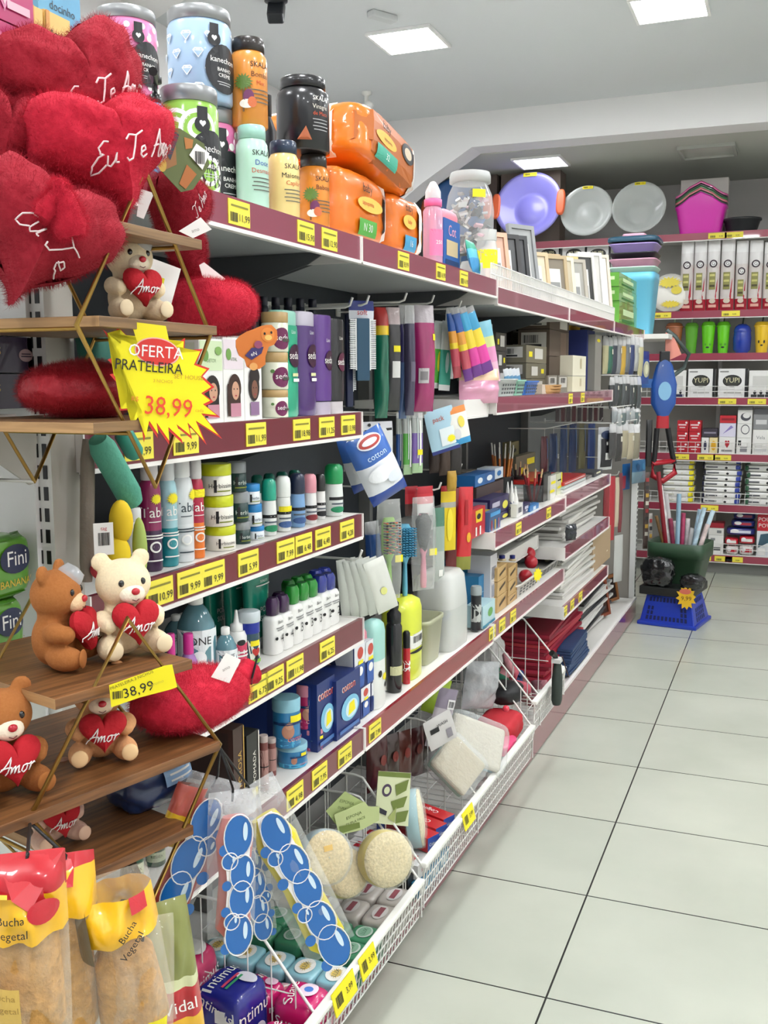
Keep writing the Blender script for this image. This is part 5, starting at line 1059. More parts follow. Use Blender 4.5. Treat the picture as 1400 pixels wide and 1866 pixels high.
def cup(label,u0,u1,v,d,c,rim,H=None,p=6,name='plastic_pot',top=1.0,bt=.82,clear=0):
    P,hw,s=place(u0,u1,Z,d); H=hz(P,v)-Z; W=2*hw; m=film(c,clear,.12,.1,8) if clear else M(c,.35)
    t=thing(name,label,'pot',gp(s,d,Z),RZ)
    b=MB(); D=W*.8; b.sup([(W*bt,D*bt,GAP,D/2),(W*top*.98,D*.98,H*.9,D/2),(W*1.02,D*1.02,H*.91,D/2),(W*1.02,D*1.02,H,D/2),(W*.92,D*.92,H,D/2),(W*.78,D*.78,.006,D/2)],m,p,30); b.build('pot',t)
    if rim:
        b=MB(); b.tube([(W*.53*math.cos(a),D/2+D*.53*math.sin(a),H*1.02) for a in [2*PI*i/20 for i in range(20)]],.005,M(rim,.3),6,True); b.build('rim',t)
    return t
cup('olive grey plastic pot on the soap shelf',780,812,1125,.02,'#a8aa8c',None)
cup('grey pot with blue rim on the soap shelf',800,828,1125,.07,'#c9cdcb','#1f5fb4',clear=.3)
cup('clear pot with pink rim behind the blue-rimmed one',796,834,1100,.13,'#d9cfcf','#e59a96',clear=.35)
for i,(u0,u1,v,d) in enumerate(((812,842,1045,.10),(822,858,1040,.01))):
    P,hw,s=place(u0,u1,Z,d); H=hz(P,v)-Z; W=2*hw
    t=thing('cereal_keeper',('clear plastic food keeper behind the front one','tall clear plastic food keeper at the right end of the soap shelf')[i],'container',gp(s,d,Z),RZ)
    m=film('#e4e7e0',.45,.15,.15,10); b=MB(); b.sup([(W*.92,.1,GAP,.05),(W,.11,.01,.055),(W*.96,.11,H*.55,.055)],m,5,28); b.build('container',t)
    b=MB(); b.sup([(W*.98,.112,H*.55,.055),(W*.98,.112,H*.60,.055),(W*.86,.1,H*.92,.055),(W*.7,.08,H*.99,.055),(W*.4,.05,H,.055)],film('#e8eae4',.42,.15,.15,10),4,28); b.build('lid',t)
# ================================================================ third to fifth bays: boxes, stationery, papers
Z=1.2265
LABW=M('#cfcbc2',.6)
lb=[('r',0,.1,.8,.6,LABW),('b',-.1,.15,.5,.3),('r',0,-.1,.5,.1,INK)]
def tower(uL,uR,tops,d,dep,cols,lab,dec=(),z=None):
    z=z if z is not None else Z; zz=z+.0005
    P,hw,s=place(uL,uR,z,d)
    for k,v in enumerate(tops):
        H=hz(P,v)-zz-.001; abox('kraft_box',lab+(', %s from the bottom of its column'%ORD[k] if len(tops)>1 else ''),'box',(P.x,P.y,zz),RZ,2*hw-.002,dep,H,M(cols[k%len(cols)],.65),dec[k%len(dec)] if dec else (),None,lb if 'olive' in lab or 'dark brown' in lab else ()); zz+=H+.001
    return zz
olv=[[('r',.1,.05,.4,.6,LABW),('r',-.3,.0,.16,.3,YEL)],[('r',.3,0,.14,.3,YEL),('r',-.1,0,.3,.6,LABW)]]
tower(903,922,(672,640,606),.10,.12,('#4a443e','#3f3a35'),'dark brown box, left group beside the rainbow packs',olv)
tower(924,944,(668,640),.14,.12,('#5a544c',),'grey brown box behind the small baskets',olv)
tower(958,995,(690,662,630),.06,.12,('#77705c','#6d6753'),'olive kraft box beside the dark tall boxes',olv)
tower(972,997,(618,582),.24,.10,('#6f6a58',),'olive kraft box at the back above the others',olv)
tower(1000,1035,(650,603,580),.08,.12,('#57493c','#5f5144'),'dark brown tall box beside the yellow one',[[('r',.2,0,.3,.9,M('#8a6a45'))],[('r',.2,0,.3,.9,M('#6a5643'))],[('r',.2,.0,.4,.7,LABW)]])
tower(1036,1056,(655,588),.14,.1,('#5a564e','#d9a81f'),'tall upright box with yellow upper box',[(),[('r',0,0,.2,.5,M('#6b5210'))]])
tower(1043,1067,(685,648),.03,.1,('#e6dfc4','#eae4cd'),'cream white box in front of the yellow one',[[('r',.1,.1,.14,.5,M('#cbbf98'))]])
tower(1068,1082,(602,),.06,.12,('#24306e',),'tall navy blue box at the right of the kraft shelf',[[('r',.2,.1,.3,.1,M('#c9cbe0')),('r',.2,-.2,.3,.1,M('#c9cbe0'))]])
tower(1083,1095,(610,),.03,.12,('#8f8c84',),'tall grey box at the end of the kraft shelf',[[('e',0,.4,.5,.06,YEL)]])
for i,(a,c) in enumerate(((998,1015),(1017,1034))): box('label_box','small white labelled box %s the wicker basket'%('behind' if i==0 else 'right behind'),'box',a,c,684,Z+.0,.05,.06,M('#8a8478',.6),[('r',0,.1,.8,.6,LABW),('b',0,.2,.5,.3)],H=None)
def tub(label,uL,uR,vT,z,d,c,dep=.14,clear=0,name='plastic_basket',rows=3):
    P,hw,s=place(uL,uR,z,d); H=hz(P,vT)-z; W=2*hw; m=film(c,clear,.2,.1,9) if clear else M(c,.4)
    b=MB(); b.sup([(W*.86,dep*.86,GAP,dep/2),(W*.98,dep*.98,H*.88,dep/2),(W*1.03,dep*1.03,H*.885,dep/2),(W*1.03,dep*1.03,H,dep/2),(W*.95,dep*.95,H,dep/2),(W*.82,dep*.82,.005,dep/2)],m,9,36)
    dk=M('#3a3d3f',.5) 
    if not clear:
        for r in range(rows):
            for k in range(6): b.decal(rectpts(W*.08,H*.12,1),lambda x,zz,e:(x,dep/2-dep*(.43+.06*zz/H)-e-.001,zz),dk if False else M('#55595a',.6),-W*.34+k*W*.136,H*(.2+.22*r),.0005,(.001,1))
    return tag(b.build(name,loc=gp(s,d,z),rz=RZ),label,'basket')
tub('pale grey plastic basket with toothbrush packs beside the pink bag',914,946,690,Z,.015,'#b6bdba')
for i in range(4): hang('brush_card','upright toothbrush card in the pale grey basket, %s from the left'%ORD[i],'card',916+i*6,926+i*7,672,712,.05+.012*i,.006,[(.3,M('#e8ecef')),(1,M('#6aa2c9'))],(),-30,-14)
tub('mint plastic basket between the grey and the blue one',944,960,692,Z,.012,'#8fc4ac')
tub('bright blue plastic basket on the kraft box shelf',959,984,694,Z,.01,'#2a6bc0')
P,hw,s=place(998,1032,Z,.005); b=MB(); Wk=M('#b58a55',.7,bump=.6,bscale=120)
hb=.03; b.sup([(hw*1.7,.08,GAP,.045),(hw*1.9,.09,hb,.045),(hw*1.75,.08,hb,.045),(hw*1.5,.07,.005,.045)],Wk,3,24)
for i in range(3): b.tube([(hw*.96*math.cos(a),.045+.046*math.sin(a),.008+i*.01) for a in [2*PI*k/24 for k in range(24)]],.0028,Wk,5,True)
tag(b.build('wicker_basket',loc=gp(s,.005,Z),rz=RZ),'small round wicker basket at the front of the kraft box shelf','basket')
tower(988,1000,(700,),.02,.06,('#c9b9a8',),'low pale box left of the wicker basket')
# ---- crayons and glue
Z=.8425
def card(label,u0,u1,v,d,c,dec,dep=.02,left=()): return box('stationery_pack',label,'pack',u0,u1,v,Z,d,dep,M(c,.35,coat=.3),dec,None,left)
card('red crayon pack with yellow window at the left end of the stationery shelf',860,884,925,.02,'#c4232c',[('p',[(-.2,.0),(.25,.0),(.3,.42),(-.25,.42)],M('#e8c42a')),('e',.0,.2,.3,.2,INK),('r',-.2,-.3,.1,.3,WH),('r',.1,-.3,.1,.3,WH)])
card('yellow and green slim pack beside the red crayons',884,893,930,.03,'#c9b52a',[('e',0,0,.6,.3,M('#5a8a3a'))])
card('blue pencil blister beside the yellow pack',892,912,930,.012,'#47658f',[('r',-.3,-.2,.1,.5,M('#a8383a')),('r',0,-.2,.1,.5,M('#d0b23a')),('r',.3,-.2,.1,.5,M('#b06a80')),('r',0,.35,.9,.2,M('#4f9ad0'))])
z2=Z
for k,v in enumerate((935,905)):
    o=box('stationery_box','dark purple box with yellow round mark, %s of two'%('lower','upper')[k],'box',893,927,v,z2,.05,.08,M('#2c2352',.4),[('e',.3,-.1,.3,.5,M('#e0d84a')),('r',-.2,.1,.4,.3,M('#b7b2c6'))],None,[('r',0,.1,.8,.5,M('#8f8aa6'))]); z2+=o[3]+.001
zt=z2
for k,(a,c,v,col) in enumerate(((866,884,885,'#2a6aa8'),(882,902,884,'#2f5f9a'),(902,917,880,'#cfd8de'))):
    box('stationery_box',('blue box on the tall stack, left','blue box on the tall stack, right','white and blue box topping the tall stack')[k],'box',a,c,v,.8435+ (.11 if k<2 else .115),.10,.06,M(col,.35),[('e',0,0,.5,.5,M('#e8eef2') if k<2 else M('#2a6aa8'))],H=.035)
box('stationery_box','dark carton carrying the small blue boxes','box',868,917,905,Z,.10,.07,M('#4a3c3a',.5),[('r',0,0,.8,.4,M('#6a4a3a'))],H=.109)
for i,(u,v,d) in enumerate(((925,878,.06),(932,876,.04),(939,886,.03))):
    cyl('glue_bottle','white glue bottle with pointed cap, %s of the group'%ORD[i],'glue',u-5.5,u+5.5,v,Z,d,[('bottle',M('#eceae4',.3),[(.9,0),(1,.03),(1,.55),(.7,.66)]),('cap',WH,[(.6,.661),(.6,.72),(.2,.97),(.1,1)])],[(-30,'r',.3,.7,.25,M('#5a5f80'))],sub=14)
card('small white upright box beside the glue bottles',942,953,917,.02,'#e4e4df',[('r',0,0,.5,.4,M('#6a6c70'))])
card('dark blue upright pack beside the white box',953,966,917,.02,'#2b2f58',[('r',0,.1,.5,.3,M('#c9cad8')),('e',0,-.2,.3,.2,M('#d9d9e0'))])
card('bright blue pack at the foot of the wire pen cup',966,982,919,.015,'#2f7fc0',[('r',0,-.1,.3,.6,M('#cfe0ee'))])
def pencup(label,u0,u1,v,d,c,n,pc,vp,wire=False,lab2=''):
    t,P,r,H=cyl('pen_cup',label,'pen cup',u0,u1,v,Z,d,[('cup',film('#55585a',.5,.3,.2,60) if wire else M(c,.4),[(.85,0),(.9,.02),(1,1)])],sub=18)
    rr=random.Random(n)
    for i in range(n):
        a=2*PI*i/n; x,y=.55*r*math.cos(a),.55*r*math.sin(a); h2=(hz(P,vp)-Z)*rr.uniform(.9,1.02)
        b=MB(); lx=math.cos(a)*r*.5+rr.uniform(-.004,.004)
        b.tube([(x*.6,y*.6,.004),(x+lx*.6,y+math.sin(a)*r*.3,h2*.8)],.0042,M(pc[i%len(pc)],.35,coat=.3),6)
        b.tube([(x+lx*.6,y+math.sin(a)*r*.3,h2*.8),(x+lx*.8,y+math.sin(a)*r*.4,h2)],.0036,M('#c8c4bc',.35,.5) if 'brush' in lab2 else M('#d9b98a',.5),6,rads=[.0036,.0028])
        o=b.build('paintbrush' if 'brush' in lab2 else 'pen',loc=P,rz=RZ); tag(o,lab2,'pen',lab2+'s')
pencup('black cup full of orange handled paintbrushes',893,936,868,.14,'#151618',12,('#b8662a','#a8561f','#c47a35'),805,False,'orange handled paintbrush in the black cup')
pencup('dark mesh cup holding red pens',953,990,884,.04,'#333',7,('#b3202a','#c22a30','#8a1a22'),852,True,'red pen in the dark mesh cup')
pencup('black cup with small white-tipped tools behind the mesh cup',925,962,868,.18,'#141416',6,('#7a2430','#2a2a2c'),842,False,'dark red tool in the black cup')
card('black upright box beside the mesh cup',990,1004,862,.04,'#141416',())
card('white card strip with yellow labels beside the black box',1003,1013,866,.03,'#e3e2da',[('r',0,.2,.8,.12,YEL),('r',-.2,-.15,.8,.12,YEL)])
card('yellow edged clear card at the end of the third bay',1014,1024,862,.03,'#d9dcb8',[('r',.4,0,.2,1,YEL),('r',0,.2,.6,.06,INK),('r',0,-.1,.7,.1,YEL)])
box('tag_pack','grey pack with yellow stickers behind the pens','pack',940,975,828,Z,.25,.03,M('#6f6c58',.6),[('r',.25,.25,.4,.2,YEL),('r',-.1,.0,.3,.2,YEL)])
box('tag_pack','olive pack with dark dots behind the paintbrushes','pack',928,945,805,Z,.3,.03,M('#7d7650',.6),[('e',0,.3,.4,.1,INK),('e',0,.1,.4,.1,INK)])
box('hook_box','small grey boxes with a dark dot behind the red pack','box',850,866,858,Z,.28,.05,M('#8a8278',.6),[('e',0,0,.2,.3,INK)])
box('hook_box','small grey box with a dark dot, right of its twin','box',867,880,857,Z,.28,.05,M('#8a8278',.6),[('e',0,0,.2,.3,INK)])
Z=.8505
zz=Z
for k,(v,c,l) in enumerate(((893,'#d9dbd8','white folder at the foot of the red folders'),(884,'#b9c9c6','pale green folder under the red one'),(870,'#c62a22','red folder topping the pile at the fourth bay'))):
    P,hw,s=place(1026,1068,Z,.02); H=max(.012,hz(P,v)-zz-.001); abox('folder',l,'folder',(P.x,P.y,zz),RZ,2*hw-.012*k,.24,H,M(c,.35,coat=.3),[('r',0,.0,.9,.2,M('#eceae6'))]); zz+=H+.001
tower(1070,1082,(866,),.04,.1,('#8a8580',),'small grey box right of the red folders',z=Z)
tower(1083,1098,(858,),.03,.1,('#4b4c4e',),'dark box with a pale mark at the shelf end',[[('r',0,.2,.5,.3,M('#e8e6c0'))]],z=Z)
# blue files and pouches hanging at the back of bay four
hook('long wire hook at the back of the fourth bay',1096,768,.12)
dp=[]
for i,(a,c,v0,v1,col) in enumerate(((1000,1018,790,872,'#1e3055'),(1020,1036,775,868,'#22385f'),(1036,1054,772,868,'#1f3460'),(1054,1070,770,865,'#6a6440'),(1070,1088,772,862,'#2a4078'),(985,1000,795,870,'#5a2028'))):
    q=hang('document_pouch',('dark blue','slate blue','navy','olive','bright blue','dark red')[i]+' plastic pouch hanging at the back of the fourth bay','pouch',a,c,v0,v1,.24,.02,[(1,M(col,.3,coat=.4))],[('r',.2,.2,.14,.5,M('#56719c'))],-15,seed=i); dp.append(q[1])
sp_=[]
for i in range(9):
    q=hang('comb_pack','thin maroon strip hanging under the kraft box shelf','strip',1012+i*10,1021+i*10,738,768,.16,.006,[(1,M('#4a2024' if i%2 else '#33282a',.4))],(),-20,group='maroon strips under the kraft box shelf'); sp_.append(q[1])
hook('wire hook under the kraft box shelf for the maroon strips',1094,742,.12)
hook('wire hook holding the black and white purse',1110,782,.02)
o=hang('purse_pack','black purse in a white-edged clear bag','purse',1088,1120,778,856,.03,.03,[(.2,film('#c9ccd0',.4)),(1,M('#d4d6d6',.25,coat=.4))],[('r',-.02,-.1,.74,.66,M('#26262a')),('r',.05,.12,.3,.08,WH),('r',.02,-.18,.34,.16,WH),('e',0,.32,.8,.2,M('#22304f'))],-30,seed=5)
# ---- papers, tan packs and baskets of the third and fourth bays
PAPER=M('#dcdad3',.6); PAPG=M('#c9c7c0',.6)
def papers(label,uL,uR,vB0,vT,d,z,n,cols,dep=.22,spread=.02,seed=0,cat='paper stack',name='paper_pack'):
    P,hw,s=place(uL,uR,z,d); H=(hz(P,vT)-z)/n; rr=random.Random(seed)
    for k in range(n):
        dx,dy,ra=rr.uniform(-1,1)*spread,rr.uniform(0,1)*spread,rr.uniform(-3,3)
        abox(name,'%s, %s from the bottom'%(label,ORD[k] if k<16 else str(k)),cat,gp(s+dx,d+dy,z+.0006+k*H),RZ+R(ra),2*hw,dep,H-.0012,M(cols[(k*7+seed)%len(cols)],.55),bev=0)
papers('white paper pack in the high stack of the fourth bay',1030,1086,0,915,.03,.656,9,('#dcdad3','#cfcdc6','#e6e4de','#b9b7b0'),seed=1)
papers('pale paper pack on the paper shelf',955,1018,0,948,.10,.7005,8,('#d5d3cc','#c4c2bb','#dedcd6','#aaa8a2'),dep=.28,seed=2)
papers('crumpled white pad on the paper shelf front',990,1040,0,945,.04,.579,12,('#dddbd5','#c9c7c0','#e3e1db'),dep=.05,seed=3,spread=.006) if False else None
hang('bag_clump','small crumpled black bag lying on the fourth bay papers','bag',1030,1052,955,985,.0,.03,[(1,M('#1b2028',.25,coat=.5))],(),-30,seed=9,wr=.4)
papers('white paper pad beside the grey basket in the fourth bay',1028,1082,0,1005,.02,.4325,12,('#dcdad2','#cfccc4','#e4e2dc'),seed=4,dep=.24,spread=.012)
Z=.5785
box('refill_box','teal blue box of the taller pair on the tan pack shelf','box',852,872,1018,Z,.10,.08,M('#1f6a92',.4),[('r',0,.2,.8,.04,M('#6fb0cc')),('r',0,0,.8,.04,M('#6fb0cc')),('r',0,-.2,.8,.04,M('#6fb0cc'))])
box('refill_box','teal blue box of the front pair on the tan pack shelf','box',872,893,1045,Z,.05,.08,M('#2878a8',.4),[('t','GV',.1,.36,.1,WH),('r',0,.1,.9,.02,M('#8cc3dd')),('r',0,-.1,.9,.02,M('#8cc3dd')),('r',0,-.3,.9,.02,M('#8cc3dd'))])
cyl('storage_cup','dark cup with grey lid and label at the end of the soap shelf','cup',858,877,1068,SH5+.005 if False else Z,.005,[('cup',M('#26282c',.3),[(.85,0),(.95,.02),(1,.80)]),('lid',M('#9aa3a3',.35),[(1.06,.801),(1.08,.82),(1.08,.95),(.9,1)])],[(-30,'r',.4,.6,.4,M('#b9bcb8'))],sub=20)
box('refill_box','pale blue box with green leaf in front of the teal boxes','box',880,902,1098,Z,.004,.05,M('#b5d6dc',.4),[('e',.1,.05,.4,.4,M('#6aa85a')),('r',0,-.44,1,.12,M('#2f8aa8'))])
box('refill_box','white pack beside the tan packs','box',893,905,1010,Z,.03,.07,M('#cfcdd0',.4),[('r',0,.2,.6,.2,M('#7a7c86')),('r',0,-.1,.6,.2,M('#9aa0b0'))])
zz=[Z,Z]
for j,(a,c,d) in enumerate(((906,924,.02),(926,942,.02))):
    z2=Z
    for k,v in enumerate((1082,1055,1030)):
        P,hw,s=place(a,c,Z,d); H=hz(P,v)-z2-.001
        abox('tan_pack','tan wrapped pack with dark slash, %s column, %s'%(('left','right')[j],('bottom','middle','top')[k]),'pack',(P.x,P.y,z2),RZ,2*hw-.002,.08,H,M('#c9a66f',.45),[('p',[(-.3,-.2),(.3,.1),(.3,.3),(-.3,0)],M('#4a3a26')),('r',.45,0,.1,.9,M('#a57f4a'))],None,[('r',0,.2,.8,.3,M('#dcc08c'))]); z2+=H+.001
    cyl('blue_cap_bottle','blue capped bottle standing on top of the tan packs, %s'%('left','right')[j],'bottle',a+1,c-1,1012,z2,d+.01,[('bottle',M('#c7b58c',.4),[(.9,0),(1,.05),(.8,.35),(.6,.4)]),('cap',M('#1d2a7a',.3),[(.7,.41),(.72,.45),(.7,1)])],sub=14)
tub('pale plastic basket with yellow star sticker and red balls',945,987,1052,Z,.01,'#d9d4cc',.14)
for i,(u,v) in enumerate(((958,1040),(968,1034),(964,1050))):
    P,hw,s=place(u-8,u+8,Z+.05,.05+.02*i); b=MB(); b.ell((0,0,0),(.024,.024,.024),M('#b8182a',.3,coat=.3),14,9)
    tag(b.build('red_ball',loc=(P.x,P.y,hz(P,v)-.0 if False else Z+.03+.022*i),rz=RZ),'shiny red ball in the clear basket, %s'%ORD[i],'ball')
P,hw,s=place(968,988,Z+.03,.004); b=MB(); b.prism(starpts(.055,.05,10,.7),-.004,-.003,YEL); b.T=None
tag(b.build('price_star',loc=(P.x,P.y,Z+.045),rz=RZ-R(20)),'yellow price star on the clear basket','price sign')
tub('grey lace-patterned plastic basket beside the clear one',988,1034,1022,Z,.02,'#a9a6a0',.18,0,rows=4)
for i,(u,c) in enumerate(((998,'#e6e2c4'),(1006,'#dcd9d2'),(1014,'#d3d0cc'),(1024,'#c9808c'))):
    hang('paper_pack','upright pack in the grey lace basket, %s from the left'%ORD[i],'pack',u-5,u+5,1006,1040,.08,.012,[(1,M(c,.5))],(),-25)
soft('sweet_pack','yellow and red pack beside the grey lace basket','pack',gp(s_at(1050,.45,.01),.005,.4335+.0),RZ,.10,.08,.05,M('#d8b93a',.35),[('r',0,.2,.9,.3,M('#a32028'))],n=4,seed=3) if False else None
papers('tan cardboard sheet under the yellow tagged shelf',955,1012,0,1105,.03,.433,5,('#8a7c66','#9a8b72','#7c705c'),dep=.2,seed=6) if False else None
tower(1080,1112,(968,),.02,.03,('#b39a7a',),'flat kraft envelope board standing at the fourth bay end',[[('e',.3,-.2,.08,.05,M('#efe6c8'))]],z=.4325)
# ---- base deck: notebooks
Z=.1125
def nb(label,uL,uR,vT,d,n,cols,dep=.2,seed=0,z=Z,spread=.01): papers(label,uL,uR,0,vT,d,z,n,cols,dep,spread,seed,'notebook','notebook')
nb('red notebook in the red pile on the base deck',1000,1056,1128,.05,14,('#9c1c34','#8a182e','#a8243c','#b3323c'),seed=1)
nb('black and white covered notebook in the rear pile',1062,1112,1075,.06,13,('#e2e0dc','#2a2a2c','#d9d7d2','#3a3a3c','#c9c7c2'),dep=.22,seed=2)
nb('coloured notebook in the front low pile',1040,1072,1165,.0,9,('#2f4f8a','#e0a52a','#b8342c','#27426a','#d9d6d0','#e87a2a','#3a6a4a'),dep=.06,seed=3,spread=.004)
P,hw,s=place(1028,1060,Z,.05)
# leaning boards by the end panel
for i,(a,c,v,col,col2) in enumerate(((1094,1108,1060,'#7a3a22','#3a1c14'),(1110,1124,1050,'#8a5a34','#241a16'))):
    P,hw,s=place(a,c,Z,.06+.02*i); H=hz(P,v)-Z
    b=MB(); b.T=Matrix.Rotation(R(-8),4,'X')@Matrix.Rotation(R(-4),4,'Y'); m=M(col,.5)
    for q in ((-.06,-.045,0,H),(.045,.06,0,H),(-.045,.045,0,.015),(-.045,.045,H-.015,H)): b.box(q[0],q[1],0,.02,q[2],q[3],m)
    b.box(-.0449,.0449,.006,.014,.0151,H-.0151,M(col2,.5)); b.T=None
    tag(b.build('framed_board',loc=(P.x,P.y,Z+.004),rz=RZ-R(25)),('red-brown','tan')[i]+' wood framed board leaning near the end of the base deck','board')
# ---- fifth bay: hooks full of bagged goods
def rail(label,tops):
    p0=tops[0]; q=[tuple(Vector((p.x,p.y,max(t.z for t in tops)+.001))-p0) for p in tops]
    back=GL.inverted()@p0; end=gp(back[0],.404,p0.z)-p0; end.z=q[0][2]
    b=MB(); b.tube([tuple(end)]+q,.0026,WIRE,6); 
    for p in tops: b.tube([tuple(p-p0+Vector((0,0,-.004))),(p.x-p0.x,p.y-p0.y,q[0][2])],.0012,WIRE,4)
    tag(b.build('display_rail',loc=p0),label,'rail')
for i,(u,v) in enumerate(((1166,628),(1160,682),(1152,745),(1150,835))): hook('wire hook in the fifth bay, %s from the top'%ORD[i],u,v,.02)
rail('wire rail with the blue pouches at the back of the fourth bay',sorted(dp,key=lambda p:p.y)); rail('wire rail with maroon strips under the kraft box shelf',sp_)
rr=random.Random(11)
rows=[(1100,1172,612,682,9,('#b9b38a','#2f6a55','#39404c','#8a8c8e','#c9a23a','#6a7076','#2b3a66','#a8aaa6')),(1112,1168,686,745,8,('#2f3334','#3c4244','#27302d','#4a4f50')),(1116,1164,742,775,6,('#8a9092','#a3a8a8','#5f6f6f')),(1112,1166,770,838,5,('#3a3a3a','#2e2d2c','#a39a80','#b0a68c','#8a8470'))]
nm=['assorted small item in a clear bag, top hook row','dark small item bag, second hook row','clear small bag, third hook row','dark or kraft coloured hanging bag, fourth hook row']
for ri,(a,c,v0,v1,n,cs) in enumerate(rows):
    tops=[]
    for k in range(n):
        u=a+(c-a)*(k+.5)/n; w=(c-a)/n*1.5; sv=4.72+.6*k/n
        q=hang('hanging_bag','%s, %s from the left'%(nm[ri],ORD[k]),'hanging bag',u-w/2,u+w/2,v0+rr.uniform(-2,3),v1+rr.uniform(-6,4),d_at(u,1.2-.2*ri,sv),.025,[(.22,PLAST),(1,M(cs[k%len(cs)],.3,coat=.5))],[('r',.1,.1,.3,.14,M('#d9d6c4'))] if k%2 else [],-18,seed=k+ri*7); tops.append(q[1])
    rail('white display rail holding the %s hook row of the fifth bay'%ORD[ri],tops)
hang('hanging_bag','blue bag with round window at the end post','hanging bag',1160,1188,640,700,-.014,.02,[(.25,M('#24357a',.3)),(1,M('#2f4f9a',.3,coat=.5))],[('e',.1,-.05,.6,.5,M('#b9b89a')),('e',.1,-.05,.3,.3,M('#d8d6b4'))],-20,seed=3)
RL=M('#a81f2e',.3,coat=.4)
for i,(a,c,v0,v1,col) in enumerate(((1100,1112,875,960,'#8a1722'),(1106,1124,868,985,'#b02030'),(1120,1130,870,960,'#c9b9a0'),(1128,1136,862,970,'#7a2a34'),(1118,1138,975,1060,'#b9bab6'))):
    hang('tube_pack',('dark red','bright red','beige','maroon','clear grey')[i]+' long pack hanging at the fourth bay end','pack',a,c,v0,v1,.04-.006*i,.02,[(1,M(col,.3,coat=.5))],(),-25,seed=i)
hook('wire hook holding the long packs at the fourth bay end',1126,866,.01)
hang('scissors_bunch','bunch of small blue handled tools near the end post','tool',1148,1182,838,880,-.02,.02,[(.5,M('#2f5f86',.4)),(1,M('#7f9aa8',.3,.4))],[('e',-.2,.2,.2,.3,M('#214a70')),('e',.2,.2,.2,.3,M('#3f7aa0'))],-20,wr=.4)
hang('blue_card','bright blue hanging pouch above the grey end panel','pouch',1132,1152,845,892,.04,.01,[(1,M('#1f5f9c',.4))],[('r',-.3,-.2,.3,.5,M('#a83a4a'))],-20)
# ================================================================ wire baskets on the base deck and what lies in them
def d_at2(u,z,s):
    lo,hi=-.5,1.
    for _ in range(30):
        m=(lo+hi)/2
        if proj(gp(s,m,z))[0]>u: lo=m
        else: hi=m
    return lo
RIM=M('#f0efe9',.3)
def basket(label,s0,s1,zb,zr,div=(),hi=.40,back=.34,tags=()):
    t=thing('wire_basket',label,'wire basket',gp(s0,-.085,0)); L=s1-s0; fr=0; bk=back+.085
    b=MB(); n=int(L/.0175)
    for i in range(n+1):
        x=L*i/n; b.tube([(x,.012,zb),(x,fr,zr)],.0015,WIRE,4)
    for q in (0,.33,.66): b.tube([(0,.012-.012*q,zb+(zr-zb)*q),(L,.012-.012*q,zb+(zr-zb)*q)],.0019,WIRE,5)
    b.build('front_grid',t)
    b=MB(); b.box(0,L,fr-.004,fr+.014,zr,zr+.012,RIM); b.build('rim',t,bevel=.003)
    b=MB()
    for i in range(0,n+1,2): x=L*i/n; b.tube([(x,.012,zb),(x,bk,zb)],.0016,WIRE,4)
    for i in range(7): y=.012+(bk-.012)*i/6; b.tube([(0,y,zb),(L,y,zb)],.0018,WIRE,4)
    b.build('bottom_grid',t)
    for k,sd in enumerate((s0+.002,)+tuple(div)+(s1-.002,)):
        x=sd-s0; b=MB(); top=[(x,fr+.004,zr),(x,.15,hi),(x,.17,hi+.004),(x,bk,hi)]
        b.tube(top,.0028,WIRE,6); b.tube([(x,fr+.004,zb+.004),(x,fr+.004,zr)],.0022,WIRE,5)
        m=9
        for i in range(1,m+1):
            y=bk*i/m; zt=zr+(hi-zr)*min(1,(y-.004)/.146); b.tube([(x,y,zb),(x,y,zt)],.0016,WIRE,4)
        zz=zb+(hi-zb)*.45; b.tube([(x,.06,zz),(x,bk,zz)],.0016,WIRE,4)
        b.build('side_grid' if k in (0,len(div)+1) else 'divider',t)
    for s,w_ in tags:
        x=s-s0; b=MB(); b.T=Matrix.Translation((x,-.006,zr-.004))@Matrix.Rotation(R(-14),4,'X'); b.box(-w_/2,w_/2,-.002,0,-.018,.024,YEL); b.decals([('b',-.25,0,.3,.5),('t','3,99',.2,0,.4,INK)],lambda a,c,e:(a,-.002-e,.003+c),w_,.04); b.build('price_tag',t)
    return t
T=lambda u,z:s_at(u,z,-.088)
basket('front wire basket of soaps and pads on the base deck',.985,1.955,.104,.186,(s_at(579,.18,-.08),),.36,tags=((T(668,.186),.07),(T(625,.186),.09)))
basket('middle wire basket of toothpaste and sponges on the base deck',1.965,2.93,.118,.215,(s_at(871,.215,-.08),),.40,tags=((T(852,.215),.08),))
basket('far wire basket of scarves and pink goods on the base deck',2.94,3.36,.19,.285,(s_at(985,.285,-.08),),.45)
# small support blocks of the far basket are its own wires down to the deck
ZB=.1075
def bar(label,s,d,z,W,D,H,c,dec,seed,grp=None,rz=0):
    return soft('soap_bar',label,'soap',gp(s,d,z),RZ+rz,W,D,H,M(c,.3,coat=.5),[('t','Lux',0,0,.3,M('#4a6a58'))] if not dec else dec[0],(),dec[1] if dec else (),grp,n=6,wr=.025,seed=seed,N=7)
gt=([('r',0,0,.4,.14,M('#c9d6cc'))],[('e',0,0,.7,.55,M('#b7c4ba')),('e',0,0,.6,.42,M('#7da58c')),('t','LUX',0,0,.2,M('#2f5a44'))])
wt=([('r',0,0,.4,.16,M('#7a5a60'))],[('e',0,0,.7,.5,M('#c9c6c2')),('r',0,0,.5,.2,M('#8a4a52'))])
bt_=([('r',0,0,.5,.2,M('#5fa8bc'))],[('e',0,0,.75,.62,M('#f2f0ea')),('s',0,0,.5,.4,M('#e3c46a')),('t','LUX',0,.0,.22,M('#4a5a62'))])
pt=([('r',0,0,.5,.2,M('#d24a62'))],[('e',0,0,.75,.6,M('#f4efe9')),('s',0,.1,.4,.3,M('#e0728a'))])
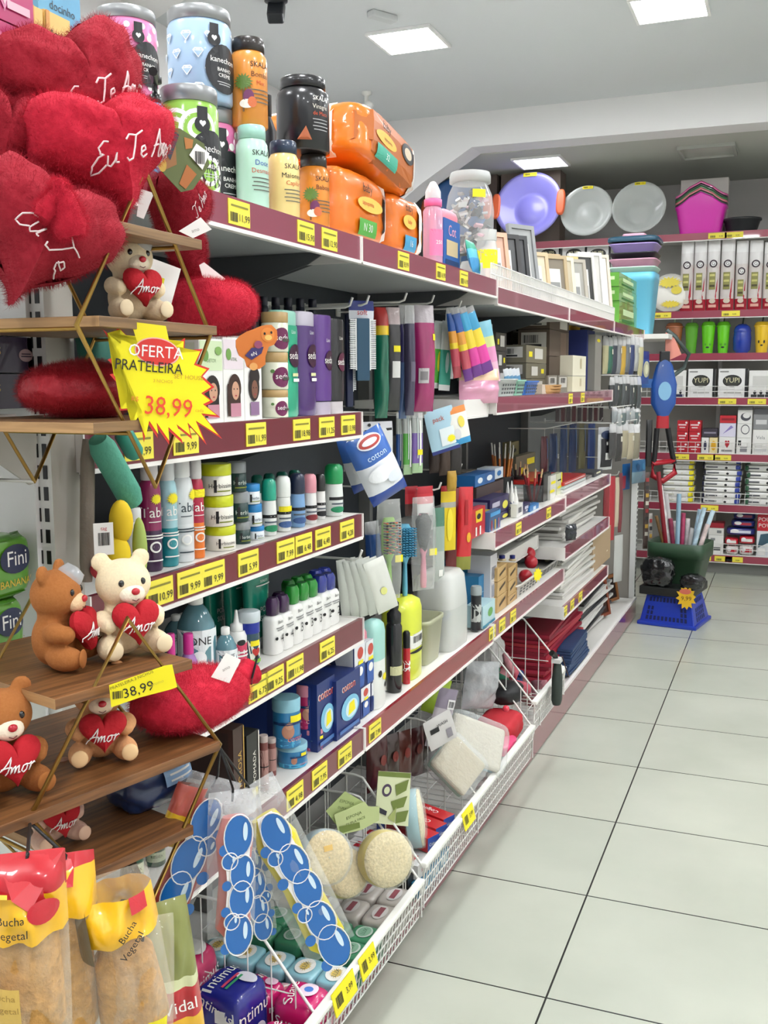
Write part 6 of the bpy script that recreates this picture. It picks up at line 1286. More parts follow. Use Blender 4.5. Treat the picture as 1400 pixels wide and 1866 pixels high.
def field(kind,s0,s1,ds,zrow,ns,c,dec,H,lab):
    W=(s1-s0)/ns
    for zi,z in enumerate(zrow):
        for di,d in enumerate(ds):
            for i in range(ns):
                bar('%s, layer %s, %s row from the aisle, %s along'%(lab,('one','two','three')[zi],ORD[di],ORD[i]),s0+W*(i+.5),d,z,W-.003,.062,H,c,dec,i*7+di*3+zi)
field('g',1.65,1.775,(-.068,-.003,.062,.127,.192),(ZB,ZB+.034),2,'#3f8560',gt,.033,'green wrapped soap bar')
field('w',1.785,1.945,(-.068,-.003,.062,.127),(ZB,ZB+.034),2,'#b9b2aa',wt,.033,'greyish soap bar with maroon print')
field('b',1.575,1.645,(-.068,-.003,.062,.127,.192),(ZB,ZB+.028),1,'#8fc3cf',bt_,.027,'pale blue and cream soap bar')
field('p',1.525,1.572,(-.068,-.003,.062,.127),(ZB,ZB+.022),1,'#e6b4bb',pt,.021,'pink and white soap bar')
# sanitary pads
MAG=M('#c81f6a',.25,coat=.6); BLU=M('#23288c',.25,coat=.6)
def pads(label,u,v,d,W,D,H,m,dec,top,seed,z=ZB,yaw=0,left=()):
    s=s_at(u,z+H/2,d); return soft('sanitary_pack',label,'sanitary pack',gp(s,d,z),RZ+R(yaw),W,D,H,m,dec,left,top,n=5,wr=.035,seed=seed)
pd=[('t','Intimus',0,.2,.26,WH),('e',.1,-.15,.4,.3,M('#e9e4f0')),('e',.1,-.15,.2,.16,M('#5f8fd0'))]
s=1.11
soft('sanitary_pack','blue sanitary pad pack standing at the near end of the basket','sanitary pack',gp(1.405,.02,ZB),RZ-R(6),.095,.10,.135,BLU,pd+[('r',-.1,-.38,.5,.08,M('#c03a6a'))],[('t','Intimus',0,.3,.2,WH,-.3),('e',.2,-.1,.3,.3,M('#d9d4f0')),('r',-.2,-.3,.3,.05,M('#d0486a'))],[('t','Intimus',0,.2,.3,WH),('e',.2,-.2,.3,.4,M('#e9e6f2')),('r',-.05,-.1,.5,.05,M('#3fa06a')),('r',-.05,-.02,.5,.05,M('#d0486a'))],n=6,wr=.02,seed=1)
soft('sanitary_pack','magenta sanitary pad pack at the aisle edge with blue dot','sanitary pack',gp(1.478,-.075,ZB),RZ-R(4),.08,.085,.095,MAG,pd,[('t','Suave',0,.1,.3,WH)],[('t','Suave',-.1,.2,.3,WH,.3),('e',.1,-.1,.5,.4,M('#efd9e6')),('e',.1,-.1,.2,.2,M('#4f7fd0'))],n=5,wr=.03,seed=2)
soft('sanitary_pack','magenta sanitary pad pack behind the aisle edge one','sanitary pack',gp(1.485,.018,ZB),RZ-R(8),.062,.08,.085,MAG,pd,[('t','Suave',0,.1,.3,WH)],[('t','Suave',0,.1,.35,WH,.3),('e',.2,-.2,.4,.3,M('#e9c4d8'))],n=5,wr=.03,seed=3)
soft('sanitary_pack','magenta sanitary pad pack lying at the bottom corner','sanitary pack',gp(1.385,-.078,ZB),RZ,.09,.085,.075,MAG,pd,(),[('t','Suave',0,.1,.35,WH,.3)],n=5,wr=.03,seed=6)
soft('sanitary_pack','pink sanitary pad pack with green dot behind the blue pack','sanitary pack',gp(1.445,.145,ZB),RZ+R(4),.13,.12,.14,M('#c22560',.28,coat=.5),pd,[('r',0,0,.7,.6,M('#d85a88'))],[('t','soso',-.2,.1,.3,WH),('e',.15,-.1,.5,.6,M('#f0ece6')),('e',.15,-.05,.24,.26,M('#4fa05a'))],n=5,wr=.03,seed=4)
soft('sanitary_pack','dark pink pack at the back of the pad corner','sanitary pack',gp(1.31,.13,ZB),RZ,.10,.14,.15,M('#9c1648',.3,coat=.5),pd,(),(),n=5,wr=.03,seed=5)
# loofah discs with cards
LOOF=M('#d9c493',.85,bump=1.,bscale=170,var=.18); LRIM=M('#9fb9c0',.6); LY=M('#d9c24a',.6)
def disc(label,u,v,d,r_px,face,rim,T=.03,tilt=25,yaw=0,tag_=False):
    z=.25
    for _ in range(5): s=s_at(u,z,d); z=hz(gp(s,d,z),v)
    P=gp(s,d,z); r=r_px/CF*proj(P)[2]
    t=thing('loofah_disc',label,'bath sponge',P); t.rotation_euler=(Matrix.Rotation(RZ+R(yaw),3,'Z')@Matrix.Rotation(R(90-tilt),3,'X')).to_euler()
    b=MB(); b.lathe([(r*.98,-T),(r,-T*.8),(r,-.004),(r*.985,-.001)],rim,36,True,False); b.build('sponge_back',t)
    b=MB(); b.lathe([(r*.985,-.0005),(r*.96,.004),(r*.6,.007),(.001,.008)],face,36,False,False); b.build('loofah_face',t)
    if tag_: b=MB(); b.box(-.009,.009,.012,.022,.0085,.0095,M('#e3b32a')); b.build('sticker',t)
    b=MB(); b.lathe([(r*1.0,-T-.003),(r*1.05,-T*.5),(r*1.04,.006),(r*.6,.013),(.001,.014)],film('#f2f4ee',.86,.1,.6,30),30); b.build('bag',t)
    return t
disc('round loofah disc with grey blue rim and small orange sticker',597,1562,-.03,48,LOOF,LRIM,.03,18,-35,True)
disc('round pale loofah disc with yellow edge nearest the basket rim',708,1566,-.065,50,M('#e0cf9f',.85,bump=1.,bscale=170,var=.15),LY,.032,15,-38)
disc('round loofah sponge with yellow side lying under the grey-rimmed disc',632,1590,.01,44,LOOF,LY,.03,25,-30)
disc('blue and cream loofah disc seen nearly edge-on beside the toothpaste boxes',766,1490,-.02,52,M('#dfd6b0',.8,bump=.8,bscale=150,var=.12),M('#9fc6cc',.6),.03,8,20)
def pcard(name,label,pts,d,z0,m,texts=(),T=.0015,cat='card',uv=None,yaw=-38,tilt=0):
    """flat printed card: outline read off the photograph onto the card's own upright plane at its place on the gondola"""
    u=sum(p[0] for p in pts)/len(pts); v=sum(p[1] for p in pts)/len(pts); z=z0
    for _ in range(6): s=s_at(u,z,d); z=hz(gp(s,d,z),v)
    return wcard(name,label,pts,gp(s,d,z),m,texts,T,cat,yaw+math.degrees(RZ)-90,tilt)
def wcard(name,label,pts,P,m,texts=(),T=.0015,cat='card',yaw=0,tilt=0,edge=None,parts=()):
    Rm=Matrix.Rotation(R(yaw+90),3,'Z')@Matrix.Rotation(R(tilt),3,'X'); nrm=Rm@Vector((0,-1,0)); Ri=Rm.transposed()
    def tr(q):
        dd=ray(*q); X=CAM+dd*((P-CAM).dot(nrm)/dd.dot(nrm)); l=Ri@(X-P); return (l.x,l.z)
    b=MB(); q=[tr(p) for p in pts]
    a2=sum(q[i][0]*q[(i+1)%len(q)][1]-q[(i+1)%len(q)][0]*q[i][1] for i in range(len(q)))
    if a2<0: q.reverse()
    b.prism(q,0,T,m,edge)
    mp=lambda x,z,e:(x,-e,z)
    sc_=1/CF*proj(P)[2]
    for i,dc in enumerate(texts):
        e=.0005+.00025*i
        if dc[0]=='t': x,z=tr((dc[2],dc[3])); b.text(dc[1],mp,dc[5],x,z,dc[4]*sc_,R(dc[6]) if len(dc)>6 else 0,e,dc[7] if len(dc)>7 else 1)
        elif dc[0]=='p':
            pp=[tr(p) for p in dc[1]]; b.decal([(a-pp[0][0],c-pp[0][1]) for a,c in pp],mp,dc[2],pp[0][0],pp[0][1],e,(.001,1))
        elif dc[0]=='e': x,z=tr((dc[1],dc[2])); b.decal(ellpts(dc[3]*sc_,dc[4]*sc_),mp,dc[5],x,z,e,(.001,1))
        elif dc[0]=='bar':
            x,z=tr((dc[1],dc[2])); w_,h_=dc[3]*sc_,dc[4]*sc_; rr=random.Random(3)
            for k in range(14): b.decal(rectpts(w_/14*rr.choice((.3,.5,.8)),h_,1),mp,INK,x-w_/2+w_*(k+.5)/14,z,e,(.001,1))
    o=b.build(name,loc=P); o.rotation_euler=Rm.to_euler(); return tag(o,label,cat)
LGC=M('#b9c58a',.5); OLV=M('#6f7f3a',.5)
pcard('bath_card','upright pale green card with olive leaf print',[(690,1405),(749,1409),(744,1506),(683,1500)],-.01,.35,M('#d6dcb4',.5),[('p',[(690,1405),(749,1409),(748,1418),(689,1414)],OLV),('e',705,1440,20,24,M('#4a3a55')),('e',705,1440,12,14,M('#d6dcb4')),('p',[(686,1468),(705,1478),(703,1486),(685,1478)],M('#2a2a3a')),('p',[(720,1430),(745,1420),(740,1440),(722,1450)],OLV),('p',[(712,1460),(742,1450),(735,1470),(716,1475)],OLV),('p',[(722,1480),(744,1476),(738,1496),(720,1500)],OLV),('p',[(706,1490),(722,1470),(718,1498)],M('#a5b06a'))])
pcard('bath_card','pale green printed card tilted behind the other card, upper left of the discs',[(594,1478),(629,1442),(664,1462),(648,1500),(612,1502)],.005,.33,M('#a9b878',.5),[('t','ESPONJA',632,1462,8,M('#4a5a26'),-24),('t','DUPLA FACE',630,1474,6,M('#4a5a26'),-24)])
pcard('bath_card','pale green printed card lying across the two loofah discs',[(609,1485),(665,1461),(672,1470),(692,1470),(691,1495),(660,1512),(618,1522)],-.02,.32,M('#b9c58a',.5),[('t','ESPONJA',645,1486,8,M('#4a5a26'),10),('t','DUPLA FACE',648,1496,7,M('#4a5a26'),10),('p',[(618,1506),(655,1498),(656,1508),(620,1519)],OLV)])
# middle basket
ZM=.1215
CRED=M('#b81c26',.3,coat=.4)
for i,(u,v) in enumerate(((797,1480),(822,1490),(846,1500))):
    s=2.09+.055*i
    abox('toothpaste_box','red toothpaste box with blue end, %s of three in the middle basket'%ORD[i],'box',gp(s,-.06,ZM+.075),RZ-R(20),.042,.16,.035,CRED,[('t','Colgate',0,.0,.3,WH)],None,[('t','Colgate',0,0,.5,WH),('r',-.42,0,.16,1,M('#2a4a9c'))],{'front':M('#2a4a9c',.3),'left':CRED},.0012,[('r',0,.38,1,.24,M('#27468f')),('t','Colgate',0,-.1,.12,WH,PI/2)])
for i in range(3):
    abox('toothpaste_box','white toothpaste box with red lettering, %s under the red ones'%ORD[i],'box',gp(2.04+.068*i,-.055,ZM+.038),RZ-R(6),.064,.2,.034,M('#e4e2df'),[('t','Sorriso',0,0,.3,M('#b8242c'))],None,[('t','Sorriso',0,0,.5,M('#b8242c'))],None,.001,[('r',0,0,.4,.8,M('#c9303a')),('r',.3,0,.2,.9,M('#d9d9d9'))])
    abox('toothpaste_box','blue and white toothpaste box, %s in the bottom layer'%ORD[i],'box',gp(2.03+.068*i,-.06,ZM),RZ,.064,.2,.036,M('#3f8fb8'),[('r',0,0,.6,.4,M('#e8eef0'))],None,(),None,.001,[('r',0,0,.5,.9,M('#dfe7ea'))])
for i in range(2): abox('toothbrush_box','black box with white stripes beside the toothpaste, %s'%('lower','upper')[i],'box',gp(1.995,-.05+.01*i,ZM+.012*0+.0+.03*i),RZ-R(3),.035,.16,.028,M('#19191b'),(),None,(),None,.001,[('r',0,.2,.9,.04,WH),('r',0,.3,.9,.04,WH),('r',0,.1,.9,.04,WH)])
SPB=M('#c9c0a6',.8,bump=.8,bscale=200); 
def sponge(label,u,v,d,W,D,H,c1,c2,rot):
    z=.25
    for _ in range(5): s=s_at(u,z,d); z=hz(gp(s,d,z),v)
    t=thing('bath_sponge',label,'bath sponge',gp(s,d,z)); t.rotation_euler=(Matrix.Rotation(RZ+R(rot[2]),3,'Z')@Matrix.Rotation(R(rot[0]),3,'X')@Matrix.Rotation(R(rot[1]),3,'Y')).to_euler()
    b=MB(); b.box(-W/2,W/2,0,D*.55,-H/2,H/2,c1); b.build('sponge_face',t,bevel=.012,seg=3)
    b=MB(); b.box(-W/2,W/2,D*.56,D,-H/2,H/2,c2); b.build('sponge_back',t,bevel=.012,seg=3)
    b=MB(); softgeo(b,W*1.16,D*1.5,H*1.2,film('#eef2f2',.84,.1,.7,35),6,10,.05,3); b.v=[(x,y-D*.25,zz-H*.6) for x,y,zz in b.v]; b.build('bag',t)
    return t
sponge('large ribbed beige bath sponge with pale blue back in a clear bag',872,1352,-.04,.17,.04,.12,M('#cfc9b8',.8,bump=.9,bscale=90),M('#9cc4d6',.7),(-25,28,-35))
sponge('beige bath sponge bag lying below the blue-backed one',838,1392,-.035,.11,.035,.12,M('#bfb59b',.8,bump=.9,bscale=90),M('#8fae9a',.7),(-30,-35,-40))
hang('sponge_card','lilac grey box card standing tilted among the bagged sponges','card',800,838,1255,1360,.02,.02,[(.35,M('#8a8090',.4)),(1,M('#b5adb4',.4))],[('r',.2,.25,.4,.16,M('#e0dede')),('b',.2,.25,.3,.1),('e',-.1,-.2,.4,.2,M('#6f6677'))],-35,18,seed=3)
hang('sponge_card','small white card with dark oval logo pair in the middle basket','card',768,822,1305,1362,-.01,.006,[(1,M('#c9c6c4',.5))],[('r',-.2,.1,.3,.16,INK),('r',.25,-.2,.2,.3,M('#8d8890')),('t','WASH',.1,.2,.14,INK)],-38,-18,seed=4)
hang('cleaning_pack','lime green brush pad sticking up at the back of the middle basket','pad',785,828,1235,1300,.08,.03,[(1,M('#a3bf2f',.4))],(),-30,25,seed=5)
hang('bag_clump','crumpled clear bag of grey pads behind the bath sponges','bag',850,915,1205,1290,.06,.06,[(1,film('#d9dee0',.55,.1,.8,40))],(),-35,10,seed=6,wr=.4)
for i in range(6):
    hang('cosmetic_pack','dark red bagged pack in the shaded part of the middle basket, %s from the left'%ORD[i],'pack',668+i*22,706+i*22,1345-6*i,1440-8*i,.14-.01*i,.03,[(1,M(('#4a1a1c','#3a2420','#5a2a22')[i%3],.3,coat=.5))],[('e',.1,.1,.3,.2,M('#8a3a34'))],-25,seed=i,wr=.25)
# far basket
soft('bag_pouch','black cap lying on the far basket','bag',gp(s_at(945,.30,-.02),-.03,.272),RZ,.14,.10,.06,M('#19191b',.5),(),(),(),None,3,.06,2)
b=MB(); b.ell((0,0,0),(.010,.010,.010),M('#e0364a',.4),12,8); tag(b.build('pompom',loc=gp(s_at(922,.30,-.05),-.05,.335)),'small red ball on the black cap in the far basket','ball')
soft('folded_cloth','red folded cloth under the black cap in the far basket','cloth',gp(s_at(937,.25,-.04),-.055,.195),RZ,.18,.12,.075,M('#b8202c',.7),(),(),(),None,4,.06,3)
soft('plastic_tray','pink plastic tray at the near end of the far basket','tray',gp(s_at(925,.26,-.05),-.068,.2),RZ,.12,.14,.035,M('#e04a7a',.35),(),(),(),None,6,.03,4)
for i,(u,v,c,w) in enumerate(((938,1175,'#c98a90',.07),(955,1190,'#c9606f',.07),(930,1200,'#1f5a42',.08),(962,1200,'#3a4a7a',.06),(985,1185,'#b87a86',.07),(970,1215,'#8a5a5a',.08))):
    z=.36
    for _ in range(4): s=s_at(u,z,.03); z=hz(gp(s,.03,z),v)
    b=MB()
    rr=random.Random(i)
    pts=[(rr.uniform(-w,w)*.6,rr.uniform(-.03,.06),-.02*k+rr.uniform(-.01,.01)) for k in range(6)]
    b.tube(pts,.018,M(c,.9,bump=.8,bscale=90),10,rads=[.012,.022,.02,.024,.02,.012])
    o=b.build('scarf',loc=gp(s,.03,z-.045-(.055 if i==4 else 0)),sub=1,rz=RZ); tag(o,('salmon','rose','dark green','slate blue','dusty pink','brown-pink')[i]+' rolled scarf heaped in the far basket','scarf')
soft('bag_clump','pale crumpled bag behind the scarves','bag',gp(s_at(915,.37,.12),.12,.25),RZ,.14,.12,.17,film('#e2e0de',.3,.2,.8,40),(),(),(),None,3,.2,8)
P=gp(s_at(1012,.25,-.11),-.115,.2); P.z=hz(P,1283); t=thing('umbrella','dark green folded umbrella hanging over the far basket edge','umbrella',P,RZ); t.scale=(.72,.72,.72)
b=MB(); b.sup([(.05,.035,0),(.075,.045,.02),(.07,.045,.12),(.045,.03,.19)],M('#2b3530',.6,bump=.5,bscale=40),2.2,20); b.build('canopy',t)
b=MB(); b.tube([(0,0,.19),(-.01,.01,.225),(-.03,.02,.24)],.014,M('#1d1f1e',.4),8); b.box(-.035,.02,-.02,.02,.195,.212,M('#cfcfcc',.35)); b.build('handle',t)
b=MB(); b.tube([(.0,-.02,.22),(.1,-.03,.1)],.003,M('#3a1f22',.5),5); b.build('cord',t)
# ================================================================ hexagon wire display shelves with plush toys
GOLD=M('#b08d4a',.28,.85); WOODL=wood('#a57f55','#c79d6c','Y'); WOODD=wood('#5a3a20','#8a5c34','X')
BOARD=wood('#6e5338','#94734f','X')
HW,HH,DEP=.113,.157,.155
def unit(label,cx,y,z,yaw,boards,wd):
    """origin at the centre of the front wire rhombus; local x along the shelf, y away from the aisle"""
    t=thing('display_shelf',label,'display shelf',(cx,y,z),PI/2-R(yaw))
    for yy in (0,DEP):
        b=MB(); b.tube([(0,yy,HH),(HW,yy,0),(0,yy,-HH),(-HW,yy,0)],.0026,GOLD,8,True); b.build('wire_frame',t)
    for zz,x0,x1,y0,y1 in boards:
        b=MB(); b.box(x0,x1,y0,y1,zz-.010,zz,wd,{'left':WOODL,'right':WOODL}); b.build('board',t,bevel=.0006)
        xw=HW*(1-abs(zz-.012)/HH)
        for sx in (-1,1): b=MB(); b.tube([(sx*xw,0,zz-.0128),(sx*xw,DEP,zz-.0128)],.0022,GOLD,6); b.build('cross_wire',t)
    b=MB(); b.tube([(0,DEP,-HH),(0,DEP+.05,-HH),(0,DEP+.055,-HH+.02)],.0022,WIRE,6); b.build('hanger',t)
    return t
U1=unit('upper gold wire display shelf with three wooden boards and plush hearts',-.6,.862,1.327,0,[(.100,-.105,.095,-.004,.19),(.010,-.088,.118,-.006,.205),(-.088,-.10,.09,-.004,.19)],BOARD)
U2=unit('lower gold wire display shelf with three dark wooden boards and teddy bears',-.572,.770,.898,15.5,[(.101,-.085,.075,-.004,.21),(.006,-.16,.108,-.006,.21),(-.073,-.05,.07,-.004,.20)],WOODD)
def ul(U,x,y,z):
    return U.matrix_basis@Vector((x,y,z))
for U in (U1,U2): U.matrix_basis=Matrix.Translation(U.location)@Matrix.Rotation(U.rotation_euler[2],4,'Z')
# ---- teddy bears
def bear(label,P,rz,H,c,muz,foot,lean=0,seed=0,cap=False):
    t=thing('teddy_bear',label,'teddy bear',P,rz); fur=M(c,.95,sheen=.6,bump=.15,bscale=420,var=.05); k=H
    b=MB(); E=lambda q,r_,rot=None:b.ell(tuple(a*k for a in q),tuple(a*k for a in r_),fur,20,12,rot)
    E((0,.02,.27),(.235,.20,.27)); E((0,-.02,.70),(.265,.235,.235)); E((0,0,.5),(.18,.16,.12))
    for s in (-1,1):
        E((s*.20,.02,.915),(.095,.05,.095))
        E((s*.25,-.10,.38),(.10,.13,.10),Matrix.Rotation(R(s*25),3,'Z')); E((s*.235,-.2,.36),(.085,.085,.085))
        E((s*.22,-.17,.13),(.12,.2,.12),Matrix.Rotation(R(s*14),3,'Z')); 
    o=b.build('body',t); r=o.modifiers.new('fuse','REMESH'); r.mode='VOXEL'; r.voxel_size=H*.022; r.use_smooth_shade=True
    sm=o.modifiers.new('smooth','SMOOTH'); sm.iterations=3; sm.factor=.5
    b=MB(); b.ell((0,-.215*k,.625*k),(.125*k,.085*k,.095*k),M(muz,.9,sheen=.4,bump=.3,bscale=300),16,10)
    b.tube([(-.035*k,-.293*k,.585*k),(0,-.303*k,.57*k),(.035*k,-.293*k,.585*k)],.004*k,M('#5a1a1a'),5); b.build('muzzle',t)
    b=MB(); b.ell((0,-.298*k,.66*k),(.042*k,.028*k,.034*k),M('#b81428',.3,coat=.4),12,8); b.build('nose',t)
    for s in (-1,1): b=MB(); b.ell((s*.105*k,-.222*k,.735*k),(.03*k,.022*k,.034*k),M('#0c0a0a',.12,coat=.6),12,8); b.build('eye',t)
    for s in (-1,1): b=MB(); b.ell((s*.245*k,-.352*k,.14*k),(.085*k,.022*k,.09*k),M(foot,.9,sheen=.4),14,8); b.build('foot_pad',t)
    b=MB(); mp=heartmesh(b,.47*k,.42*k,.20*k,M('#b40f1f',.85,sheen=.5,bump=.3,bscale=300),40,9,seed,.02)
    mp2=lambda x,z,e:mp(x,z,e); script_text(b,'Amor',mp2,M('#f4f0ee',.6),0,-.01*k,.15*k,0,.006*k)
    h=b.build('heart',t); h.location=(0,-.30*k,.36*k); h.rotation_euler=(R(-12),0,0)
    if cap: b=MB(); b.lathe([(.13*k,.0),(.13*k,.03*k),(.10*k,.11*k),(.001,.13*k)],film('#cfd4d8',.6,.1,.3),18); q=b.build('suction_cup',t); q.location=(.08*k,-.12*k,.84*k); q.rotation_euler=(R(35),R(25),0)
    return t
def onb(U,zz,u):  # point on a board in image column u, given depth back y
    pass
def bat(U,zz,u,y):
    lo,hi=-.3,.3
    for _ in range(30):
        m=(lo+hi)/2
        if proj(ul(U,m,y,zz))[0]<u: lo=m
        else: hi=m
    return ul(U,lo,y,zz)
def hpx(P,px): return px/CF*proj(P)[2]
CR='#ecd9b4'; BR='#a5652e'; TN='#d99f6c'
P=bat(U1,.0105,238,.05); bear('cream teddy bear on the middle board of the upper display shelf',P,R(66),hpx(P,166),CR,'#f3e6cb','#ecd9b4',seed=1,cap=True)
P=bat(U2,.1015,104,.085); bear('brown teddy bear turned sideways on the top board of the lower display shelf',P,R(108),hpx(P,190),BR,'#e6c49a',BR,seed=2,cap=True)
P=bat(U2,.1015,228,.065); bear('cream teddy bear beside the sideways brown one',P,R(60),hpx(P,190),CR,'#f5ead2',CR,seed=3)
P=bat(U2,.0065,184,.055); bear('tan teddy bear with cream feet facing forward on the middle board',P,R(45),hpx(P,176),TN,'#f0d9bd','#efc996',seed=4)
P=bat(U2,.0065,8,.055); bear('brown teddy bear cut by the left edge of the photo',P,R(62),hpx(P,208),BR,'#f0e0c8',BR,seed=5)
P=bat(U2,-.0725,96,.08); bear('pale pink teddy bear low behind the wire frame',P,R(66),hpx(P,150),'#dcb9a6','#efe2d6','#e6c3a8',seed=6)
# ---- plush hearts
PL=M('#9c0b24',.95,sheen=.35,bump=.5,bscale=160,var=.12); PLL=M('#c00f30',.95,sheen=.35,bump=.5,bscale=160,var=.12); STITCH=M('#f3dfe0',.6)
def fur(o,seed,n=9000,ln=.0045):
    m=o.modifiers.new('fur','PARTICLE_SYSTEM'); ps=o.particle_systems[0].settings
    ps.type='HAIR'; ps.count=n; ps.hair_length=ln; ps.hair_step=2; ps.display_step=2; ps.render_step=2; ps.brownian_factor=.0012; ps.root_radius=.55; ps.tip_radius=.1; ps.radius_scale=.0004; ps.material=1; ps.use_hair_bspline=False; o.particle_systems[0].seed=seed
    return o
def ph(label,P,rot,W,H,T,txt='Eu Te Amo',seed=0,m=None,tsz=.13,tz=.02,tr=0,bow=False,tx=0):
    """rot = (yaw, lean back, roll)"""
    t=thing('heart_pillow',label,'heart pillow',P); t.rotation_euler=(Matrix.Rotation(R(rot[0]),3,'Z')@Matrix.Rotation(R(-rot[1]),3,'X')@Matrix.Rotation(R(rot[2]),3,'Y')).to_euler()
    b=MB(); mp=heartmesh(b,W,H,T,m or PL,72,18,seed,.13); fur(b.build('cushion',t),seed)
    if txt: b=MB(); script_text(b,txt,mp,STITCH,tx*W,tz*H,tsz*W,R(tr),W*.006); b.build('embroidery',t)
    if bow:
        b=MB()
        for sx in (-1,1): b.ell((sx*W*.1,-T*.5,-H*.2),(W*.10,T*.22,H*.16),PLL,14,10,Matrix.Rotation(R(sx*24),3,'Y'))
        b.ell((0,-T*.58,-H*.08),(W*.05,T*.15,H*.05),PLL,12,8); o=b.build('ribbon_bow',t); o.location=(-W*.36,0,-H*.05)
    return t
def pwd(u,v,x): return atx(u,v,x)
P=pwd(186,300,-.645); ph('bright red plush heart with white words in front on the top board',P,(58,8,-10),hpx(P,275),hpx(P,250),.125,seed=1,m=PLL,tsz=.145,tz=-.02,tr=10,bow=False,tx=.1)
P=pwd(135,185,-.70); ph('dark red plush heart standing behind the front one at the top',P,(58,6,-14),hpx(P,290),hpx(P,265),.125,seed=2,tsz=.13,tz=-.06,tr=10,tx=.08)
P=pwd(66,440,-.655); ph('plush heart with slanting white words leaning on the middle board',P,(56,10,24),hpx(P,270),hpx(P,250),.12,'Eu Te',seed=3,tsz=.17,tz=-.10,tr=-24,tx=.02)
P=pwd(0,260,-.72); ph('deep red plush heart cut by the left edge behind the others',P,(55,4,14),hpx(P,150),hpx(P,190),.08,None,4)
P=pwd(108,350,-.60); b=MB()
t=thing('ribbon_bow','bright red plush ribbon ends hanging below the front heart','ribbon',P); t.rotation_euler=(0,0,R(50)); w_=hpx(P,60)
b=MB(); b.sup([(w_*.8,.02,-w_*1.35),(w_*1.1,.028,-w_*1.0),(w_*.8,.03,-w_*.2),(w_*.35,.022,w_*.35)],PLL,2.2,18); o=fur(b.build('ribbon_tail',t),1,2500,.004); o.rotation_euler=(0,R(-14),0)
b=MB(); b.sup([(w_*.5,.02,-w_*1.0),(w_*.7,.026,-w_*.7),(w_*.5,.025,-w_*.1),(w_*.3,.02,w_*.3)],PLL,2.2,18); o=fur(b.build('ribbon_tail',t),2,2000,.004); o.rotation_euler=(0,R(34),0)
P=pwd(326,395,-.70); ph('plush heart standing right of the wire peak with its words half hidden',P,(84,4,8),hpx(P,120),hpx(P,165),.06,'Te Amo',5,PL,.16,.12,60)
P=pwd(345,480,-.74); ph('narrow dark plush heart seen behind the right side of the wire frame',P,(95,0,0),hpx(P,80),hpx(P,150),.04,None,6)
def lying(label,P,rz,L,Wd,T,seed,m=PL,tail=None):
    t=thing('heart_pillow',label,'heart pillow',P); t.rotation_euler=(Matrix.Rotation(R(rz),3,'Z')@Matrix.Rotation(R(-86),3,'X')@Matrix.Rotation(R(90),3,'Y')).to_euler() if False else (0,0,R(rz))
    b=MB(); secs=[]
    N=22
    vs=[]
    for i in range(N+1):
        f=i/N; x=-L/2+L*f; e=max(.0,1-abs(2*f-1)**2.8)**.5
        secs.append((x,Wd*e*(.92 if f>.5 else 1),T*e*(1+.08*math.sin(f*9+seed))))
    loops=[[(x,w_/2*math.cos(2*PI*j/28)*(1+.06*noise.noise(Vector((x*40,j*.7,seed)))),h_/2*math.copysign(abs(math.sin(2*PI*j/28))**.85,math.sin(2*PI*j/28))*(1+.07*noise.noise(Vector((x*50,j*.9,seed+3)))) ,) for j in range(28)] for x,w_,h_ in secs]
    b.loft(loops,m,False,False); b.v=[(x,y,z+T/2) for x,y,z in b.v]; fur(b.build('cushion',t),seed)
    if tail:
        b=MB(); b.tube([(L*.46,0,T*.5),(L*.56,0,T*.52),(L*.66,0,T*.58)],.01,m,12,rads=[T*.22,T*.18,T*.28]); b.build('tip',t)
        b=MB(); b.tube([(L*.57,-T*.2,T*.4),(L*.565,-T*.22,T*.5),(L*.63,-T*.25,T*.95)],.0014,BK,5); b.build('cord',t)
    return t
P=bat(U1,.0105,390,.10); lying('red plush heart lying on its side at the right end of the upper middle board',P,92,hpx(P,185),.11,hpx(P,98),1,PLL)
P=bat(U1,-.0875,150,.095); lying('shiny red plush heart lying on the lowest board of the upper display shelf',P,84,hpx(P,205),.12,hpx(P,98),2,M('#a80d22',.5,sheen=.6,bump=.5,bscale=130,var=.12))
P=bat(U2,.0065,352,.055); lying('long red plush heart with knotted tip on the middle board of the lower display shelf',P,80,hpx(P,250),.10,hpx(P,100),3,PLL,True)
# ---- price signs
P=atx(300,695,-.578); off=lambda L:[(a/2.8,400+c/2.8) for a,c in L]
star=off([(525,560),(600,622),(595,540),(668,612),(700,640),(790,600),(870,650),(945,605),(940,668),(1035,660),(1000,735),(1070,760),(1035,800),(1095,855),(1040,890),(1090,930),(1050,950),(1125,1010),(1040,1000),(1135,1120),(1010,1040),(1055,1150),(965,1050),(980,1120),(905,1060),(935,1145),(860,1075),(865,1150),(795,1050),(805,1115),(755,1040),(735,1135),(715,990),(660,1070),(690,970),(600,975),(655,900),(560,790),(610,780),(550,715),(605,690)])
cx,cy=300,700
inn=[(cx+(a-cx)*.93,cy+(c-cy)*.93) for a,c in star]
ov=[(800/2.8+108/2.8*math.cos(a),400+675/2.8+66/2.8*math.sin(a)+12/2.8*math.cos(a)) for a in [2*PI*i/28 for i in range(28)]]
ov2=[(284.6+(a-284.6)*1.06,641+(c-641)*1.1) for a,c in ov]
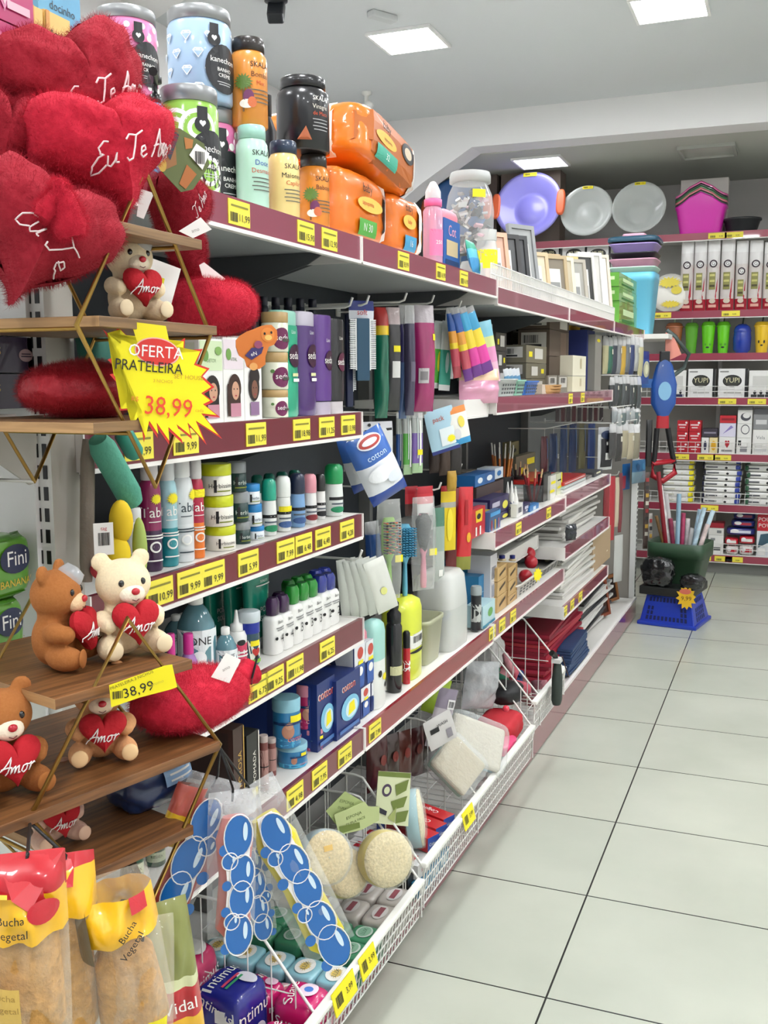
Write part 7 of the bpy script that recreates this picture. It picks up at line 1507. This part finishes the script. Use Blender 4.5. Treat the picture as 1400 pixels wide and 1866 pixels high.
wcard('offer_sign','yellow starburst offer sign with red edge hanging from the upper display shelf',star,P,M('#d8322a',.5),[('p',inn,M('#f6e70c',.5)),('p',[(238,586),(302,594),(312,640),(250,625)],M('#f3e018',.5)),('p',ov2,M('#f2b8ac')),('p',ov,M('#d8342c',.5)),('t','OFERTA',284,642,30,WH,-4,.92),('t','PRATELEIRA',271,669,27,INK,-5,.85),('t','SET HOUSE',343,688,11,M('#c9982a'),-4),('t','3 NICHOS',296,695,8,M('#c9982a'),-4),('t','R$',245,727,12,M('#e07a2a'),-4),('t','38,99',306,743,48,M('#e5482a',.5),-6,.86),('t','cada',362,748,9,M('#e09a2a'),-4)],.0012,'price sign',-40,0,M('#d8322a'))
P=atx(262,1252,-.545)
wcard('price_label','yellow 38,99 price label curled around the lower wire frame',[(199,1249),(301,1213),(314,1211),(323,1252),(309,1257),(255,1271),(203,1289)],P,M('#f0e016',.5),[('t','38,99',252,1257,26,INK,10),('bar',214,1266,20,14),('t','PRATELEIRA 3 NICHOS',240,1239,8,M('#6a6420'),16),('t','promo',286,1244,9,M('#c9b83a'),14)],.0008,'price sign',-42)
# ---- swing cards and white labels
P=atx(330,300,-.655)
wcard('swing_card','printed swing card with bar code sticker hanging from the front red heart',[(287,238),(306,233),(328,234),(372,262),(382,300),(372,316),(352,345),(330,350),(300,318),(286,300)],P,M('#5f6a3a',.5),[('p',[(290,245),(318,240),(322,300),(296,312)],M('#9a6a3c')),('p',[(335,250),(352,255),(350,270),(338,272)],M('#b8793c')),('p',[(340,300),(358,318),(338,345),(326,335)],M('#b06a30')),('p',[(318,240),(326,246),(310,292),(304,284)],M('#3a3a46')),('e',295,300,16,26,M('#c9a244')),('p',[(344,283),(357,262),(381,280),(368,310)],WH),('bar',363,288,20,22)],.001,'card',-35)
P=atx(467,635,-.64)
wcard('bear_card','orange bear-shaped cardboard tag beside the cream pots',[(437,612),(450,604),(462,600),(476,594),(486,592),(495,592),(505,602),(506,618),(500,628),(490,632),(484,650),(484,664),(474,672),(460,674),(450,668),(446,655),(436,648),(430,632),(430,620)],P,M('#d9792c',.5),[('e',488,610,26,26,M('#e58a38')),('e',489,615,14,10,M('#f0c46a')),('e',482,608,4,5,INK),('e',494,606,4,5,INK),('p',[(446,648),(458,634),(480,632),(476,644),(458,656)],M('#3a2f6a')),('t','eN',462,645,10,WH,14),('e',470,628,16,14,M('#9a4a6a')),('e',461,668,16,14,M('#e9a860'))],.001,'card',-40)
for i,(pts,x,lab) in enumerate((([(256,344),(281,352),(262,399),(249,394)],-.62,'small blank white label hanging under the front heart'),([(326,421),(366,396),(386,418),(352,434)],-.64,'white label sticking out right of the wire frame by the top board'),([(363,483),(372,478),(411,508),(404,514),(370,506)],-.70,'dark-edged small label behind the right wire'),([(276,470),(330,490),(308,570),(268,560)],-.685,'large white paper label behind the cream bear'),([(385,1234),(412,1190),(439,1202),(418,1245)],-.55,'white printed label lying over the polish remover bottles'))):
    wcard('paper_label',lab,pts,atx(sum(p[0] for p in pts)/len(pts),sum(p[1] for p in pts)/len(pts),x),M('#f2efeb',.5),[('t','amo',pts[0][0]*.5+pts[2][0]*.5,pts[0][1]*.5+pts[2][1]*.5,9,M('#9a9490'),20)] if i in (1,4) else [('p',[(292,505),(300,508),(296,530),(288,527)],YEL)] if i==3 else [],.0006,'label',-38)
# ================================================================ endcap at the left edge
t=thing('endcap_shelf','pale endcap shelf with side bracket at the left edge of the photo','shelf',(-.8,.82,1.243),RZ)
PE=atx(30,748,-.80); t.location=(-.80,.86,PE.z-.004)
b=MB(); b.box(-.42,.03,.0,.8,-.016,0,DECK); b.build('deck',t)
b=MB(); 
q=[(0,748),(72,750),(72,880),(62,884),(0,840)]; 
pr=[((atx(u,v,-.80).y-.86),atx(u,v,-.80).z-t.location[2]) for u,v in q]
pr=[(-.4,-.02),(pr[1][0],-.018),(pr[2][0],pr[2][1]),(pr[3][0],pr[3][1]),(pr[4][0],pr[4][1]),(-.3,-.05)]
b.prism(pr,.006,.009,M('#b5b2aa',.5)); b.build('bracket',t)
b=MB(); b.box(-1.62,-.815,.93,.94,.1,1.5,M('#f3f4f3',.5)); tag(b.build('endcap_back_panel'),'white endcap back panel behind the green candy bags','panel')
def eb(kind,label,cat,uL,uR,vT,vB,x,dep,m,dec=(),soft_=False,seed=0,left=()):
    A=atx(uL,(vT+vB)/2,x); B=atx(uR,(vT+vB)/2,x); um=(uL+uR)/2; z0=atx(um,vB,x).z; z1=atx(um,vT,x).z
    if soft_: return soft(kind,label,cat,(x,(A.y+B.y)/2,z0),PI/2,B.y-A.y,dep,z1-z0,m,dec,left,(),None,5,.03,seed)
    return abox(kind,label,cat,(x,(A.y+B.y)/2,z0),PI/2,B.y-A.y-.0005,dep,z1-z0-.0008,m,dec,None,left)
PU=M('#2a1138',.35,coat=.3)
for i,(a,c) in enumerate(((612,680),(680.5,746))): eb('purple_box','dark purple box with pale round mark, %s of the two at the left edge'%('upper','lower')[i],'box',-60,74,a,c,-.815,.14,PU,[('e',.28,0,.20,.36,M('#b79a9c')),('r',.28,.04,.13,.03,PU),('r',.28,-.03,.15,.03,PU),('t','S',-.1,.1,.3,M('#c9a24a')),('r',.44,0,.1,.9,M('#321a40'))])
eb('endcap_header','white endcap header strip above the purple boxes','panel',-60,74,588,610,-.82,.1,WH)
GR=M('#5c9a2c',.3,coat=.5)
for i,(a,c,u1) in enumerate(((980,1098,64),(1098.5,1212,52))):
    eb('candy_bag','green candy bag with white lettering in a dark oval, %s of the two'%('upper','lower')[i],'bag',-70,u1,a,c,-.81,.05,GR,[('e',.22,.12,.46,.46,M('#232a4a')),('t','Fini',.23,.12,.34,WH),('t','BANANAS',.22,-.26,.17,M('#d8b02a')),('r',0,.46,1,.06,M('#477f22')),('r',0,-.46,1,.06,M('#477f22'))],True,i)
t2=MB(); t2.box(-1.5,-.80,.55,.925,-.016,0,DECK); o=t2.build('endcap_shelf',loc=(0,0,atx(20,1213,-.81).z-.0005)); tag(o,'lower endcap shelf deck under the green candy bags','shelf')
t2=MB(); t2.box(-1.5,-.73,.45,.925,-.016,0,DECK); zt=atx(60,150,-.74).z; o=t2.build('endcap_shelf',loc=(0,0,1.56)); tag(o,'topmost endcap shelf deck hidden behind the red hearts','shelf')
PK=M('#b8326e',.3,coat=.4)
zc=1.5605
for i,(vT,vB,uR) in enumerate(((48,150,58),(-60,46,62))):
    x=-.73; A=atx(-80,50,x); B=atx(uR,50,x); z1=atx(30,vT,x).z
    abox('candy_box','pink candy box with pale heart, %s of two at the top left corner'%('lower','upper')[i],'box',(x,(A.y+B.y)/2,zc),PI/2,B.y-A.y,.16,z1-zc-.001,PK,[('e',.05,.1,.12,.3,M('#efd9e2')),('t','Sari',.26,.05,.16,M('#7fb5ac')),('h',.1,0,.3,.7,M('#d987ae')),('h',.1,0,.2,.5,M('#d9c0c8')),('r',.28,-.2,.3,.14,M('#e3b7c6'))]); zc=z1
YP=M('#e3c06a',.35,coat=.3)
for i,(a,c,vT) in enumerate(((59,79,14),(82,128,28))):
    A=atx(a,60,-.75); B=atx(c,60,-.75); z1=atx((a+c)/2,vT,-.75).z
    abox('starch_pack',('narrow yellow pack left of the corn starch pack','yellow corn starch pack under the blue box')[i],'pack',(-.75,(A.y+B.y)/2,1.5605),PI/2,B.y-A.y,.05,z1-1.5605,YP,[('t','SKALA' if i==0 else 'Amido',.0,.30,.09 if i else .07,INK,-.0),('t','de Milho' if i else 'PO',.05,.18,.08,INK),('r',-.4,0,.14,1,M('#d39a4a')),('s',.34,.2,.16,.18,M('#9aa03a'))])
A=atx(71,40,-.785); B=atx(147,40,-.785); z0=1.5605
abox('corn_starch_box','blue box with outlined lettering at the top left behind the yellow packs','box',(-.785,(A.y+B.y)/2,z0),PI/2,B.y-A.y,.07,atx(110,-60,-.785).z-z0,M('#5b9cc0',.35),[('t','docinho',.05,.24,.075,M('#2a2e33')),('t','de Milho',.05,.13,.085,M('#2a2e33')),('e',.15,.38,.3,.1,M('#d9dc3a'))])
# ================================================================ bags hanging at the lower left
LOO=M('#c08f4c',.85,bump=1.2,bscale=120,var=.22); REDF=M('#bd1826',.3,coat=.5); YELF=M('#efb81c',.3,coat=.5); CLR2=film('#f6f0e0',.92,.08,.8,32)
def cord(label,a,b_):
    pass
def loofbag(label,uL,uR,vT,vB,x,yaw,tilt,bands,dec,seed,lw=.8,lh=.55,T=.05,back=True,cordto=None):
    P=atx((uL+uR)/2,vT,x); W=hpx(P,uR-uL)/.9; H=P.z-atx((uL+uR)/2,vB,x).z
    t=thing('loofah_bag',label,'loofah bag',P); t.rotation_euler=(Matrix.Rotation(R(yaw),3,'Z')@Matrix.Rotation(R(tilt),3,'Y')).to_euler()
    b=MB(); mp=pouchgeo(b,W,H,T,bands,18,seed,.3); b.decals(dec,mp,W,H); b.build('bag',t)
    b=MB(); b.sup([(W*lw*.7,T*.55,-H*.97),(W*lw,T*.72,-H*.9),(W*lw*.95,T*.74,-H*(1-lh*.5)),(W*lw*.85,T*.7,-H*(1-lh)),(W*lw*.5,T*.4,-H*(1-lh)+.015)],LOO,2.3,30)
    b.v=[(a*(1+.05*noise.noise(Vector((a*60,c*60,z*60)))),c*(1+.08*noise.noise(Vector((z*70,a*60,seed)))),z) for a,c,z in b.v]; b.build('loofah',t)
    if cordto is not None:
        q=(t.rotation_euler.to_matrix().transposed())@(Vector(cordto)-Vector(P)); b=MB(); b.tube([(0.0,-.004,-.02),(.004,-.006,.0),tuple(q)],.0016,BK,5); b.build('cord',t)
    return t
Lc=ul(U2,-HW,0,-.004); Bc=ul(U2,0,0,-HH)
loofbag('large loofah bag with red and yellow header at the lower left corner',-25,108,1552,1905,-.535,36,0,[(.16,REDF),(.40,YELF),(1,CLR2)],[('p',[(.5,.5),(.5,.32),(.1,.28),(-.1,.34),(-.3,.5)],REDF),('e',.25,.27,.36,.11,REDF),('t','Bucha',-.12,.25,.055,INK),('t','Vegetal',-.12,.185,.055,INK),('r',-.3,.36,.3,.02,M('#f0d24a')),('r',-.25,-.2,.4,.24,M('#d9b45a')),('t','Bucha',-.25,-.13,.05,M('#a9843a')),('t','Vegetal',-.25,-.2,.05,M('#a9843a'))],1,.86,.58,.06,cordto=Lc)
loofbag('yellow topped loofah bag hanging behind the corner one',58,165,1555,1905,-.575,40,0,[(.06,REDF),(.3,YELF),(1,CLR2)],[('p',[(-.3,.5),(.2,.5),(.15,.38),(-.25,.38)],REDF),('t','Vidal',-.05,.44,.035,WH,1.2)],2,.9,.7,.055,cordto=Lc)
loofbag('loofah bag with slanting yellow print in the middle of the three',128,262,1590,1905,-.545,42,-8,[(.1,CLR2),(.36,YELF),(1,CLR2)],[('r',.28,.36,.2,.08,REDF),('t','Bucha',.1,.25,.05,INK,.7),('t','Vegetal',.12,.17,.055,INK,.7),('r',-.42,.25,.16,.3,M('#6a5a40'))],3,.86,.5,.07)
loofbag('clear loofah bag with small yellow sticker right of the slanting print',205,312,1672,1905,-.52,44,2,[(1,film('#f6f0e0',.92,.08,.8,32))],[('r',.15,-.2,.3,.09,YEL)],4,.55,.62,.06,cordto=Bc)
# slim bath brushes behind
P=atx(300,1640,-.56); W=hpx(P,80)
t=thing('bath_brush','olive green wrapped loofah strap with red and yellow label','bath brush',P); t.rotation_euler=(0,R(-6),R(45))
b=MB(); pouchgeo(b,W,.16,.03,[(.5,M('#8a8f4f',.4,coat=.4)),(.55,M('#d9dcae',.4)),(.78,REDF),(.92,YELF),(1,M('#dfe2c0',.3))],14,5,.3); b.build('pack',t)
b=MB(); b.text('Vidal',lambda x,z,e:(x,-.017-e,z),WH,-.002,-.108,.018); b.build('lettering',t)
P0=atx(232,1565,-.62); b=MB(); rr=random.Random(4)
for i in range(26):
    x=(i/25-.5); b.tube([(x*.012,rr.uniform(-.01,.01),0),(x*.05+.012,rr.uniform(-.015,.015),-.085),(x*.075+.026,rr.uniform(-.02,.02),-.10-.01*rr.random())],.0013,M('#3a2d22',.6),4)
o=b.build('incense_bundle',loc=P0,rz=R(42)); tag(o,'fan of thin dark sticks under the lowest board','sticks',kind='stuff')
for i,(u0,u1,v) in enumerate(((226,262,1548),(266,302,1530))):
    cyl('hair_gel_jar','dark green jar with pale label under the lowest board, %s'%('left','right')[i],'jar',u0,u1,v,SH5,.03,[('jar',M('#1f4a34',.3,coat=.3),[(.95,0),(1,.03),(1,.78)]),('lid',M('#17241d',.3),[(1.02,.781),(1.03,.8),(1.03,.98),(.98,1)])],[(-45,'r',.42,.9,.4,M('#b9c2a4')),(-45,'t','REDEX',.45,.16,M('#2a3a2a'))])
# bubble printed body brushes
BUB=M('#1466b4',.28,coat=.5); WBB=M('#f2efee',.3,coat=.4)
Rc=ul(U2,HW,0,-.004)
def bubble(label,pts,x,seed,tilt,side='#d9a29a'):
    (u0,v0),(u1,v1),wpx=pts; P=atx(u0,v0,x); Q=atx(u1,v1,x); H=(P-Q).length; W=hpx(P,wpx)
    t=thing('body_sponge_pack',label,'sponge pack',P); t.rotation_euler=(0,R(tilt),R(45))
    b=MB(); mp=pouchgeo(b,W,H,.045,[(.14,film('#e9ecee',.75,.1,.8)),(1,film('#eef2f4',.9,.08,.8))],14,seed,.2); b.build('bag',t)
    b=MB(); w_=W*.76
    b.sup([(w_*.5,.012,-H*.97,-.008),(w_*.95,.02,-H*.9,-.008),(w_*.8,.022,-H*.55,-.01),(w_*1.,.022,-H*.3,-.01),(w_*.6,.012,-H*.16,-.006)],M(side,.6),2.3,20); b.build('sponge',t)
    b=MB(); rr=random.Random(seed); mpf=lambda xx,z,e:(xx,-.0245-e,z)
    o=[]
    for k in range(21):
        f=k/20; zz=-H*(.12+.86*f); o.append((w_*.42*math.sin(PI*min(1,.08+f*.92))**.4*(.8+.15*math.sin(f*9)),zz))
    outl=[(-a,c) for a,c in o]+[(a*.9,c) for a,c in reversed(o)]
    b.prism(outl,-.0245,-.0235,WBB)
    z=-H*.17; k=0; sgn=1 if seed%2 else -1
    while z>-H*.93:
        big=k%3!=1; r=w_*(rr.uniform(.30,.36) if big else rr.uniform(.16,.2)); f=-z/H; lim=w_*.42*math.sin(PI*min(1,.08+f*.92))**.4
        x0=max(-lim+r,min(lim-r,sgn*w_*(-.12 if big else .24)))
        hh=r*(1.55 if big else 1.1); z-=hh*.55
        b.decal(ellpts(r*2,hh*2),mpf,BUB,x0,z,.0004+.0001*(k%4)); b.decal(ellpts(r*.35,hh*.9),mpf,M('#d3e7f5'),x0+r*.5,z+hh*.2,.0012)
        if big: b.decal(ellpts(r*.8,r*.9),mpf,BUB,max(-lim,min(lim,x0+sgn*r*1.35)),z-hh*.6,.0009)
        ring=[(x0+r*1.06*math.cos(a),z+hh*1.06*math.sin(a)) for a in [2*PI*i/22 for i in range(22)]]; b.tube([mpf(xx,zz,.0009) for xx,zz in ring],.0007,WBB,4,True)
        z-=hh*(.95 if big else .5); k+=1
    b.build('printed_card',t)
    b=MB(); q=(t.rotation_euler.to_matrix().transposed())@(Rc-P); b.tube([(0,0,-.012),(0,-.002,.002),tuple(q)],.0014,BK,5); b.build('cord',t)
    return t
bubble('bubble printed sponge pack on the left of the hanging bunch',((395,1415),(325,1700),105),-.555,1,24,'#b8342c')
bubble('bubble printed sponge pack in the centre of the bunch, hanging straight',((424,1440),(408,1722),92),-.525,2,2,'#c9726a')
bubble('bubble printed sponge pack behind the centre one, shorter',((440,1450),(462,1690),70),-.56,3,-6,'#3a6a9a')
bubble('bubble and yellow printed sponge pack at the right of the bunch',((452,1432),(535,1680),105),-.54,4,-24,'#e0d030')
P=atx(356,1420,-.565)
t=thing('toothbrush_pack','red and yellow wrapped pack at the top of the hanging bunch','pack',P); t.rotation_euler=(0,R(22),R(45))
b=MB(); pouchgeo(b,hpx(P,60),hpx(P,130),.02,[(.1,CLR2),(.5,M('#b8564a',.3,coat=.5)),(1,M('#e0b72a',.3,coat=.5))],12,4,.3); b.build('pack',t)
P=bat(U2,-.0725,308,.045); 
soft('mask_pack','clear wrapped pack of dark blue masks on the lowest board','mask pack',P,(0,R(-8),R(62)),hpx(P,150),.075,hpx(P,92),M('#1f3560',.35,coat=.5),[('r',.2,.2,.4,.4,M('#8fb2d8')),('r',.22,.22,.3,.04,WH),('r',.22,.1,.3,.04,WH)],(),[('r',.1,0,.4,.6,M('#6a8cb8'))],None,3.2,.12,5)
# ================================================================ cloths hanging beside the near post
TEALF=M('#4f9c84',.7,bump=.5,bscale=120); 
P=gp(1.05,-.03,atx(165,785,-.76).z)
def diag(label,a,b_,x,r_px,m,name,cat):
    P=atx(a[0],a[1],x); Q=atx(b_[0],b_[1],x); r=hpx(P,r_px)/2
    b=MB(); n=7; b.tube([tuple((Q-P)*(i/n)) for i in range(n+1)],r,m,18,rads=[r*.7]+[r]*(n-1)+[r*.75]); o=b.build(name,loc=P); return tag(o,label,cat)
diag('rolled teal cloth hanging slantwise behind the wire frame',(178,800),(243,915),-.745,50,TEALF,'rolled_cloth','cloth')
diag('second teal rolled cloth in a clear sleeve right of the slanting one',(222,785),(248,830),-.765,36,M('#2f8a78',.5),'rolled_cloth','cloth')
diag('dark teal rolled cloth at the top between the boards',(165,600),(180,690),-.77,60,M('#2b6f62',.5),'rolled_cloth','cloth')
diag('grey brown curved cloth beside the near post',(160,800),(158,1060),-.772,26,M('#8a8074',.9,bump=.5,bscale=100),'rolled_cloth','cloth')
P=atx(222,985,-.735)
t=thing('plush_toy','yellow and red plush toy with white tag behind the cream bear','plush toy',P,R(50))
b=MB(); k=hpx(P,1)
b.ell((0,0,35*k),(22*k,20*k,40*k),M('#e3c01d',.8,sheen=.5),16,10); b.ell((-8*k,0,-25*k),(24*k,20*k,34*k),M('#e6c81f',.8,sheen=.5),16,10); b.build('body',t)
b=MB(); b.ell((-30*k,5*k,-50*k),(28*k,20*k,22*k),M('#c23a44',.8,sheen=.5),14,9); b.build('foot',t)
b=MB(); b.ell((34*k,6*k,-20*k),(14*k,14*k,60*k),M('#9fb35a',.7),14,9); b.build('leaf',t)
b=MB(); b.box(-55*k,-20*k,-24*k,-23*k,-20*k,38*k,WH); b.decals([('b',0,-.0,.6,.4),('t','tag',0,.33,.16,M('#c03a44'))],lambda x,z,e:(-37*k+x,-24*k-e,9*k+z),35*k,58*k); b.build('white_tag',t)
# ================================================================ tools, tubs and the blue basket at the far end
ZF=0.0
# blue shopping basket upside down on the floor
A=atz(1163,1137,0); B_=atz(1266,1150,0); C_=atz(1285,1126,0)
dirv=(B_-A); Wb=dirv.length; rzb=math.atan2(dirv.y,dirv.x); Db=.30; Hb=hz((A+B_)/2,1090)
t=thing('shopping_basket','blue shopping basket turned upside down on the floor at the gondola end','shopping basket',((A+B_)/2),rzb)
BB=M('#1538b0',.35,coat=.3); b=MB()
def wall(b,p0,p1,q0,q1,m): b.add([p0,p1,q1,q0],[(0,1,2,3)],m)
w0,w1,d0,d1=Wb/2*.97,Wb/2*.80,Db,Db*.82
L0=[(-w0,.01,.02),(w0,.01,.02),(w0,d0,.02),(-w0,d0,.02)]; L1=[(-w1,.035,Hb),(w1,.035,Hb),(w1,d1,Hb),(-w1,d1,Hb)]
b.loft([L0,L1],BB,True,True,False); b.build('tub',t,bevel=.006)
b=MB(); b.box(-w0-.012,w0+.012,.0,d0+.01,0,.02,BB); b.build('rim',t,bevel=.005)
dk=M('#0b1a55',.5); b=MB()
def onw(f,g): # point on the front wall
    return Vector((-w0+(2*w0)*f+(w0-w1)*(1-2*f)*g*1.0,.01+.025*g,.02+(Hb-.02)*g))
for r_,(g0,g1) in enumerate(((.08,.24),(.28,.42),(.46,.6),(.78,.95))):
    for k in range(11):
        if 1<=r_<=2 and 2<=k<=8: continue
        f0=.1+.8*k/11; f1=f0+.045
        b.add([tuple(onw(f,g)+Vector((0,-.0012,0))) for f,g in ((f0,g0),(f1,g0),(f1,g1),(f0,g1))],[(0,1,2,3)],dk)
    for k in range(5):
        h0=.15+.7*k/5; 
        P_=lambda h,g:(w0-(w0-w1)*g+.0012,.03+(Db-.06)*h*(1-.12*g)+.01*g,.02+(Hb-.02)*g)
        b.add([P_(h0,g0),P_(h0+.08,g0),P_(h0+.08,g1),P_(h0,g1)],[(0,1,2,3)],dk)
b.build('slots',t)
ctr=Matrix.Translation((A+B_)/2)@Matrix.Rotation(rzb,4,'Z')
zt=Hb+.008
b=MB(); b.box(-w1-.03,w1+.01,.0,d1+.07,0,.045,M('#1d1f1e',.4)); o=b.build('crate_cover',loc=ctr@Vector((0,0,zt)),rz=rzb,bevel=.006); tag(o,'dark lid lying on the upturned blue basket','lid')
Pg=ctr@Vector((.0,.225,zt+.0455)); u_=proj(Pg)
Wg=(1293-1190)/CF*u_[2]; Hg=hz(Pg,985)-Pg.z
b=MB(); GRN=M('#2f4a34',.4)
b.sup([(Wg*.76,.2,0),(Wg*.92,.24,Hg*.62),(Wg*.99,.26,Hg*.64),(Wg*1.0,.265,Hg),(Wg*.94,.24,Hg),(Wg*.86,.22,Hg*.6),(Wg*.7,.18,.01)],GRN,7,36)
o=b.build('plant_pot',loc=Pg,rz=rzb); tag(o,'dark green square tub holding wrapping rolls on the blue basket','tub')
rr=random.Random(5)
rolls=[(1200,860,'#8f1a2a'),(1196,940,'#7a5a30'),(1204,885,'#d9d6d4'),(1214,900,'#c9c6c6'),(1222,945,'#a03a5a'),(1230,950,'#e3e0dd'),(1238,900,'#8fb0c4'),(1246,935,'#b03a62'),(1254,945,'#d9d2d4'),(1262,962,'#c9cccb'),(1276,928,'#a9c6d8'),(1284,925,'#b9d2e0'),(1300,930,'#c4dbe6'),(1290,955,'#d9c4c0')]
for i,(u,v,c) in enumerate(rolls):
    x=(-.40+.8*i/13)*Wg*.9*.9; base=Pg+Matrix.Rotation(rzb,3,'Z')@Vector((x*.62,rr.uniform(-.05,.05),.02))
    # roll tilts so that its top is seen in column u
    top=base.copy(); top.z=hz(base,v); uu=proj(top)[0]; dx=(u-uu)/CF*proj(top)[2]; top=top+RT*dx
    b=MB(); b.tube([(0,0,0),tuple(top-base)],.012 if c!='#7a5a30' else .009,M(c,.4,coat=.3,var=.25 if i%3 else 0,bscale=40),12)
    tag(b.build('wrapping_roll',loc=base),'%s wrapping roll, %s from the left in the dark green tub'%(('dark red','tan','pale grey','light grey','wine red','white','dusty blue','raspberry','pale pink','silver','sky blue','icy blue','leaning pale blue','floral')[i],ORD[i]),'wrapping paper')
BLK=M('#17181a',.22,coat=.6)
soft('bin_bag','black plastic bag in front of the dark green tub, left','bag',ctr@Vector((-.06,-.02,zt+.0465)),rzb,.17,.10,.15,BLK,(),(),(),None,3,.12,3,None,20)
soft('bin_bag','round black bag at the right of the dark green tub','bag',ctr@Vector((.12,-.02,zt+.0465)),rzb,.12,.095,.08,BLK,(),(),(),None,2.6,.15,5)
P=ctr@Vector((w1*.86,-.012,Hb*.62)); P=atx(1265,1089,P.x); P=ctr@Vector((w0*.72,-.012,0)); P.z=hz(P,1089)
b=MB(); k=hpx(P,42); b.prism(starpts(k*.85,k*1.1,12,.72,3),0,.0015,M('#e3b51d',.5)); b.decals([('e',-.05,.26,.5,.24,M('#d9705a')),('t','9,99',0,-.05,.26,M('#6a4a12'))],lambda x,z,e:(x,-e,z),k,k); o=b.build('price_star',loc=P,rz=rzb+R(10)); tag(o,'orange yellow starburst price sign on the blue basket','price sign')
# tall tools hanging on the end post
def at_end(u,v,s,z=1.2):
    d=d_at2(u,z,s)
    for _ in range(5): z=hz(gp(s,d,z),v); d=d_at2(u,z,s)
    return gp(s,d,z)
P=at_end(1212,640,5.62); k=hpx(P,1)
t=thing('toy_bow','red, blue and black long tool with looped handle hanging on the end post','tool',P,R(22))
b=MB(); b.box(-9*k,9*k,-.012,.012,-45*k,0,M('#1c1d20')); b.build('shaft',t,bevel=.004)
b=MB(); b.sup([(20*k,.03,-118*k),(46*k,.05,-95*k),(48*k,.05,-60*k),(30*k,.035,-25*k),(12*k,.02,-12*k)],M('#1f4f9c',.3,coat=.4),2.6,20); b.decal(ellpts(24*k,34*k),lambda x,z,e:(x,-.0255-e,-72*k+z),M('#7fb0d0')); b.build('blue_body',t)
b=MB(); b.sup([(24*k,.03,-140*k),(22*k,.03,-117*k)],M('#b0222e',.35),3,16); b.build('red_collar',t)
b=MB(); b.tube([(-10*k,0,-140*k),(-12*k,0,-180*k),(-14*k,0,-205*k)],5*k,M('#141416',.5),8); b.tube([(10*k,0,-140*k),(16*k,0,-170*k),(24*k,0,-205*k)],5*k,M('#141416',.5),8); b.build('legs',t)
b=MB(); b.tube([(-16*k,0,-205*k),(24*k,0,-200*k),(26*k,0,-222*k),(4*k,0,-238*k),(-16*k,0,-228*k)],5.5*k,M('#a81c2a',.35),8,True); b.build('red_loop',t)
b=MB(); b.box(-55*k,-14*k,-.008,.008,-66*k,-50*k,M('#24589c',.4)); b.build('side_bar',t)
P=at_end(1222,650,5.66); b=MB()
b.tube([(-.03*0,0,-40*k),(26*k,0,-20*k),(34*k,0,4*k),(8*k,0,36*k),(-8*k,0,48*k)],4*k,M('#4a5552',.4),7); b.prism([(-10*k,-10*k),(20*k,4*k),(6*k,34*k),(-10*k,44*k)],-.004,.004,M('#d98a7a',.4)); o=b.build('garden_saw',loc=P,rz=R(22)); tag(o,'salmon and dark curved tool behind the end post top','tool')
for i,(u,v0,v1,w_,c,lab,s) in enumerate(((1184,765,850,12,'#131416','black narrow bag hanging beside the end post',5.58),(1180,860,1000,10,'#5a4a44','strip of small mixed cards hanging down the end post',5.56),(1186,935,1070,8,'#b9b4ac','thin patterned strip hanging down the end post beside the green tub',5.6),)):
    P=at_end(u,v0,s); H=P.z-hz(P,v1); W=hpx(P,w_)
    b=MB(); mp=pouchgeo(b,W,H,.02,[(1,M(c,.35,coat=.4,var=.4 if i in (1,2) else 0,bscale=45))],10,i,.25); 
    if i in (1,2): b.decals([('r',0,.5-.1*q,.6,.05,M(('#d9d4c4','#a83a3a','#3a3a3a','#c9a24a')[q%4])) for q in range(1,9)],mp,W,H)
    o=b.build('hanging_strip',loc=P,rz=R(30)); tag(o,lab,'hanging item')
P=at_end(1228,745,5.9); b=MB(); k2=hpx(P,1); b.sup([(34*k2,.05,-30*k2),(40*k2,.06,0),(42*k2,.06,6*k2),(36*k2,.05,6*k2)],M('#4fb0c0',.4),6,20); o=b.build('plastic_basket',loc=(P.x,P.y,hz(P,790)+.0),rz=R(22)) if False else None
